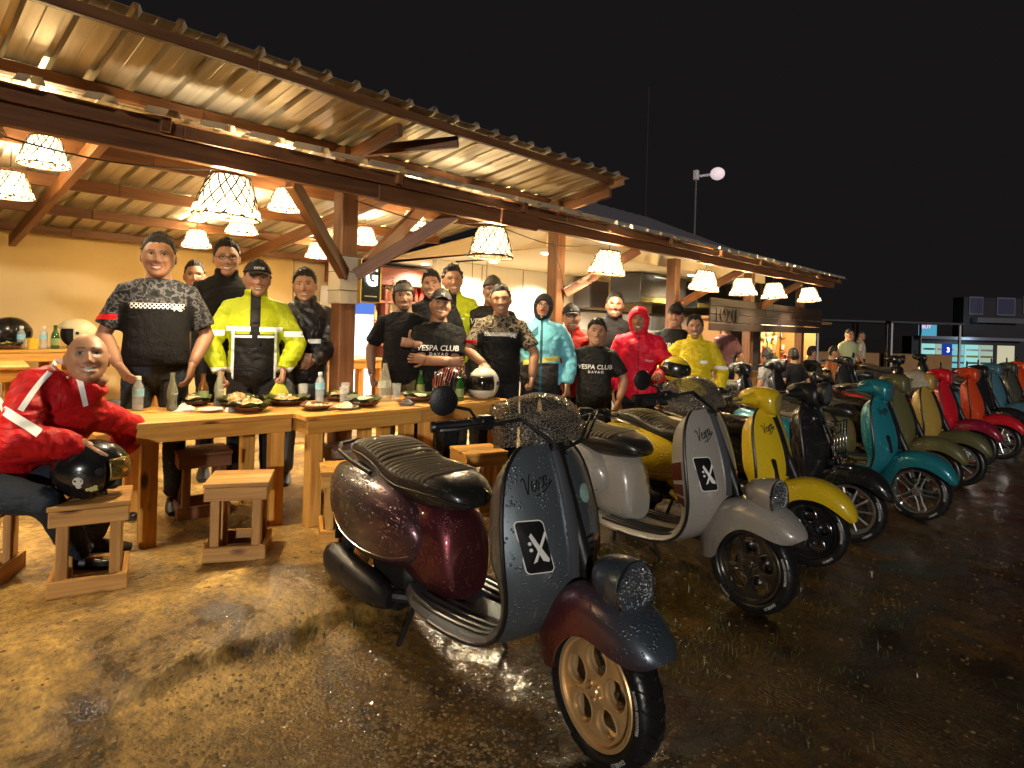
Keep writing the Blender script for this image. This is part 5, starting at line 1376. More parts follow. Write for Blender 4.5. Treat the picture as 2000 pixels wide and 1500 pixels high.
    link('trousers', tme, legs, root)
    for i, s in enumerate((-1, 1)):
        an = kn[i][2]; f = foot or (0, -1)
        fx, fy = f; A2 = lambda u, v, w: (an.x + fx * u + fy * v * -1, an.y + fy * u + fx * v, max(0.0, an.z - 0.085) + w)
        sh = MB(); Rr = []
        for (u, wd, hh) in ((-0.07, 0.028, 0.05), (-0.04, 0.038, 0.085), (0.02, 0.042, 0.085), (0.08, 0.046, 0.06), (0.14, 0.044, 0.045), (0.175, 0.03, 0.032)):
            Rr.append([A2(u, wd * cos(q), hh * (0.5 + 0.5 * sin(q))) for q in [2 * pi * j / 12 for j in range(12)]])
        sh.loft(Rr); sh.build('shoe', mat('shoe_%02d' % int(shoes[0] * 100), shoes, 0.45), root, smooth=True)
    # hair and headwear
    def head_part(name, mb, m, smooth=True, solid=0.0):
        q = MB(); q.add([UU(HM @ Vector(p)) for p in mb.v], mb.f)
        o = q.build(name, m, root, smooth, angle=60)
        if solid:
            md = o.modifiers.new('thickness', 'SOLIDIFY'); md.thickness = solid; md.offset = 0
        return o
    if hair in ('short', 'side', 'spiky', 'long') and not hood:
        th = {'short': 0.007, 'side': 0.011, 'spiky': 0.010, 'long': 0.014}[hair]
        hm = hair_mask((0.080 + 0.008 * ((seed * 7) % 5) / 4) if hair != 'side' else 0.073 + 0.008 * ((seed * 3) % 4) / 3, 0.012 if hair != 'long' else -0.05, -0.06 if hair != 'long' else -0.11, recede)
        def topup(r, d, m):
            a, e, X, Y, Z, xx, zz = d
            if m > 0.5 and Z > 0.35: r.z += (0.020 if hair != 'spiky' else 0.026) * sstep(0.35, 0.85, Z) * (1 + 0.5 * noise.noise(Vector((r.x * 50, r.y * 50, seed))))
            if hair == 'side' and m > 0.4 and Y < -0.3 and 0.2 < Z < 0.85: r.y -= 0.006; r.z -= 0.006 * (1 + X) * (1 if X > -0.3 else 0)
            return r
        def strands(mb_):
            rs = random.Random(seed); V_, F_, C_, D_, nu_ = geo; n = 0; tries = 0
            while n < (350 if low else 1500) and tries < 9000:
                tries += 1; i = rs.randrange(len(V_)); d = D_[i]; m = hm(d)
                if m < 0.35 or (m < 0.7 and rs.random() < 0.4): continue
                p = V_[i]; q = Vector((p.x / 0.0775 ** 2, p.y / 0.095 ** 2, p.z / 0.118 ** 2)).normalized()
                base = p + q * (th * 0.5 * m) + Vector((0, 0, 0.016 * sstep(0.35, 0.85, d[4])))
                if hair == 'side': cd = q * 0.55 + Vector((0.55, -0.05, 0.25 if d[4] > 0.5 else -0.35))
                elif hair == 'long': cd = q * 0.25 + Vector((0, 0.1, -0.9))
                elif hair == 'spiky': cd = q * 0.9 + Vector((0, -0.2, 0.35))
                else: cd = q * 0.7 + Vector((0.15, 0.12, 0.55 if d[4] > 0.45 else -0.25))
                cd = (cd + Vector((rs.gauss(0, 0.25), rs.gauss(0, 0.25), rs.gauss(0, 0.2)))).normalized()
                ln = rs.uniform(0.012, 0.026) * (0.5 if d[4] < 0.35 else 1.0) * (1.5 if hair == 'long' else 1); sd = cd.cross(q)
                if sd.length < 0.05: continue
                sd = sd.normalized() * rs.uniform(0.0007, 0.0014); mid = base + cd * ln * 0.55 + q * 0.002; tip = base + cd * ln - q * 0.003
                mb_.add([base - sd, base + sd, mid + sd * 0.8, mid - sd * 0.8, tip], [(0, 1, 2, 3), (3, 2, 4)]); n += 1
            return mb_
        head_part('hair', strands(shell(geo, hm, th, 0.010 if hair != 'spiky' else 0.018, 80, seed, stretch=(1.6, 0.7, 0.7), extra=topup)), mat('hair_%02d' % int(hair_col[0] * 100), hair_col, 0.58, bump=0.9, bscale=160))
    if hair == 'stubble':
        head_part('hair', shell(geo, hair_mask(0.075, 0.0, -0.06, 0.02), 0.0015, 0, inner=0.0025), mat('stubble_hair', (0.10, 0.055, 0.035), 0.7))
    if cap:
        c = cap
        cm = mat('cap_' + c['name'], c['col'], 0.75, vary=c.get('vary', 0.1), vscale=c.get('vs', 8), bump=0.3, bscale=60)
        def cup(r, d, m):
            if m > 0.5 and d[4] > 0.2: r.z += 0.012 * sstep(0.2, 0.9, d[4])
            return r
        cp = head_part('cap', shell(geo, cap_mask(c.get('tilt', 0.25), c.get('base', 0.048)), 0.015, 0.0, inner=0.003, extra=cup), cm)
        if c.get('brim', True):
            br = MB(); rows = []
            for j in range(6):
                t = j / 5
                rows.append([(0.070 * sin(q) * (1 - 0.12 * t), -0.045 - 0.05 * cos(q) - 0.062 * t * cos(q * 0.75), 0.062 - 0.014 * t - 0.016 * (sin(q)) ** 2 * (0.4 + t)) for q in [-1.25 + 2.5 * i / 12 for i in range(13)]])
            br.loft(rows, cap=False, closed=False)
            q = MB(); q.add([UU(HM @ Vector(p)) for p in br.v], br.f); o = q.build('brim', cm, cp, True); md = o.modifiers.new('thickness', 'SOLIDIFY'); md.thickness = 0.005
        if c.get('badge'):
            bme = text_mesh('badge', c['badge'], 0.022, 0.0008, bold=0.0006)
            Mb = UU; 
            for v in bme.vertices:
                xx = v.co.x; zz = v.co.y
                p = Vector((xx, -sqrt(max(0.0001, 1 - (xx / 0.095) ** 2)) * 0.098 + zz * 0.35 - v.co.z, 0.082 + zz)); v.co = UU(HM @ p)
            link('badge', bme, mat('badge_white', (0.7, 0.7, 0.68), 0.6), cp)
    if hood:
        hmk = face_open_mask(*hood.get('open', (0.060, -0.015, 0.080)))
        def hx(r, d, m):
            if d[4] < -0.35 and m > 0.5: r.x *= 1 + 0.35 * (-d[4] - 0.35); r.y += 0.02 * (-d[4] - 0.35)
            if hood.get('point') and d[3] < 0.2 and d[4] > 0.3: r.y -= hood['point'] * m * (1 - abs(d[2]))
            return r
        head_part('hood', shell(geo, hmk, hood.get('th', 0.02), hood.get('n', 0.006), 25, seed, inner=0.002, extra=hx), hood['mat'])
    if glasses:
        gm = mat('spectacle_frame', (0.02, 0.014, 0.010), 0.3); gb = MB()
        for s in (-1, 1):
            gb.tube([(s * 0.031 + 0.021 * math.copysign(abs(cos(q)) ** 0.6, cos(q)), -0.102 + 0.004 * abs(cos(q)), 0.017 + 0.015 * math.copysign(abs(sin(q)) ** 0.6, sin(q))) for q in [2 * pi * k / 16 for k in range(16)]], 0.0020, 5, closed=True)
            gb.tube([(s * 0.053, -0.097, 0.021), (s * 0.076, -0.07, 0.021), (s * 0.083, 0.0, 0.018)], 0.0022, 5)
        gb.tube([(-0.010, -0.104, 0.019), (0.0, -0.106, 0.021), (0.010, -0.104, 0.019)], 0.002, 5)
        head_part('glasses', gb, gm)
    # reflective strips sewn on the front
    if strips:
        bvs = BVHTree.FromPolygons([v.co.copy() for v in sme.vertices], [tuple(p.vertices) for p in sme.polygons])
        for (pts, wd) in strips:
            P2 = loft_curve(pts, 22); Rg = []
            for i, q in enumerate(P2):
                d2 = Vector(P2[min(i + 1, 21)]) - Vector(P2[max(i - 1, 0)]); nn = Vector((-d2[1], d2[0])).normalized()
                row = []
                for k in (-1, -0.5, 0, 0.5, 1):
                    xx, zz = q[0] + nn[0] * wd * k, q[1] + nn[1] * wd * k
                    fw_ = Vector((0.42, 0.907, 0)); og = Vector((0.907 * xx, -0.42 * xx, zz)) - fw_ * 2
                    h = bvs.ray_cast(og, fw_)
                    row.append(tuple((h[0] if h[0] else og + fw_ * 2) - fw_ * 0.005))
                Rg.append(row)
            MB().loft(Rg, cap=False, closed=False).build('reflective_strip', mat('reflective_tape', (0.93, 0.93, 0.92), 0.35), shirt, True)
    # prints on the chest
    if texts:
        bvh = BVHTree.FromPolygons([v.co.copy() for v in sme.vertices], [tuple(p.vertices) for p in sme.polygons])
        for (s, size, tx, tz, col, kw) in texts:
            tme = text_mesh('chest_print', s, size, 0.0, **kw)
            for v in tme.vertices:
                px, pz = v.co.x + tx, v.co.y + tz - drop
                h = bvh.ray_cast(Vector((px, -1.5, pz)), Vector((0, 1, 0)))
                v.co = Vector((px, (h[0].y if h[0] else -0.15) - 0.0045, pz))
            link('chest_print', tme, mat('print_%d_%d_%d' % tuple(int(c * 99) for c in col), col, 0.6), shirt)
    return root

# ---- wardrobe
BLACK = (0.006, 0.006, 0.007)
C_BLACK = mat_cloth('black_tee', BLACK)
C_BLACK2 = mat_cloth('black_club_shirt', (0.009, 0.0085, 0.008), bump=0.6, rough=0.6)
C_JEANS = mat_cloth('dark_jeans', (0.022, 0.030, 0.042), bump=0.6)
C_DARKP = mat_cloth('black_trousers', (0.012, 0.012, 0.014))
C_OLIVE = mat_cloth('olive_shorts', (0.10, 0.09, 0.035))
CAMO = [(0.007, 0.007, 0.008), (0.024, 0.024, 0.027), (0.085, 0.085, 0.09), (0.014, 0.014, 0.016)]
CAMO2 = [(0.014, 0.012, 0.010), (0.09, 0.07, 0.045), (0.20, 0.165, 0.11), (0.02, 0.017, 0.014)]
clim = [{'z': (1.285, 2.0)}, {'w': (0.205, 0.6), 'z': (1.02, 2.0)}]
RED = (0.52, 0.010, 0.014)
def camo_shirt(name, cols): return mat_cloth(name, (0.007, 0.007, 0.008), camo=(cols, clim), checker={'w': (0, 0.145), 'z': (1.262, 1.296), 'y': (-1, 0)}, zones=[((0.45, 0.01, 0.012), {'x': (-0.6, -0.21), 'z': (1.19, 1.222), 'y': (-0.2, 0.03)})])
C_CAMO1 = camo_shirt('grey_camo_shirt', CAMO); C_CAMO2 = camo_shirt('brown_camo_shirt', CAMO2)
REF = (0.92, 0.92, 0.90)
HIVIS = (0.36, 0.42, 0.008)
C_HIVIS = mat_cloth('hivis_jacket', HIVIS, zones=[(BLACK, {'w': (0, 0.155), 's0': (0.0, 1.18)}), (BLACK, {'w': (0, 0.035)}), (REF, {'w': (0.03, 0.19), 's0': (1.20, 1.235)}), (REF, {'w': (0.02, 0.14), 's0': (1.155, 1.172)}), (REF, {'w': (0.135, 0.155), 's0': (0.82, 1.20)}), (REF, {'w': (0.20, 0.6), 's0': (1.165, 1.205)}), (BLACK, {'w': (0.15, 0.7), 's0': (0.0, 0.90)}), (REF, {'w': (0.15, 0.7), 's0': (0.915, 0.945)})], rough=0.55, bump=0.4)
C_RAIN = mat_cloth('black_rain_jacket', (0.007, 0.007, 0.009), zones=[(REF, {'w': (0.025, 0.125), 'z': (1.125, 1.16), 'y': (-1, 0)})], rough=0.35, bump=0.5)
C_HIV2 = mat_cloth('yellow_green_jacket', (0.38, 0.43, 0.014), zones=[(BLACK, {'w': (0, 0.035)}), (REF, {'x': (0.06, 0.11), 'z': (1.24, 1.252), 'y': (-1, 0)})], rough=0.55, bump=0.4)
C_TEAL = mat_cloth('sky_blue_jacket', (0.16, 0.48, 0.58), zones=[((0.03, 0.028, 0.026), {'w': (0, 0.6), 'z': (0.0, 1.065), 'y': (-1, 1)}), ((0.16, 0.48, 0.58), {'x': (0.165, 0.6)}), ((0.75, 0.62, 0.12), {'w': (0, 0.165), 's-0.15': (1.065, 1.11)}), ((0.02, 0.09, 0.12), {'w': (0, 0.012)}), ((0.02, 0.12, 0.16), {'x': (-0.3, -0.03), 's-1.0': (1.36, 1.44), 'y': (-1, 0.0)})], rough=0.5, bump=0.45)
C_RED1 = mat_cloth('red_zip_jacket', (0.58, 0.022, 0.014), zones=[(REF, {'w': (0.07, 0.3), 's0.25': (1.20, 1.222)}), ((0.05, 0.02, 0.02), {'w': (0, 0.008)})], rough=0.5, bump=0.45)
C_RED2 = mat_cloth('crimson_hooded_jacket', (0.60, 0.010, 0.035), zones=[((0.25, 0.005, 0.02), {'w': (0, 0.006)})], rough=0.45, bump=0.5)
C_YEL = mat_cloth('yellow_rain_jacket', (0.60, 0.46, 0.012), zones=[(REF, {'x': (0.06, 0.14), 'z': (1.19, 1.225), 'y': (-1, 0)}), (REF, {'x': (0.21, 0.6), 'z': (1.13, 1.17)})], rough=0.5, bump=0.45)
C_REDS = mat_cloth('red_rain_jacket_band', RED, rough=0.5, bump=0.45, vary=0.25)
C_RSHIRT = mat_cloth('patched_club_shirt', (0.008, 0.008, 0.008), zones=[((0.30, 0.42, 0.28), {'x': (-0.6, -0.11), 'z': (1.355, 1.41)}), ((0.45, 0.02, 0.04), {'x': (0.11, 0.6), 'z': (1.355, 1.41)})])
WHT = (0.72, 0.72, 0.68)
CLUB = lambda zz, k=1.0: [('VESPA CLUB', 0.064 * k, 0, zz, WHT, dict(shear=0.12, spacing=1.0, bold=0.0009)), ('D A V A O', 0.034 * k, 0.01, zz - 0.050 * k, WHT, dict(bold=0.0008))]
EMB = lambda x, z: ('VC', 0.045, x, z, WHT, dict(shear=0.2, bold=0.001))

# ---- the row behind the front tables
person('stout man in grey camouflage tee with chequered chest band, hands in jeans pockets', 1.342, 4.36, 1.73, C_CAMO1, C_JEANS,
       R=dict(w=(-0.195, -0.115, 0.925), hint=(-0.7, 0.8, 0), hand='relaxed', pn=(1, 0.4, 0), fd=(0.55, -0.25, -0.75)), L=dict(w=(0.20, -0.10, 0.925), hint=(0.7, 0.8, 0), hand='relaxed', pn=(-1, 0.4, 0), fd=(-0.2, -0.1, -1)),
       belly=0.03, bulk=0.012, face=dict(wide=1.10, jaw=1.3, openm=0.9), hair='short', texts=[EMB(0.105, 1.265)], headk=1.14, hem=0.90)
person('tall man in black polo shirt and glasses behind the stout man', 2.02, 4.99, 1.83, C_BLACK, C_DARKP, hair='short', glasses=True, collar=True, face=dict(openm=0.8), texts=[('IIII', 0.05, 0.09, 1.27, (0.5, 0.45, 0.35), dict(shear=0.5))], headk=1.08, head_rot=(0.10, 0, 0))
person('man in yellow-green hi-vis jacket with reflective bands and black cap', 1.99, 4.40, 1.63, C_HIVIS, C_DARKP, R=dict(w=(-0.215, -0.16, 0.90), hint=(-1, 0.5, 0.2), hand='fist', pn=(1, 0, 0), fd=(0.1, -0.3, -1)), L=dict(w=(0.20, -0.19, 0.92), hint=(1, 0.5, 0.2), hand='fist', pn=(-1, 0, 0), fd=(-0.1, -0.3, -1)),
       sleeve='long', bulk=0.022, collar=True, face=dict(wide=1.08), cap=dict(name='black', col=BLACK, badge='DETUS', brim=True, tilt=0.1, base=0.05), headk=1.12, vox=0.012)
person('man in black hooded rain jacket with white chest strips, hands folded', 2.405, 4.46, 1.61, C_RAIN, mat_cloth('grey_trousers', (0.13, 0.13, 0.13)), R=dict(w=(-0.04, -0.245, 1.02), hint=(-1, 0.3, -0.4), hand='fist', pn=(0.2, 1, 0), fd=(0.9, -0.3, -0.1)), L=dict(w=(0.06, -0.235, 0.99), hint=(1, 0.3, -0.4), hand='fist', pn=(-0.2, 1, 0), fd=(-0.9, -0.3, -0.2)),
       sleeve='long', bulk=0.020, collar=True, hair='side', face=dict(wide=1.05, openm=0.5, tone=1.02), headk=1.12, wr=0.009)
person('bearded man in black tee and camouflage headband giving a thumbs up', 3.165, 4.23, 1.56, C_BLACK, C_OLIVE, R=dict(w=(-0.27, -0.02, 0.88), hint=(-0.5, 0.6, 0), hand='fist', pn=(1, 0, 0)), L=dict(w=(0.085, -0.27, 1.17), hint=(1, 0.0, -1), hand='thumb', pn=(-0.3, 1, 0), fd=(-0.9, -0.1, 0.15), side=-1),
       bulk=0.012, belly=0.02, hair='long', face=dict(beard=0.9, tone=0.85, openm=0.4), cap=dict(name='camo_band', col=(0.10, 0.09, 0.07), vary=0.9, vs=70, brim=False, base=0.05, tilt=0.1), headk=1.12)
person('young man in black shirt with wet fringe between the thumbs-up man and the neon jacket', 3.62, 4.42, 1.70, C_RAIN if False else C_BLACK, C_DARKP, sleeve='long', collar=True, hair='side', face=dict(tone=0.88), headk=1.1, bulk=0.008)
person('tallest smiling man in open-collared lime jacket at the back', 4.12, 4.72, 1.87, C_HIV2, C_DARKP, sleeve='long', bulk=0.022, collar=True, hair='spiky', face=dict(tone=0.9, openm=1.2), headk=1.10, L=dict(w=(0.30, -0.05, 0.92)), R=dict(w=(-0.30, -0.05, 0.92)))
person('man with crossed bare arms in black club shirt and black cap', 3.33, 3.98, 1.62, C_RSHIRT, C_DARKP, drop=0.13, R=dict(w=(0.10, -0.235, 1.115), hint=(-1, -0.1, -0.8), hand='grip', pn=(0.1, 1, 0.0), fd=(0.95, -0.02, 0.1)), L=dict(w=(-0.10, -0.20, 1.135), hint=(1, -0.1, -0.8), hand='relaxed', pn=(-0.1, 1, 0), fd=(-0.95, 0.05, 0.05)),
       bulk=0.012, face=dict(tone=0.95, openm=1.2), cap=dict(name='black', col=BLACK, badge='VC', tilt=-0.3, base=0.055), texts=CLUB(1.225), head_rot=(-0.16, 0, 0), headk=1.12)
person('man in dark cap and black club shirt, half hidden at the back', 4.37, 4.42, 1.83, C_BLACK2, C_DARKP, texts=CLUB(1.30, 1.1), cap=dict(name='grey', col=(0.05, 0.045, 0.04), vary=0.5, vs=40, brim=False, base=0.045), face=dict(tone=0.75, openm=0.5), headk=1.08)
person('broad man in brown camouflage tee resting a hand on the white helmet', 3.735, 3.66, 1.57, C_CAMO2, C_DARKP, R=dict(w=(-0.13, -0.27, 1.02), hint=(-1, 0.3, -0.3), hand='drape', pn=(0, -0.3, -1), fd=(0.3, -0.9, -0.35)), L=dict(w=(0.285, -0.17, 0.90), hint=(1, 0.4, 0), hand='fist', pn=(-1, 0, 0)),
       belly=0.025, bulk=0.012, hair='short', face=dict(wide=1.08, openm=1.2, tone=1.05), texts=[EMB(0.11, 1.265)], headk=1.13, hem=0.86)
person('person in black balaclava, round glasses and sky-blue rain jacket', 4.33, 3.72, 1.655, C_TEAL, C_DARKP, sleeve='long', bulk=0.024, collar=True, hair=None, hood=dict(mat=mat('balaclava', (0.010, 0.010, 0.011), 0.85), th=0.010, n=0.002, open=(0.055, -0.010, 0.068)), glasses=True, face=dict(tone=0.98, openm=0.15, smile=0.6), headk=1.10, wr=0.009)
person('man in red zip jacket and black cap behind the man with wristwatch', 4.92, 3.84, 1.68, C_RED1, C_DARKP, sleeve='long', bulk=0.020, collar=True, cap=dict(name='black', col=BLACK, badge='O', tilt=0.1, base=0.05), face=dict(tone=0.85, openm=0.8), headk=1.10, wr=0.008)
person('short man in black club shirt with both arms hanging and a wristwatch', 4.72, 3.40, 1.50, C_BLACK2, C_DARKP, R=dict(w=(-0.265, -0.12, 0.91), hint=(-1, 0.6, 0), hand='grip', pn=(1, 0, 0)), L=dict(w=(0.25, -0.15, 0.90), hint=(1, 0.6, 0), hand='relaxed', pn=(-0.6, 1, 0)), bulk=0.016, belly=0.02, hair='side', face=dict(wide=1.12, jaw=1.2, openm=0.25, smile=0.5, tone=1.05), texts=CLUB(1.235), headk=1.17)
person('tall man in dark embroidered jacket standing behind the red hood', 5.66, 3.84, 1.86, mat_cloth('dark_bomber', (0.016, 0.016, 0.018)), C_DARKP, sleeve='long', bulk=0.014, collar=True, hair='short', face=dict(tone=0.72, beard=0.5, openm=0.3), texts=[('MOTO', 0.035, 0.06, 1.27, (0.5, 0.4, 0.3), dict(shear=0.2))], headk=1.08)
RH = mat_cloth('crimson_hood', (0.60, 0.010, 0.03), rough=0.5)
person('man in crimson hooded jacket holding a black and gold helmet', 5.37, 3.345, 1.70, C_RED2, C_DARKP, sleeve='long', bulk=0.026, collar=True, hair=None, hood=dict(mat=RH, th=0.022, n=0.006, open=(0.060, -0.02, 0.082), point=0.012), face=dict(tone=0.82, beard=0.25, openm=0.8), L=dict(w=(0.17, -0.30, 1.03), hint=(1, 0.3, -0.6), hand='grip', pn=(-0.3, 0, 1), fd=(0.2, -0.9, 0.1)), texts=[('Vespa', 0.035, 0.10, 1.19, WHT, dict(shear=0.35))], headk=1.10, wr=0.009)
person('man in black club shirt and cap beside the yellow rain jacket', 6.34, 3.49, 1.77, C_BLACK2, C_DARKP, cap=dict(name='black', col=BLACK, tilt=0.05, base=0.05), texts=CLUB(1.27), face=dict(tone=0.95), headk=1.08)
person('man in bright yellow rain jacket with sunglasses pushed on his head', 6.29, 3.22, 1.635, C_YEL, C_DARKP, sleeve='long', bulk=0.026, collar=True, hair='spiky', recede=0.012, face=dict(tone=0.85, openm=0.8), R=dict(w=(-0.26, -0.15, 0.98), hint=(-1, 0.5, 0)), L=dict(w=(0.27, -0.12, 0.90)), headk=1.10, wr=0.008)
# helmet in the crimson man's arm
helmet(5.375, 2.965, 1.0, radians(-35), mat_cloth('gold_black_helmet', (0.012, 0.011, 0.010), zones=[((0.55, 0.42, 0.02), {'z': (0.02, 0.055)}), ((0.50, 0.38, 0.03), {'z': (0.19, 0.4)}), ((0.5, 0.4, 0.04), {'y': (-0.016, 0.016), 'z': (0.13, 0.4)})], rough=0.22, bump=0.0, coat=0.7), 'black helmet with gold bands held by the man in the crimson hood', 'open', 0.13, tilt=(0.1, 0.15), m_vis=V_SMOKE)
# someone half hidden behind the tall man with glasses
person('dark-haired person hidden behind the tall man with glasses', 2.13, 5.95, 1.72, C_BLACK, C_DARKP, hair='short', headk=1.1, low=True)
# yellow pouch in the hi-vis man's hand
o = MB(); o.loft([[(r * cos(2 * pi * k / 12) * (1 + 0.2 * sin(3 * k)), r * 0.6 * sin(2 * pi * k / 12), zz) for k in range(12)] for r, zz in ((0.02, 0.13), (0.035, 0.11), (0.06, 0.06), (0.07, 0.02), (0.05, 0.0))])
o = o.build('pouch', mat_cloth('pouch_yellow', (0.55, 0.55, 0.05), zones=[(REF, {'x': (-0.025, 0.02), 'z': (0.0, 0.06)})], rough=0.45), smooth=True); tag(o, 'crumpled yellow pouch with a white strip beside the leaf platter', 'pouch'); o.location = (2.05, 4.13, TT)
# wristwatch of the short man
# ---- the man sitting by the first table, leaning over the helmet
hood_up = None
person('bald man in red rain jacket with reflective bands, seated and leaning on a black helmet', 0.455, 3.74, 1.74, C_REDS, C_JEANS, z=0.25, yaw=radians(18), lean=(0.50, 0.52), drop=0.445,
       sleeve='long', bulk=0.02, collar=True, hair=None, face=dict(wide=1.03, jaw=1.15, openm=1.2, tone=1.18), headk=1.09, head_rot=(-0.48, -0.58, -0.30), wr=0.008, vox=0.011,
       R=dict(w=(0.165, -0.43, 1.075), hint=(-1, -0.2, -0.6), hand='drape', pn=(0.05, -0.1, -1), fd=(0.75, -0.25, -0.42), side=-1), L=dict(w=(0.42, -0.12, 0.88), hint=(1, 0.3, -0.3), hand='relaxed', pn=(-0.3, 0, -1)),
       strips=[([(-0.02, 0.83), (0.043, 0.802), (0.101, 0.76), (0.164, 0.707)], 0.017), ([(0.10, 0.80), (0.133, 0.856), (0.184, 0.927), (0.245, 0.985), (0.298, 0.95), (0.323, 0.869), (0.341, 0.79)], 0.011)],
       seat={-1: (0.26, -0.26, 0.085), 1: (0.42, -0.08, 0.085)}, foot=(0.75, -0.66), group=None)
# ================================================================ SCOOTERS  (local: x forward, y left, z up, origin between the wheels on the ground)
SCC = {}
def cached(name, fn, smooth=True):
    if name not in SCC: SCC[name] = fn().mesh(name, smooth)
    return SCC[name]
FWX, RWX, WR = 0.685, -0.685, 0.236
SHIELD = [  # x, z, half width, sweep, thickness
    (0.375, 1.005, 0.085, 0.016, 0.05), (0.400, 0.985, 0.150, 0.030, 0.075), (0.440, 0.915, 0.212, 0.056, 0.10), (0.487, 0.800, 0.245, 0.078, 0.115),
    (0.520, 0.700, 0.256, 0.090, 0.12), (0.538, 0.600, 0.254, 0.096, 0.115), (0.530, 0.510, 0.242, 0.092, 0.105), (0.495, 0.425, 0.226, 0.078, 0.085),
    (0.435, 0.350, 0.214, 0.050, 0.06), (0.360, 0.295, 0.208, 0.028, 0.048), (0.260, 0.262, 0.208, 0.014, 0.045), (0.120, 0.250, 0.210, 0.010, 0.045), (-0.040, 0.250, 0.205, 0.010, 0.045), (-0.180, 0.258, 0.185, 0.010, 0.045), (-0.27, 0.27, 0.15, 0.01, 0.04)]
def shield_stations(n=56): return loft_curve(SHIELD, n)
def shield_frames(n=56):
    st = shield_stations(n); fr = []
    for i, s in enumerate(st):
        a = st[max(0, i - 1)]; b = st[min(n - 1, i + 1)]
        T = Vector((b[0] - a[0], 0, b[1] - a[1])).normalized(); N = Vector((-T.z, 0, T.x))
        fr.append((Vector((s[0], 0, s[1])), N, s[2], s[3], s[4]))
    return fr
def m_shield():
    mb = MB(); R = []
    for (C, N, w, sw, t) in shield_frames():
        r = []
        for k in range(17):
            y = -1 + 2 * k / 16; o = -sw * abs(y) ** 2.2
            r.append(C + N * o + Vector((0, y * w, 0)))
        r.append(C + N * (-sw - t * 0.25) + Vector((0, w * 1.01, 0)))
        r.append(C + N * (-sw - t * 0.6) + Vector((0, w * 0.96, 0)))
        for k in range(9):
            y = 1 - 2 * k / 8; o = -t - sw * 0.85 * abs(y) ** 2
            r.append(C + N * o + Vector((0, y * w * 0.88, 0)))
        r.append(C + N * (-sw - t * 0.6) + Vector((0, -w * 0.96, 0)))
        r.append(C + N * (-sw - t * 0.25) + Vector((0, -w * 1.01, 0)))
        R.append([tuple(p) for p in r])
    return mb.loft(R)
def m_trim():
    mb = MB(); fr = shield_frames()
    P = lambda s: [tuple(C + N * (-sw - 0.004) + Vector((0, s * w * 1.004, 0))) for (C, N, w, sw, t) in fr[1:48]]
    mb.tube(P(-1), 0.0085, 7); mb.tube(P(1), 0.0085, 7)
    top = fr[1]
    return mb
SH_BVH = None
def shield_bvh():
    global SH_BVH
    if SH_BVH is None:
        me = cached('legshield', m_shield); SH_BVH = BVHTree.FromPolygons([v.co.copy() for v in me.vertices], [tuple(p.vertices) for p in me.polygons])
    return SH_BVH
def on_shield(y, z, off=0.002):
    h = shield_bvh().ray_cast(Vector((2, y, z)), Vector((-1, 0, 0)))
    if h[0] is None: return Vector((0.5, y, z))
    return h[0] + h[1] * off
def patch(poly, off, n=0):
    """flat outline (y,z) laid on the shield as a thin plate"""
    c = (sum(p[0] for p in poly) / len(poly), sum(p[1] for p in poly) / len(poly)); mb = MB()
    rings = []
    for k in (0.0, 0.35, 0.7, 1.0): rings.append([tuple(on_shield(c[0] + (p[0] - c[0]) * max(k, 0.01), c[1] + (p[1] - c[1]) * max(k, 0.01), off)) for p in poly])
    rings.append([tuple(on_shield(p[0], p[1], -0.001)) for p in poly])
    mb.loft(rings, cap=True)
    return mb
def rrect(cx, cz, w, h, r, slant=0.0, n=5):
    out = []
    for (sx, sz, a0) in ((1, 1, 0), (-1, 1, pi / 2), (-1, -1, pi), (1, -1, 3 * pi / 2)):
        for i in range(n):
            a = a0 + pi / 2 * i / (n - 1)
            x = sx * (w / 2 - r) + r * cos(a); z = sz * (h / 2 - r) + r * sin(a)
            out.append((cx + x + slant * z, cz + z))
    return out
def m_frame():
    """spine under the seat"""
    st = loft_curve([(-0.02, 0.30, 0.50, 0.09), (-0.05, 0.285, 0.60, 0.125), (-0.12, 0.28, 0.67, 0.150), (-0.22, 0.29, 0.70, 0.165), (-0.40, 0.34, 0.715, 0.165), (-0.62, 0.42, 0.735, 0.15), (-0.80, 0.50, 0.74, 0.125), (-0.92, 0.56, 0.72, 0.085), (-0.955, 0.60, 0.69, 0.05)], 28)
    return MB().loft([[(x, w * math.copysign(abs(cos(a)) ** 0.75, cos(a)), (z0 + z1) / 2 + (z1 - z0) / 2 * math.copysign(abs(sin(a)) ** 0.75, sin(a))) for a in [2 * pi * k / 24 for k in range(24)]] for (x, z0, z1, w) in st])
COWL = [(-0.150, 0.53, 0.015, 0.150), (-0.165, 0.53, 0.060, 0.180), (-0.21, 0.535, 0.120, 0.212), (-0.32, 0.545, 0.170, 0.250), (-0.47, 0.555, 0.190, 0.270), (-0.62, 0.570, 0.187, 0.265), (-0.76, 0.590, 0.165, 0.235), (-0.87, 0.610, 0.130, 0.180), (-0.935, 0.625, 0.085, 0.120), (-0.965, 0.63, 0.03, 0.07)]
def m_cowl(s):
    st = loft_curve(COWL, 34); R = []
    for (x, zc, h, yo) in st:
        h = max(h, 0.004)
        r = [(x, s * (0.05 + (yo - 0.05) * max(0.0, cos(a)) ** 0.62), zc + h * math.copysign(abs(sin(a)) ** 0.85, sin(a)) - 0.02 * (1 - cos(a))) for a in [-pi / 2 + pi * k / 22 for k in range(23)]]
        R.append(r + [(x, s * 0.04, zc + h * 0.5), (x, s * 0.04, zc - h * 0.5)])
    return MB().loft(R)
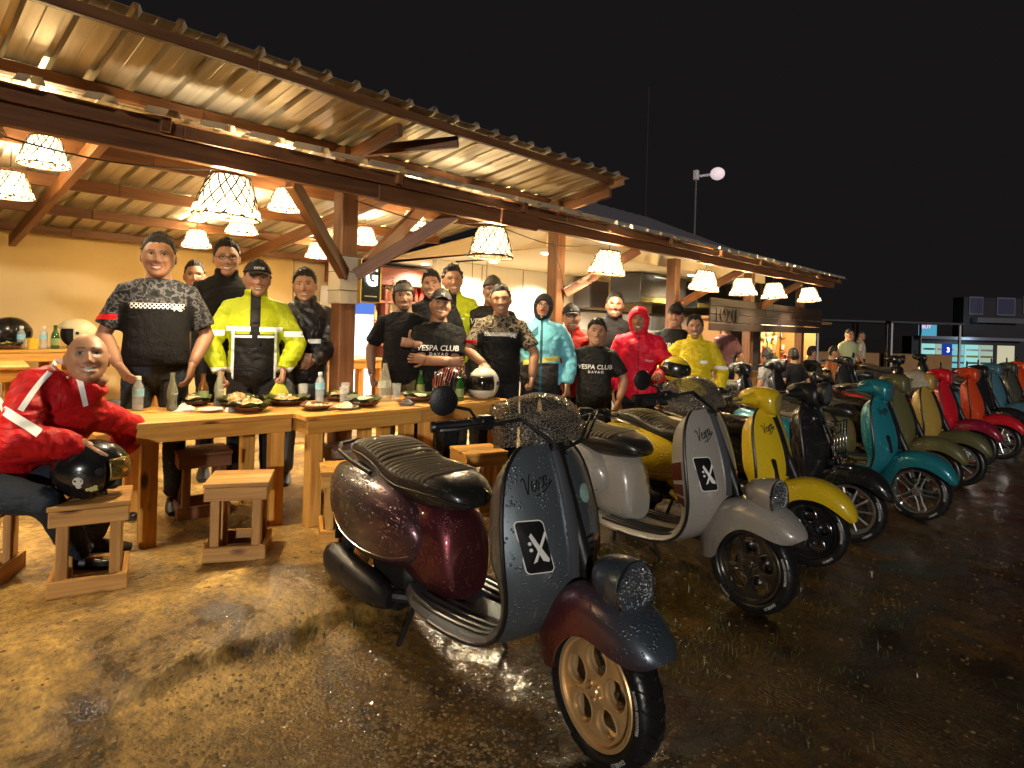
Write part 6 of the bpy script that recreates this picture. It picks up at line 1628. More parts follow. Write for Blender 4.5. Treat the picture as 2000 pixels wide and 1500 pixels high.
def cowl_pt(s, x, a, off=0.003):
    st = loft_curve(COWL, 80); q = min(st, key=lambda p: abs(p[0] - x)); zc, h, yo = q[1], q[2], q[3]
    return (x, s * (0.05 + (yo - 0.05) * max(0.0, cos(a)) ** 0.62 + off), zc + h * math.copysign(abs(sin(a)) ** 0.85, sin(a)) - 0.02 * (1 - cos(a)))
def m_cowl_line(s):
    mb = MB()
    for k in range(7):
        a = -0.42 + k * 0.13
        mb.tube([cowl_pt(s, x, a, 0.002) for x in (-0.90, -0.87, -0.84, -0.81, -0.78)], 0.0028, 5)
    mb.tube([cowl_pt(s, -0.20 - 0.735 * i / 20, -0.62, 0.002) for i in range(21)], 0.0022, 5)
    return mb
SEAT = [(0.015, 0.700, 0.05, 0.03), (-0.01, 0.735, 0.095, 0.075), (-0.08, 0.772, 0.135, 0.125), (-0.20, 0.790, 0.160, 0.150), (-0.34, 0.790, 0.170, 0.150), (-0.44, 0.800, 0.165, 0.135), (-0.54, 0.835, 0.155, 0.135), (-0.66, 0.850, 0.142, 0.125), (-0.78, 0.838, 0.115, 0.105), (-0.86, 0.810, 0.08, 0.07), (-0.89, 0.785, 0.04, 0.03)]
def seat_ring(x, zt, w, t, off=0.0, lo=-0.5, hi=pi + 0.5, n=22):
    return [(x, (w + off) * math.copysign(abs(cos(a)) ** 0.6, cos(a)), zt - t * 0.45 + (t * 0.45 + off) * math.copysign(abs(sin(a)) ** 0.7, sin(a)) if sin(a) > 0 else zt - t * 0.45 - t * 0.55 * abs(sin(a)) ** 0.7) for a in [lo + (hi - lo) * k / (n - 1) for k in range(n)]]
def m_seat(): return MB().loft([seat_ring(*s, lo=0, hi=2 * pi * 23 / 24, n=24) for s in loft_curve(SEAT, 34)])
def m_seat_ribs(lo=-0.80, hi=-0.16, step=0.031):
    mb = MB(); st = loft_curve(SEAT, 200); x = lo
    while x < hi:
        q = min(st, key=lambda p: abs(p[0] - x))
        r = seat_ring(*q, off=0.001, lo=0.42, hi=pi - 0.42, n=12)
        mb.tube([(p[0] + 0.03 * (1 - (p[1] / q[2]) ** 2) , p[1], p[2]) for p in r], 0.0075, 5); x += step
    return mb
def m_seat_pipe():
    mb = MB(); st = loft_curve(SEAT, 40)
    for s in (-1, 1): mb.tube([(q[0], s * (q[2] * 0.995), q[1] - q[3] * 0.5) for q in st[1:-1]], 0.004, 5)
    return mb
def m_rail():
    return MB().tube([(-0.52, -0.18, 0.735), (-0.66, -0.195, 0.765), (-0.82, -0.17, 0.785), (-0.93, -0.10, 0.795), (-0.955, 0, 0.798), (-0.93, 0.10, 0.795), (-0.82, 0.17, 0.785), (-0.66, 0.195, 0.765), (-0.52, 0.18, 0.735)], 0.010, 8)
def m_fender(kind):
    """shell round the front wheel"""
    if kind == 'sei': S = [(36, 0.335, 0.050, 0.05), (41, 0.342, 0.085, 0.09), (52, 0.345, 0.108, 0.12), (66, 0.345, 0.118, 0.135), (88, 0.342, 0.122, 0.145), (112, 0.335, 0.122, 0.16), (136, 0.325, 0.115, 0.165), (158, 0.312, 0.100, 0.15), (176, 0.300, 0.075, 0.12), (186, 0.295, 0.05, 0.08)]
    else: S = [(22, 0.295, 0.03, 0.03), (30, 0.312, 0.065, 0.06), (46, 0.326, 0.092, 0.09), (66, 0.332, 0.104, 0.11), (90, 0.332, 0.108, 0.125), (115, 0.328, 0.106, 0.13), (140, 0.318, 0.10, 0.14), (165, 0.305, 0.085, 0.13), (182, 0.296, 0.06, 0.10), (190, 0.29, 0.04, 0.06)]
    R = []
    for (ph, r, w, dp) in loft_curve(S, 34):
        p = radians(ph); ring_ = []
        prof = []
        for k in range(15):
            a = pi * k / 14                                  # over the crest
            prof.append((w * math.copysign(abs(cos(a)) ** 0.8, cos(a)), r - dp * (1 - abs(sin(a)) ** 0.62)))
        for k in range(15):
            a = pi - pi * k / 14
            prof.append(((w - 0.008) * math.copysign(abs(cos(a)) ** 0.8, cos(a)), r - 0.008 - (dp - 0.008) * (1 - abs(sin(a)) ** 0.62)))
        R.append([(FWX + q * cos(p), y, WR + q * sin(p)) for (y, q) in prof])
    return MB().loft(R)
def AX(x, z, y=0): return Matrix.Translation((x, y, z)) @ Matrix.Rotation(pi / 2, 4, 'X')      # lathe z -> -y (to the right side)
def m_tyre():
    pr = []
    for k in range(29):
        a = -pi * 0.82 + 2 * pi * 0.82 * k / 28
        pr.append((0.200 + 0.036 * cos(a) if abs(a) < pi / 2 else 0.200 + 0.032 * cos(a), 0.058 * math.copysign(abs(sin(a)) ** 0.8, sin(a))))
    return MB().lathe(pr, 48)
def m_tread():
    mb = MB()
    for k in range(26):
        a0 = 2 * pi * k / 26
        for s in (-1, 1):
            pts = []
            for j in range(5):
                t = 0.12 + 0.85 * j / 4; ph = t * 1.05
                rr = 0.200 + 0.0366 * cos(ph); yy = s * 0.058 * abs(sin(ph)) ** 0.8
                a = a0 + 0.16 * t + (0.06 if s > 0 else 0)
                pts.append((rr * cos(a), rr * sin(a), yy))
            mb.tube(pts, 0.0034, 4)
    return mb
def flat_holes(name, outer, holes, ext, bev):
    cu = bpy.data.curves.new(name, 'CURVE'); cu.dimensions = '2D'; cu.fill_mode = 'BOTH'; cu.extrude = ext; cu.bevel_depth = bev; cu.bevel_resolution = 1
    for pts in [outer] + holes:
        sp = cu.splines.new('POLY'); sp.points.add(len(pts) - 1); sp.use_cyclic_u = True
        for p, q in zip(sp.points, pts): p.co = (q[0], q[1], 0, 1)
    o = bpy.data.objects.new(name, cu); COL.objects.link(o); dg = bpy.context.evaluated_depsgraph_get(); dg.update()
    me = bpy.data.meshes.new_from_object(o.evaluated_get(dg)); bpy.data.objects.remove(o); bpy.data.curves.remove(cu)
    mb = MB(); mb.add([tuple(v.co) for v in me.vertices], [tuple(p.vertices) for p in me.polygons]); bpy.data.meshes.remove(me)
    return mb
circ = lambda cx, cy, r, n: [(cx + r * cos(2 * pi * k / n), cy + r * sin(2 * pi * k / n)) for k in range(n)]
def m_rim(kind):
    mb = MB()
    mb.lathe([(r + 0.016, z) for r, z in [(0.146, -0.05), (0.158, -0.052), (0.161, -0.048), (0.157, -0.042), (0.148, -0.036), (0.140, -0.01), (0.140, 0.01), (0.148, 0.036), (0.157, 0.042), (0.161, 0.048), (0.158, 0.052), (0.146, 0.05), (0.138, 0.03), (0.136, 0.0), (0.138, -0.03), (0.146, -0.05)]], 48)
    if kind == 'holes':
        d = flat_holes('disc', circ(0, 0, 0.1565, 60), [circ(0.098 * cos(0.3 + 2 * pi * k / 5), 0.098 * sin(0.3 + 2 * pi * k / 5), 0.0475, 30) for k in range(5)] + [circ(0, 0, 0.02, 16)], 0.007, 0.004)
        mb.add(d.v, d.f, Matrix.Translation((0, 0, 0.030)))
        for k in range(5):
            a = 0.3 + 2 * pi * k / 5
            mb.lathe([(0.0475, 0.043), (0.0505, 0.041), (0.051, 0.034), (0.0485, 0.02), (0.0475, 0.008)], 28, M=Matrix.Translation((0.098 * cos(a), 0.098 * sin(a), 0)))
    else:
        n = 5 if kind == 'star' else 10
        for k in range(n):
            a = 2 * pi * k / n
            for s in ((-1, 1) if kind == 'star' else (0,)):
                q = 0.016 * s
                c, sn = cos(a), sin(a); P = lambda r, t, z: (r * c - t * sn, r * sn + t * c, z)
                mb.tube([P(0.03, q * 1.4, 0.036), P(0.08, q * 1.1, 0.034), P(0.158, q * 0.9 + (0.012 * s), 0.026)], [0.010, 0.008, 0.009], 6)
    return mb
def m_hub():
    mb = MB(); mb.lathe([(0, 0.052), (0.014, 0.052), (0.018, 0.046), (0.034, 0.042), (0.036, 0.034), (0.03, -0.04), (0, -0.04)], 20)
    for k in range(5):
        a = 2 * pi * k / 5 + 0.93; mb.lathe([(0, 0.05), (0.006, 0.05), (0.0065, 0.04), (0.0065, 0.03)], 8, M=Matrix.Translation((0.026 * cos(a), 0.026 * sin(a), 0)))
    return mb
def m_disc():
    d = flat_holes('brake', circ(0, 0, 0.108, 40), [circ(0, 0, 0.06, 24)] + [circ(0.085 * cos(k * pi / 5), 0.085 * sin(k * pi / 5), 0.006, 8) for k in range(10)], 0.002, 0.0)
    return d
def m_tyre_text():
    mb = MB()
    for s, a0, size in (('PIRELLI', 2.05, 0.026), ('120/70-12', 4.05, 0.018), ('DIABLO', 5.4, 0.02), ('ROSSO SCOOTER', 0.15, 0.016), ('PIRELLI', 3.1 + 2.05 + 1.35, 0.0)):
        if size == 0: continue
        me = text_mesh('t', s, size, 0.0, bold=0.0006, res=2)
        V = []
        for v in me.vertices:
            a = a0 - v.co.x / 0.204; r = 0.204 + v.co.y * 0.9; ph = math.acos(max(-1, min(1, (r - 0.2) / 0.036))); V.append((r * cos(a), r * sin(a), 0.058 * abs(sin(ph)) ** 0.8 + 0.0012))
        mb.add(V, [tuple(p.vertices) for p in me.polygons]); bpy.data.meshes.remove(me)
    return mb
def m_screen():
    R = []
    for j in range(13):
        t = j / 12; z = 0.995 + 0.155 * sin(t * pi / 2); xc = 0.455 - 0.075 * t - 0.115 * t * t; w = 0.205 * (1 - 0.10 * t) * sqrt(max(0.03, 1 - (max(0, t - 0.3) / 0.74) ** 2.6))
        R.append([(xc - 0.17 * abs(k / 9 - 1) ** 2.2 * (w / 0.205), w * sin((k / 9 - 1) * pi / 2), z - 0.035 * (k / 9 - 1) ** 2) for k in range(19)])
    return MB().loft(R, cap=False, closed=False)
def m_headset():
    st = loft_curve([(0.47, 1.02, 0.03, 0.03), (0.455, 1.02, 0.085, 0.075), (0.41, 1.03, 0.105, 0.088), (0.34, 1.045, 0.100, 0.080), (0.27, 1.05, 0.085, 0.062), (0.22, 1.045, 0.06, 0.042), (0.20, 1.04, 0.02, 0.015)], 20)
    mb = MB().loft([[(x, w * math.copysign(abs(cos(a)) ** 0.8, cos(a)), z + h * math.copysign(abs(sin(a)) ** 0.8, sin(a))) for a in [2 * pi * k / 22 for k in range(22)]] for (x, z, w, h) in st])
    for s in (-1, 1):
        mb.loft([[(0.33 - 0.06 * t + rr * cos(a), s * (0.07 + 0.16 * t), 1.045 - 0.005 * t + rr * 0.8 * sin(a)) for a in [2 * pi * k / 12 for k in range(12)]] for t, rr in ((0, 0.06), (0.4, 0.042), (0.8, 0.028), (1.0, 0.022))])
    mb.loft([[(0.37 + 0.02 * t + rr * cos(a), rr * 0.9 * sin(a), 1.0 - 0.07 * t) for a in [2 * pi * k / 14 for k in range(14)]] for t, rr in ((0, 0.075), (1, 0.06))])
    return mb
def m_bars():
    mb = MB()
    for s in (-1, 1): mb.tube([(0.345, 0, 1.03), (0.345, s * 0.07, 1.045), (0.30, s * 0.22, 1.055), (0.262, s * 0.30, 1.05)], 0.012, 8)
    mb.box((0.35, 0, 1.005), (0.07, 0.16, 0.05), ch=0.01); mb.tube([(0.36, 0, 1.0), (0.40, 0, 0.93)], 0.045, 12)
    for s in (-1, 1): mb.box((0.283, s * 0.245, 1.056), (0.055, 0.06, 0.048), Matrix.Identity(4), ch=0.008)
    return mb
def m_grip(s): 
    mb = MB(); a = Vector((0.262, s * 0.29, 1.05)); b = Vector((0.222, s * 0.415, 1.042)); n = 13
    mb.tube([a.lerp(b, i / n) for i in range(n + 1)], [0.019 if i % 2 else 0.0165 for i in range(n + 1)], 10); mb.tube([b, b.lerp(a, -0.12)], [0.021, 0.019], 10)
    return mb
def m_lever(s): return MB().tube([(0.31, s * 0.25, 1.06), (0.335, s * 0.29, 1.055), (0.315, s * 0.37, 1.045), (0.285, s * 0.43, 1.04)], [0.008, 0.007, 0.0065, 0.008], 7)
def m_mirror_stem(s): return MB().tube([(0.275, s * 0.27, 1.06), (0.265, s * 0.30, 1.10), (0.255, s * 0.37, 1.115)], 0.006, 7)
def m_mirror(s):
    M = Matrix.Translation((0.252, s * 0.40, 1.135)) @ Matrix.Rotation(s * 0.25, 4, 'Z') @ Matrix.Rotation(pi / 2, 4, 'Y')
    return MB().lathe([(0, 0.012), (0.035, 0.011), (0.05, 0.006), (0.053, 0), (0.05, -0.008), (0, -0.010)], 22, M=M)
def m_head_pod():
    """bullet lamp housing on the mudguard"""
    M = Matrix.Translation((0.80, 0, 0.595)) @ Matrix.Rotation(pi / 2 + 0.06, 4, 'Y')
    mb = MB().lathe([(0, -0.165), (0.03, -0.16), (0.058, -0.13), (0.078, -0.085), (0.088, -0.04), (0.091, 0.0), (0.089, 0.012), (0.080, 0.014), (0.080, 0.0)], 30, M=M)
    mb.loft([[(0.700 + 0.035 * t + r * cos(a), r * 0.75 * sin(a), 0.49 + 0.08 * t) for a in [2 * pi * k / 14 for k in range(14)]] for t, r in ((0, 0.085), (0.5, 0.07), (1, 0.05))])
    return mb
def m_lens(x, z, r, tilt=0.06):
    M = Matrix.Translation((x, 0, z)) @ Matrix.Rotation(pi / 2 + tilt, 4, 'Y')
    return MB().lathe([(0, 0.028), (r * 0.5, 0.023), (r * 0.85, 0.012), (r, 0.0)], 26, M=M)
def m_reflector(x, z, r, tilt=0.06):
    M = Matrix.Translation((x, 0, z)) @ Matrix.Rotation(pi / 2 + tilt, 4, 'Y'); mb = MB(); mb.lathe([(0, -0.03), (r * 0.6, -0.022), (r * 0.98, 0.0)], 26, M=M)
    for i in range(7):
        for k in range(6 * max(i, 0) or 1):
            if i > 5: break
            a = 2 * pi * k / (6 * i or 1); q = r * 0.16 * i
            mb.ball((q * cos(a), q * sin(a), -0.02 + 0.02 * (q / r) ** 2), r * 0.06, 6, 4, M=M)
    return mb
def m_drops(x, z, r, tilt, n):
    M = Matrix.Translation((x, 0, z)) @ Matrix.Rotation(pi / 2 + tilt, 4, 'Y'); mb = MB(); rr = random.Random(9)
    for i in range(n):
        q = r * sqrt(rr.random()) * 0.97; a = rr.uniform(0, 6.28); k = rr.uniform(0.0012, 0.0034)
        mb.ball((q * cos(a), q * sin(a), 0.028 * (1 - (q / r) ** 2)), (k, k, k * 0.6), 7, 5, M=M)
    return mb
def m_exhaust():
    mb = MB(); st = loft_curve([(-0.30, 0.25, 0.03), (-0.35, 0.255, 0.050), (-0.44, 0.26, 0.066), (-0.62, 0.28, 0.072), (-0.77, 0.30, 0.068), (-0.82, 0.31, 0.045), (-0.835, 0.313, 0.02)], 22)
    mb.loft([[(x, -0.20 + r * 0.9 * cos(a), z + r * math.copysign(abs(sin(a)) ** 0.85, sin(a))) for a in [2 * pi * k / 18 for k in range(18)]] for (x, z, r) in st])
    mb.tube([(-0.2, -0.10, 0.26), (-0.30, -0.19, 0.27)], 0.022, 8)
    return mb
def m_mat_strip():
    mb = MB()
    for s in (-1, 1):
        for y in (0.075, 0.115, 0.155, 0.19):
            mb.tube([(0.33 - 0.02 * y, s * y, 0.335 - y * 0.0), (0.25, s * y, 0.315), (0.10, s * y, 0.302), (-0.06, s * y, 0.301), (-0.16, s * y, 0.306)], 0.0075, 6)
    return mb
def m_stand():
    mb = MB()
    for s in (-1, 1):
        mb.tube([(-0.25, s * 0.09, 0.27), (-0.30, s * 0.12, 0.12), (-0.33, s * 0.15, 0.015), (-0.36, s * 0.17, 0.012)], 0.012, 7)
    mb.tube([(-0.25, -0.09, 0.27), (-0.25, 0.09, 0.27)], 0.014, 7)
    mb.tube([(-0.1, 0.16, 0.26), (-0.06, 0.20, 0.12), (-0.03, 0.23, 0.012)], 0.010, 7)
    return mb
def m_engine():
    mb = MB(); mb.box((-0.52, 0.10, 0.29), (0.55, 0.10, 0.16), ch=0.03); mb.box((-0.42, -0.02, 0.33), (0.30, 0.24, 0.16), ch=0.03)
    mb.tube([(-0.75, -0.155, 0.30), (-0.70, -0.16, 0.55)], 0.028, 10)
    return mb
def m_cables():
    mb = MB()
    for (y0, b) in ((-0.2, 0.07), (-0.23, 0.10), (0.2, 0.08), (0.23, 0.11)):
        mb.tube([(0.30, y0, 1.05), (0.37 + b * 0.5, y0 * 0.8, 1.05 + b * 0.35), (0.42 + b * 0.5, y0 * 0.35, 1.00), (0.405, y0 * 0.12, 0.955)], 0.0045, 6)
    return mb
def m_tie():
    """raised centre strip of the shield"""
    mb = MB(); R = []
    for i in range(24):
        z = 0.955 - 0.40 * i / 23; w = 0.020 + 0.012 * sstep(0.93, 0.6, z) + 0.004 * sin(i)*0
        R.append([tuple(on_shield(y * w, z, o)) for (y, o) in ((-1, -0.002), (-0.95, 0.012), (-0.4, 0.019), (0.4, 0.019), (0.95, 0.012), (1, -0.002))])
    return mb.loft(R, closed=False, cap=False)
def m_rear_plate():
    mb = MB(); mb.box((-0.99, 0, 0.42), (0.012, 0.17, 0.22), Matrix.Identity(4), ch=0.003); mb.box((-0.955, 0, 0.50), (0.07, 0.14, 0.06), ch=0.01); return mb
def m_tail(): 
    mb = MB(); mb.ball((-0.955, 0, 0.655), (0.03, 0.06, 0.035), 16, 10); return mb
def m_fork(): return MB().tube([(0.40, 0.0, 0.95), (0.60, 0.02, 0.50), (0.655, 0.085, 0.36), (0.685, 0.085, 0.24)], [0.03, 0.03, 0.028, 0.03], 10)

M_TYRE = mat('tyre_rubber', (0.012, 0.012, 0.012), 0.30, bump=0.15, bscale=60, rvary=0.18, vscale=9)
M_PLAST = mat('black_scooter_plastic', (0.012, 0.012, 0.013), 0.36, bump=0.12, bscale=140, rvary=0.12, vscale=12)
M_CHROME = mat('chrome', (0.75, 0.74, 0.72), 0.10, 1.0)
M_ALU = mat('cast_aluminium', (0.42, 0.41, 0.40), 0.35, 0.9)
M_SEATV = mat_wet_paint('black_vinyl_wet', (0.014, 0.013, 0.012), 0.34, 0.0, 0.35, 1.0)
M_SEATR = mat_wet_paint('brown_vinyl_wet', (0.17, 0.13, 0.08), 0.30, 0.0, 0.5, 0.8)
def mat_lamp_glass():
    m, nt, N, L, B = _new('beaded_lens'); tc = N.new('ShaderNodeTexCoord')
    B.inputs['Base Color'].default_value = (0.12, 0.14, 0.17, 1); B.inputs['Roughness'].default_value = 0.05; B.inputs['Alpha'].default_value = 0.30; B.inputs['Coat Weight'].default_value = 1.0
    vo = N.new('ShaderNodeTexVoronoi'); vo.inputs['Scale'].default_value = 110; L.new(tc.outputs['Object'], vo.inputs['Vector'])
    bp = N.new('ShaderNodeBump'); bp.inputs['Strength'].default_value = 0.5; bp.inputs['Distance'].default_value = 0.01; L.new(vo.outputs['Distance'], bp.inputs['Height']); L.new(bp.outputs['Normal'], B.inputs['Normal']); L.new(bp.outputs['Normal'], B.inputs['Coat Normal'])
    return m
M_LENS = mat_lamp_glass()
def mat_flyscreen():
    m, nt, N, L, B = _new('wet_smoked_screen'); tc = N.new('ShaderNodeTexCoord')
    vo = N.new('ShaderNodeTexVoronoi'); vo.inputs['Scale'].default_value = 120; L.new(tc.outputs['Object'], vo.inputs['Vector'])
    v2 = N.new('ShaderNodeTexVoronoi'); v2.inputs['Scale'].default_value = 260; L.new(tc.outputs['Object'], v2.inputs['Vector'])
    a = node_math(N, L, 'LESS_THAN', vo.outputs['Distance'], 0.30); b = node_math(N, L, 'LESS_THAN', v2.outputs['Distance'], 0.34)
    dr = node_math(N, L, 'MAXIMUM', a, b)
    B.inputs['Base Color'].default_value = (0.035, 0.03, 0.025, 1); B.inputs['Roughness'].default_value = 0.06; B.inputs['Coat Weight'].default_value = 1.0
    mx = N.new('ShaderNodeMix'); mx.data_type = 'RGBA'; mx.inputs['A'].default_value = (0.025, 0.022, 0.018, 1); mx.inputs['B'].default_value = (0.34, 0.30, 0.24, 1); L.new(dr, mx.inputs['Factor']); L.new(mx.outputs['Result'], B.inputs['Base Color'])
    al = N.new('ShaderNodeMapRange'); al.inputs['To Min'].default_value = 0.50; al.inputs['To Max'].default_value = 0.85; L.new(dr, al.inputs['Value']); L.new(al.outputs['Result'], B.inputs['Alpha'])
    bp = N.new('ShaderNodeBump'); bp.invert = True; bp.inputs['Strength'].default_value = 0.8; bp.inputs['Distance'].default_value = 0.006; L.new(vo.outputs['Distance'], bp.inputs['Height']); L.new(bp.outputs['Normal'], B.inputs['Coat Normal']); L.new(bp.outputs['Normal'], B.inputs['Normal'])
    return m
M_SCREEN = mat_flyscreen()
M_SCREENC = mat('clear_wet_screen', (0.6, 0.55, 0.42), 0.08, alpha=0.45, coat=1.0, vary=0.5, vscale=90)
M_RED = mat('red_lamp_plastic', (0.5, 0.01, 0.01), 0.2, coat=0.6)
M_ORANGE = mat('orange_lamp_plastic', (0.7, 0.14, 0.01), 0.2, coat=0.6)
M_WPRINT = mat('white_print', (0.8, 0.8, 0.76), 0.5)
M_TPRINT = mat('tyre_lettering', (0.5, 0.5, 0.48), 0.6)

def m_script(cy=-0.168, cz=0.83, k=0.028, rot=0.30):
    """handwritten maker's script laid on the shield"""
    strokes = [[(0, 1.5), (.12, 1.75), (.33, 1.7), (.44, 1.2), (.5, 0), (.75, .6), (1.0, 1.4), (1.3, 1.9)], [(1.1, .45), (1.45, .6), (1.6, .9), (1.45, 1.08), (1.25, .8), (1.22, .3), (1.45, 0), (1.75, .2), (2.05, 1.0), (2.2, .6), (2.2, .15), (1.98, 0), (1.86, .14)],
               [(2.2, .1), (2.42, .7), (2.55, 1.05), (2.45, .2), (2.32, -.85)], [(2.48, .5), (2.75, 1.03), (3.0, .85), (2.95, .2), (2.62, 0)], [(3.6, .92), (3.35, 1.05), (3.13, .6), (3.2, .08), (3.45, .08), (3.65, .95), (3.6, .2), (3.8, 0), (4.1, .4)], [(1.5, -.55), (2.4, -.5), (3.4, -.3), (4.4, .1)]]
    mb = MB(); c, sn = cos(rot), sin(rot)
    for st in strokes:
        P = loft_curve(st, 4 * len(st)); pts = []
        for (x, y) in P:
            u, w = (x + 0.3 * y) * k, y * k
            pts.append(tuple(on_shield(cy + u * c - w * sn, cz + u * sn + w * c, 0.002)))
        mb.tube(pts, 0.0021, 5)
    return mb

def scooter(label, ax, ay, rz, body, body2=None, cowl=None, fender=None, style='sei', rim=None, rim_kind='holes', seat=None, ribs=True, steer=0.0, screen=True, sign=True, mirrors=(-1, 1), panes=None, rib_mat=None, detail=True, rack=False, lean=0.0, trim=None, headcol=None, z=0.0, zlift=0.0):
    """ax, ay: where the front tyre meets the ground; rz: heading"""
    t = thing('scooter', label, 'scooter', (ax - FWX * cos(rz), ay - FWX * sin(rz), z), rz, 'scooters parked in a row')
    t.rotation_euler = (lean, 0, rz)
    if style == 'sei': t.scale = (1.03, 1.04, 1.07); t.location.x = ax - FWX * 1.03 * cos(rz); t.location.y = ay - FWX * 1.03 * sin(rz)
    body2 = body2 or body; cowl = cowl or body; fender = fender or body; seat = seat or M_SEATV; rim = rim or M_ALU; trim = trim or M_PLAST
    Ms = Matrix.Translation((0.62, 0, 0)) @ Matrix.Rotation(steer, 4, 'Z') @ Matrix.Translation((-0.62, 0, 0))
    def part(nm, fn, m, parent=t, st=False, cache=None, smooth=True):
        me = cached(cache or nm, fn, smooth); o = link(nm, me, m, parent, 40)
        if st: o.matrix_basis = Ms
        return o
    sh = part('legshield', m_shield, body)
    part('edge_trim', m_trim, trim, sh)
    part('floor_rubber', m_mat_strip, mat('floor_rubber', (0.03, 0.03, 0.03), 0.3), sh)
    if style != 'moto': part('centre_tie', m_tie, trim if style == 'prim' else mat('tie_grey', (0.16, 0.17, 0.19), 0.3, 0.6), sh)
    part('spine', m_frame, body2)
    for s, nm in ((-1, 'r'), (1, 'l')):
        c = part('side_cowl', lambda s=s: m_cowl(s), cowl, cache='side_cowl' + nm)
        if detail: part('cowl_trim', lambda s=s: m_cowl_line(s), M_CHROME, c, cache='cowl_trim' + nm)
    se = part('seat', m_seat, seat)
    if ribs: part('seat_ribs', m_seat_ribs, rib_mat or M_SEATR, se)
    part('seat_piping', m_seat_pipe, M_PLAST, se)
    part('grab_rail', m_rail, M_PLAST if style == 'sei' else M_CHROME)
    part('exhaust', m_exhaust, M_PLAST)
    part('engine', m_engine, mat('engine_dark', (0.03, 0.03, 0.03), 0.45, 0.5))
    part('stand', m_stand, M_PLAST)
    part('number_plate', m_rear_plate, M_PLAST, smooth=False)
    part('tail_lamp', m_tail, M_RED)
    # wheels
    for wx, st in ((FWX, True), (RWX, False)):
        tyre = link('front_wheel' if st else 'rear_wheel', cached('tyre', m_tyre), M_TYRE, t, 40)
        tyre.matrix_basis = (Ms if st else Matrix.Identity(4)) @ AX(wx, WR)
        link('rim', cached('rim_' + rim_kind, lambda: m_rim(rim_kind)), rim, tyre, 35)
        link('hub', cached('hub', m_hub), rim if rim_kind == 'holes' else M_ALU, tyre, 35)
        if detail:
            link('tread', cached('tread', m_tread), mat('tread_dark', (0.004, 0.004, 0.004), 0.6), tyre)['kind'] = 'stuff'
            o = link('brake_disc', cached('brake_disc', m_disc, False), mat('disc_steel', (0.4, 0.4, 0.4), 0.25, 1.0), tyre); o.location = (0, 0, -0.012)
            if st: link('tyre_lettering', cached('tyre_text', m_tyre_text, False), M_TPRINT, tyre)['kind'] = 'stuff'
    part('fork', m_fork, M_PLAST, st=True)
    fe = part('mudguard', lambda: m_fender('sei' if style == 'sei' else 'prim'), fender, st=True, cache='mudguard_' + ('sei' if style == 'sei' else 'prim'))
    if style == 'sei':
        p = part('headlamp_housing', m_head_pod, headcol or fender, st=True)
        part('reflector', lambda: m_reflector(0.812, 0.595, 0.081), M_CHROME, p, cache='reflector_sei'); part('lens', lambda: m_lens(0.815, 0.594, 0.081), M_LENS, p, cache='lens_sei')
        hb = part('handlebar', m_bars, M_PLAST, st=True); part('cables', m_cables, M_PLAST, hb)['kind'] = 'stuff'
        part('bezel', lambda: MB().tube([(0.816 - 0.083 * sin(0.06) * sin(a), 0.085 * cos(a), 0.594 + 0.085 * sin(a)) for a in [2 * pi * k / 32 for k in range(32)]], 0.0065, 8, closed=True), M_CHROME, p, cache='bezel_sei')
        SCC.setdefault('lens_drops', m_drops(0.815, 0.594, 0.079, 0.06, 170).mesh('lens_drops', True)); q = link('raindrops', SCC['lens_drops'], mat('water_drop', (0.85, 0.9, 0.95), 0.05, coat=1.0, alpha=0.75), p); q['kind'] = 'stuff'
    else:
        h = part('headset', m_headset, body if style == 'prim' else M_PLAST, st=True)
        if style == 'prim':
            part('reflector', lambda: m_reflector(0.455, 1.02, 0.066, 0.12), M_CHROME, h, cache='reflector_prim'); part('lens', lambda: m_lens(0.462, 1.018, 0.066, 0.12), M_LENS, h, cache='lens_prim')
        else:
            part('lamp_bucket', lambda: MB().lathe([(0, -0.10), (0.06, -0.08), (0.085, -0.03), (0.09, 0.0), (0.083, 0.008)], 24, M=Matrix.Translation((0.50, 0, 1.05)) @ Matrix.Rotation(pi / 2 + 0.1, 4, 'Y')), M_PLAST, h, cache='bucket_moto')
            part('reflector', lambda: m_reflector(0.50, 1.05, 0.08, 0.1), M_CHROME, h, cache='reflector_moto'); part('lens', lambda: m_lens(0.505, 1.05, 0.08, 0.1), M_LENS, h, cache='lens_moto')
    for s, nm in ((-1, 'r'), (1, 'l')):
        part('grip', lambda s=s: m_grip(s), M_PLAST, st=True, cache='grip' + nm); part('brake_lever', lambda s=s: m_lever(s), M_ALU if style != 'sei' else M_PLAST, st=True, cache='lever' + nm)
        if s in mirrors:
            q = part('mirror', lambda s=s: m_mirror(s), M_PLAST, st=True, cache='mirror' + nm); part('mirror_stem', lambda s=s: m_mirror_stem(s), M_PLAST, q, cache='mstem' + nm)
    if screen:
        so = part('flyscreen', m_screen, M_SCREEN if screen is True else screen, st=True)
        if not so.data.get('thick'): so.data['thick'] = 1
        md = so.modifiers.new('thickness', 'SOLIDIFY'); md.thickness = 0.003
    if detail:
        part('script_badge', m_script, M_PLAST if style != 'moto' else M_CHROME, sh)['kind'] = 'stuff'
        if style == 'sei':
            for k in range(5):
                z0 = 0.66 - 0.024 * k
                part('grille_bar', lambda z0=z0: patch(rrect(0.085, z0, 0.085, 0.010, 0.004, -0.1), 0.004), M_PLAST, sh, cache='grille%d' % k)
            part('indicator', lambda: patch(rrect(0.180, 0.60, 0.03, 0.08, 0.01), 0.003), M_ORANGE, sh)
        if style == 'prim': part('indicator', lambda: patch(rrect(-0.130, 0.60, 0.036, 0.15, 0.016, -0.25), 0.004), M_PLAST, sh, cache='indicator_prim')
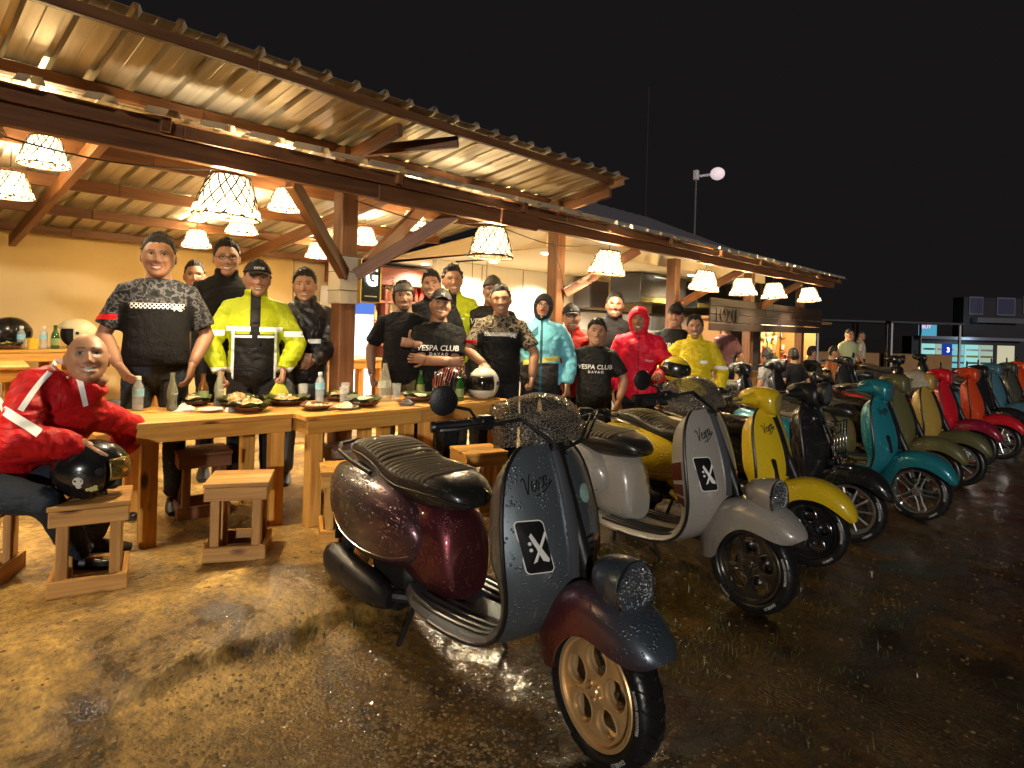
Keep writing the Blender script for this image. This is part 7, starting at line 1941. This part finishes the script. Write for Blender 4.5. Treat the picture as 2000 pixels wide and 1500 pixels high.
    if sign:
        part('sign_rim', lambda: patch(rrect(-0.160, 0.672, 0.098, 0.168, 0.016, -0.16), 0.003), M_WPRINT, sh)
        pl = part('sign_plate', lambda: patch(rrect(-0.160, 0.672, 0.090, 0.160, 0.013, -0.16), 0.0045), mat('plate_black', (0.008, 0.008, 0.008), 0.3), sh)
        part('sign_mark', lambda: patch([(-0.172, 0.717), (-0.180, 0.707), (-0.140, 0.629), (-0.120, 0.623), (-0.118, 0.633)], 0.006), M_WPRINT, sh, cache='xa')
        part('sign_mark', lambda: patch([(-0.126, 0.719), (-0.120, 0.711), (-0.160, 0.629), (-0.172, 0.623)], 0.0065), M_WPRINT, sh, cache='xb')
        part('sign_mark', lambda: patch(circ(-0.180, 0.685, 0.006, 10), 0.006), M_WPRINT, sh, cache='xc')
        part('sign_mark', lambda: patch(circ(-0.177, 0.665, 0.006, 10), 0.006), M_WPRINT, sh, cache='xd')
    if panes:
        fr = shield_frames()
        def pane(i0, i1):
            mb = MB(); R = []
            for i in range(i0, i1):
                C, N, w, sw, tt = fr[i]
                R.append([tuple(C + N * (-sw - tt * k) + Vector((0, -w * (1.012 - 0.075 * max(0, k - 0.25)) - 0.004, 0))) for k in (0.22, 0.45, 0.75)])
            return mb.loft(R, cap=False, closed=False)
        for j, (i0, i1) in enumerate(((13, 18), (18, 23), (23, 27))): part('side_pane', lambda i0=i0, i1=i1: pane(i0, i1 - 0), panes, sh, cache='pane%d' % j)
    if rack:
        rb = MB()
        for y in (-0.12, -0.06, 0, 0.06, 0.12): rb.tube([(0.60, y, 0.52), (0.60, y, 0.86)], 0.005, 6)
        for z0 in (0.52, 0.60, 0.69, 0.78, 0.86): rb.tube([(0.60, -0.14, z0), (0.60, 0.14, z0)], 0.005, 6)
        for y in (-0.1, 0.1): rb.tube([(0.60, y, 0.80), (0.50, y, 0.84)], 0.006, 6); rb.tube([(0.60, y, 0.54), (0.72, y, 0.55)], 0.006, 6)
        SCC.setdefault('rack', rb.mesh('rack', True)); link('front_rack', SCC['rack'], M_CHROME, t)
    return t

HD = -pi / 2
def paint(nm, c, **k): return mat_wet_paint('paint_' + nm, c, **k)
# the dark front scooter; its iridescent red sheen is painted as fixed fades
P_MID = paint('midnight', (0.17, 0.205, 0.235), rough=0.36, metal=0.65, coat=0.8)
P_WINE = paint('wine', (0.15, 0.034, 0.042), rough=0.36, metal=0.75, coat=0.7)
P_COWL = paint('midnight_to_wine', (0.105, 0.095, 0.10), col2=(0.125, 0.055, 0.066), ax=(1, 0, 0), lo=-0.55, hi=-0.25, rough=0.32, metal=0.7)
P_FEN = paint('wine_to_midnight', (0.20, 0.030, 0.038), col2=(0.11, 0.15, 0.19), ax=(0.7, 0.0, 0.8), lo=0.80, hi=1.06, rough=0.34, metal=0.65)
M_GOLD = mat('gold_rim', (0.88, 0.58, 0.27), 0.36, 0.6, bump=0.1, bscale=30)
s1 = scooter('black and wine-red scooter with gold wheel, nearest the lone stool', 1.835, 1.235, HD + radians(-2), P_MID, P_WINE, P_COWL, P_FEN, 'sei', M_GOLD, 'holes', steer=radians(-9), mirrors=(-1,), headcol=P_FEN)
# round club badge on its shield
C_B = mat('badge_mint', (0.35, 0.55, 0.5), 0.4, vary=0.8, vscale=60)
o = patch(circ(0.125, 0.80, 0.032, 18), 0.004).build('club_badge', C_B, [c for c in s1.children if c.name.startswith('legshield')][0], smooth=True)
P_GREY = paint('warm_grey', (0.36, 0.335, 0.30), metal=0.15, rough=0.3)
scooter('warm grey scooter with dark plate and fender headlamp', 3.365, 1.345, HD + radians(-3), P_GREY, style='sei', rim=mat('gunmetal_rim', (0.22, 0.21, 0.20), 0.24, 0.95), steer=radians(-5), mirrors=(-1,), panes=mat('oxblood_pane', (0.07, 0.012, 0.012), 0.2, coat=0.5), rib_mat=mat_wet_paint('beige_vinyl', (0.20, 0.155, 0.09), 0.3, 0.0, 0.5, 0.8))
P_YEL = paint('yellow', (0.66, 0.46, 0.012), metal=0.0, rough=0.3)
scooter('yellow scooter with black-edged shield', 4.29, 1.36, HD + radians(-3), P_YEL, style='prim', rim=mat('blue_black_rim', (0.12, 0.14, 0.18), 0.22, 0.95), steer=radians(3), screen=False, sign=False, mirrors=())
P_BLK = paint('black', (0.012, 0.012, 0.013), metal=0.1, rough=0.25)
P_CRM = paint('cream', (0.62, 0.50, 0.30), metal=0.0, rough=0.35)
scooter('black scooter with round chrome headlamp and wire front rack', 5.03, 1.315, HD + radians(-3), P_BLK, P_BLK, P_CRM, P_BLK, 'moto', M_ALU, 'spoke', screen=False, sign=False, mirrors=(1,), rack=True)
P_TEAL = paint('teal', (0.015, 0.20, 0.25), metal=0.25, rough=0.3)
scooter('teal scooter with silver star wheel', 6.04, 1.085, HD + radians(-8), P_TEAL, P_TEAL, P_TEAL, P_TEAL, 'prim', mat('silver_rim', (0.7, 0.69, 0.66), 0.2, 0.95), 'star', screen=False, sign=False, mirrors=(), seat=M_SEATR)
P_OLV = paint('olive', (0.10, 0.095, 0.035), metal=0.0, rough=0.4)
scooter('olive scooter between the teal and the gold one', 7.05, 1.15, HD + radians(-4), P_OLV, style='prim', rim=M_ALU, rim_kind='spoke', screen=False, sign=False, mirrors=(1,), detail=False)
P_GLD = paint('mustard', (0.42, 0.27, 0.055), metal=0.1, rough=0.3)
scooter('mustard gold scooter with clear wet windscreen', 7.75, 1.05, HD + radians(-4), P_GLD, P_OLV, P_OLV, P_OLV, 'prim', M_ALU, 'spoke', screen=M_SCREENC, sign=False, mirrors=(-1,), detail=False)
P_RED = paint('red', (0.55, 0.008, 0.020), metal=0.1, rough=0.3)
scooter('red scooter with silver spoked wheel next to the mustard one', 8.95, 1.08, HD + radians(-4), P_RED, style='prim', rim=mat('silver_rim', (0.7, 0.69, 0.66), 0.2, 0.95), rim_kind='spoke', screen=False, sign=False, mirrors=(1,), detail=False, fender=paint('dark_red', (0.22, 0.006, 0.03), metal=0.1))
P_ORR = paint('orange_red', (0.60, 0.06, 0.012), metal=0.1, rough=0.3)
scooter('orange-red scooter behind the red one', 9.85, 0.93, HD + radians(-4), P_ORR, style='prim', rim=mat('silver_rim', (0.7, 0.69, 0.66), 0.2, 0.95), rim_kind='spoke', screen=False, sign=False, mirrors=(1,), detail=False, fender=P_RED)
scooter('black scooter with orange headset near the far end of the row', 10.9, 0.95, HD + radians(-6), P_BLK, style='prim', rim=M_ALU, rim_kind='spoke', screen=False, sign=False, mirrors=(1,), detail=False, cowl=P_ORR)
scooter('dim blue scooter near the far end of the row', 11.9, 0.9, HD + radians(-6), paint('dim_blue', (0.05, 0.14, 0.19), metal=0.0), style='prim', rim=M_ALU, rim_kind='spoke', screen=False, sign=False, mirrors=(1,), detail=False)
scooter('dark grey-green scooter at the end of the row', 12.9, 0.8, HD + radians(-6), paint('grey_green', (0.05, 0.055, 0.04), metal=0.0), style='prim', rim=M_ALU, rim_kind='spoke', screen=False, sign=False, mirrors=(1,), detail=False)
scooter('orange scooter at the end of the row', 13.9, 0.75, HD + radians(-6), P_ORR, style='prim', rim=M_ALU, rim_kind='spoke', screen=False, sign=False, mirrors=(1,), detail=False)
# ================================================================ BEHIND AND BEYOND
W_SIGN = mat_wood('very_dark_wood', (0.012, 0.006, 0.003), (0.035, 0.016, 0.008), 0.7, knots=False)  # near-black brown grain without knots
# sign wall at the far end of the eave
t = thing('sign_wall', 'dark plank wall with faint carved letters hanging under the far eave', 'sign', (8.3, 4.05, 1.5))
for i in range(4):
    z0 = 1.555 + 0.118 * i
    for (x0, x1) in ((8.32, 10.3 + 0.3 * (i % 2)), (10.304 + 0.3 * (i % 2), 13.1)):
        plank('board', (x0, 4.05, z0), (x1, 4.05, z0), 0.03, 0.112, W_SIGN, t)
me = text_mesh('lettering', 'LOZEE', 0.26, 0.006, bold=0.003); o = link('lettering', me, mat('carved_letters', (0.035, 0.022, 0.014), 0.7)); to_parent(o, t); o.rotation_euler = (pi / 2, 0, 0); o.location = (8.85, 4.02, 1.72)
# snack kiosk under the sign
def goods(t, n, x0, x1, y, z0, z1, seed, size=(0.07, 0.13)):
    r = random.Random(seed); cols = [(0.7, 0.12, 0.02), (0.75, 0.5, 0.05), (0.6, 0.05, 0.04), (0.7, 0.65, 0.5), (0.15, 0.3, 0.1), (0.1, 0.35, 0.5), (0.5, 0.3, 0.1)]
    for i in range(n):
        w = r.uniform(*size); h = r.uniform(*size) * 1.2; k = r.randrange(len(cols))
        o = MB().box((0, 0, 0), (w, 0.04, h), ch=0.008).build('snack_pack', mat('pack_%d' % k, cols[k], 0.35, vary=0.5, vscale=25)); tag(o, ['orange', 'yellow', 'red', 'white', 'green', 'blue', 'brown'][k] + ' snack pack hanging in the lit kiosk', 'snack pack', 'snack packs in the kiosk')
        o.location = (r.uniform(x0, x1), y + r.uniform(-0.03, 0.0), r.uniform(z0, z1)); o.rotation_euler = (0, r.uniform(-0.1, 0.1), r.uniform(-0.3, 0.3))
KX, KY = 12.7, 4.9
t = thing('snack_kiosk', 'lit snack kiosk with crowded shelves under the plank sign', 'kiosk', (KX, KY, 0))
M_KW = mat('kiosk_wood', (0.30, 0.16, 0.06), 0.6, vary=0.3)
MB().box((0, 0.75, 0.85), (4.7, 0.05, 1.7)).build('back_wall', mat('kiosk_back', (0.55, 0.40, 0.22), 0.7, vary=0.3, vscale=3), t)
for s in (-1, 1): MB().box((s * 2.35, 0.3, 0.85), (0.05, 0.9, 1.7)).build('side_wall', M_KW, t)
MB().box((0, 0.2, 1.73), (4.9, 1.3, 0.05)).build('roof', M_KW, t)
MB().box((0, -0.2, 0.40), (4.6, 0.5, 0.8), ch=0.01).build('counter', M_KW, t)
for z0 in (1.05, 1.38): MB().box((0, 0.62, z0), (4.6, 0.24, 0.03)).build('shelf', M_KW, t)
MB().box((0.25, -0.1, 0.86), (0.06, 0.06, 1.7)).build('post', W_PINE, t)
MB().tube([(-1.9, 0.1, 1.66), (1.9, 0.1, 1.66)], 0.018, 8).build('tube_lamp', mat_emit('kiosk_tube', (1, 0.82, 0.5), 9), t)
for x in (-1.4, 1.4):
    l = bpy.data.lights.new('kiosk_glow', 'POINT'); l.energy = 110; l.color = (1, 0.72, 0.36); l.shadow_soft_size = 0.1; lo = bpy.data.objects.new('kiosk_glow', l); COL.objects.link(lo); lo.parent = t; lo.location = (x, 0.05, 1.6)
goods(t, 80, KX - 2.2, KX + 2.2, KY + 0.52, 1.12, 1.62, 4)
goods(t, 26, KX - 2.1, KX + 1.9, KY - 0.25, 0.86, 0.98, 6, (0.09, 0.16))
# roof of the kitchen block behind the canopy
t = thing('kitchen_roof', 'unlit dark corrugated roof rising behind the long canopy', 'roof', (8.3, 7.0, 2.6))
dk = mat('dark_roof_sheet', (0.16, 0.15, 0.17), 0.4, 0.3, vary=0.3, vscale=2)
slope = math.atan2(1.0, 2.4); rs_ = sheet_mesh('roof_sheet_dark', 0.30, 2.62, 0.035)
x = 5.35
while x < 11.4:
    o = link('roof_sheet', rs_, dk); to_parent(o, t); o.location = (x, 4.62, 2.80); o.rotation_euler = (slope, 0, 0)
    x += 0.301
for (a, b) in (((5.3, 4.7, 2.79), (11.5, 4.7, 2.79)), ((5.3, 7.03, 3.77), (11.5, 7.03, 3.77))): plank('roof_beam', a, b, 0.06, 0.08, W_DARK, t)
wall('end_wall', [(5.0, 2.42), (8.0, 2.42), (7.03, 3.70), (6.98, 3.70)], 11.3, 11.36, M_KW, t, 'x')
# mast and horn lamp behind the roofs
o = MB().tube([(0, 0, 0), (0, 0, 4.2), (0, 0, 6.9)], [0.035, 0.022, 0.012], 7).build('antenna_mast', mat('mast_dark', (0.02, 0.02, 0.023), 0.8)); tag(o, 'thin tall antenna mast rising behind the roofs', 'mast'); o.location = (12.15, 7.5, 0)
t = thing('street_lamp', 'slim pole with a small box and a pale round lamp beyond the roofs', 'street lamp', (12.92, 6.70, 0))
MB().tube([(0, 0, 0), (0, 0, 4.98)], 0.022, 7).build('pole', mat('mast_grey', (0.10, 0.10, 0.11), 0.5), t)
MB().box((0, 0, 4.95), (0.10, 0.10, 0.22), ch=0.01).build('box', mat('dim_glow_box', (0.55, 0.52, 0.55), 0.5, emit=(0.8, 0.7, 0.8), estr=0.018), t)  # faint glow put into the box and arm material, no lamp inside
MB().tube([(0.05, -0.05, 4.93), (0.22, -0.22, 4.97)], 0.03, 7).build('arm', mat('dim_glow_box', (0.5, 0.5, 0.5), 0.5), t)
MB().ball((0.34, -0.34, 5.0), (0.16, 0.16, 0.14), 14, 10).build('globe', mat('lamp_globe', (0.7, 0.6, 0.62), 0.4, emit=(1.0, 0.80, 0.86), estr=0.42), t, smooth=True)
# far stalls with dark awnings on pale posts
for i, (x, y, lab) in enumerate(((23.6, 6.8, 'dark awning stall on pale posts beyond the kiosk'), (25.2, 5.0, 'dark awning stall on pale posts next to the blue light box'), (21.0, 8.4, 'dark awning stall half hidden by the kiosk'))):
    t = thing('market_stall', lab, 'stall', (x, y, 0), radians(-42), 'far market stalls')
    MB().box((0, 0, 1.95), (2.6, 2.0, 0.06)).build('awning', mat('awning_dark', (0.05, 0.05, 0.055), 0.6), t)
    for sx in (-1.2, 1.2):
        for sy in (-0.9, 0.9): MB().box((sx, sy, 0.96), (0.06, 0.06, 1.92)).build('post', mat('pale_post', (0.5, 0.5, 0.52), 0.5, emit=(0.5, 0.5, 0.55), estr=0.0), t)
    MB().box((0, -0.5, 0.45), (2.2, 0.5, 0.9), ch=0.02).build('counter', M_KW, t)
# lit shop across the lot
SH = thing('corner_shop', 'two-storey shop with cyan-lit front across the lot', 'building', (32.2, 3.9, 0), radians(-44))
M_FAC = mat('dusky_facade', (0.022, 0.020, 0.026), 0.8, vary=0.3, vscale=1.5)
MB().box((2.1, 0.5, 1.6), (5.0, 0.6, 3.2)).build('block', M_FAC, SH); MB().box((-1.5, 0.5, 0.75), (2.2, 0.6, 1.5)).build('low_block', M_FAC, SH)
MB().box((-0.2, 0.0, 1.47), (4.6, 0.5, 0.12)).build('awning', mat('awning_violet', (0.14, 0.13, 0.18), 0.7), SH)
for i in range(5):
    x0 = -1.9 + i * 0.62
    f = MB().box((x0, 0.16, 0.72), (0.56, 0.06, 0.98)).build('shop_window', mat_emit('shop_light_%d' % (i % 3), ((0.45, 0.95, 0.9), (0.75, 0.95, 0.75), (0.3, 0.85, 0.95))[i % 3], (0.5, 0.33, 0.42)[i % 3]), SH)
    for k in range(3): MB().box((x0, 0.115, 0.45 + 0.27 * k), (0.5, 0.03, 0.08)).build('shelf_goods', mat('goods_dark_%d' % k, ((0.05, 0.08, 0.1), (0.2, 0.18, 0.05), (0.25, 0.3, 0.3))[k], 0.6), f)
f = MB().box((1.45, 0.16, 0.72), (0.7, 0.06, 0.98)).build('shop_window', mat_emit('shop_light_w', (0.95, 0.9, 0.6), 0.4), SH)
MB().box((-2.15, -0.1, 1.78), (0.75, 0.08, 0.5), ch=0.02).build('neon_sign', mat_emit('neon_sign_cyan', (0.08, 0.35, 0.5), 0.7), SH)
me = text_mesh('sign_letters', 'BUY', 0.22, 0.01); o = link('sign_letters', me, mat_emit('sign_letters_pink', (0.9, 0.5, 0.8), 0.8), SH); o.rotation_euler = (pi / 2, 0, 0); o.location = (-2.25, -0.16, 1.9)
for i, (x0, w) in enumerate(((0.1, 0.6), (1.4, 0.8), (2.4, 0.5))):
    f = MB().box((x0, 0.17, 2.85 + 0.1 * (i > 1)), (w, 0.05, 0.75)).build('window', mat('window_frame_glow', (0.10, 0.10, 0.13), 0.5, emit=(0.25, 0.25, 0.42), estr=0.015), SH)  # the frame is given a weak glow of its own
    MB().box((0 + x0, 0.14, 2.85 + 0.1 * (i > 1)), (w * 0.86, 0.03, 0.64)).build('pane', mat('window_pane_dim', (0.05, 0.05, 0.09), 0.2, emit=(0.12, 0.13, 0.25), estr=0.018), f)
MB().box((0.9, -0.05, 2.25), (2.0, 0.3, 0.2)).build('balcony', mat('balcony_pale', (0.08, 0.08, 0.10), 0.7), SH)
l = bpy.data.lights.new('shop_glow', 'POINT'); l.energy = 18; l.color = (0.6, 0.95, 1.0); l.shadow_soft_size = 0.2; lo = bpy.data.objects.new('shop_glow', l); COL.objects.link(lo); lo.parent = SH; lo.location = (-0.6, -0.5, 1.3)
t = thing('light_box', 'small glowing blue light box with a white numeral beside the shop', 'sign', (30.3, 4.6, 0.0), radians(-44))
MB().box((0, 0, 0.55), (0.08, 0.08, 1.1)).build('post', M_PLAST, t); MB().box((0, 0, 0.98), (0.36, 0.12, 0.5), ch=0.01).build('panel', mat_emit('light_box_blue', (0.02, 0.05, 0.40), 0.55), t)
me = text_mesh('numeral', '3', 0.26, 0.005, bold=0.006); o = link('numeral', me, mat_emit('letters_white', (1, 1, 1), 1.6), t); o.rotation_euler = (pi / 2, 0, 0); o.location = (0, -0.075, 0.98)
# people at the kiosk and in the lot, too far to show much
FAR = 'people around the kiosk'
far = [('person in dark jacket ordering at the kiosk counter', 9.3, 4.25, 1.70, mat_cloth('dark_maroon_jacket', (0.08, 0.03, 0.03)), pi * 0.9, 'short'), ('long-haired person in grey at the kiosk', 10.6, 4.1, 1.581, mat_cloth('grey_top', (0.2, 0.19, 0.18)), 2.9, 'long'),
       ('long-haired person in black at the kiosk', 11.4, 3.95, 1.581, C_BLACK, 2.6, 'long'), ('person in dark hoodie beyond the kiosk', 12.65, 4.07, 1.621, C_BLACK, 1.2, 'short'), ('person in rust-coloured shirt beyond the kiosk', 13.5, 3.93, 1.621, mat_cloth('rust_shirt', (0.25, 0.08, 0.03)), 0.6, 'short'),
       ('person in pale green shirt walking in the lot', 14.4, 3.9, 1.60, mat_cloth('pale_green_shirt', (0.35, 0.40, 0.24)), -0.6, 'short'), ('person in light top standing near the far stalls', 17.2, 4.4, 1.60, mat_cloth('light_top', (0.45, 0.4, 0.3)), 0.4, 'short')]
for (lab, x, y, H, top, yw, hr) in far: person(lab, x, y, H, top, C_DARKP, yaw=yw, hair=hr, low=True, vox=0.03, group=FAR, z=0.0, face=dict(openm=0.2), drop=0.40 if (H * 1000) % 10 == 1 else 0.0)
# dark motorbikes parked further back
for i, (x, y, a, lab) in enumerate(((7.6, 2.9, 0.4, 'unlit black scooter parked behind the round-lamp scooter'), (8.9, 3.0, 0.2, 'unlit black scooter parked before the kiosk'), (11.6, 2.9, -0.3, 'black scooter parked beyond the kiosk post'), (13.9, 2.6, 0.3, 'black scooter near the person in pale green'), (16.2, 2.6, 0.2, 'black scooter near the far stalls'))):
    s = scooter(lab, x, y, HD + a, P_BLK, style='moto' if i % 2 else 'prim', screen=False, sign=False, mirrors=(1,), detail=False, rim_kind='spoke')
    s['group'] = 'dark scooters parked in the second row'
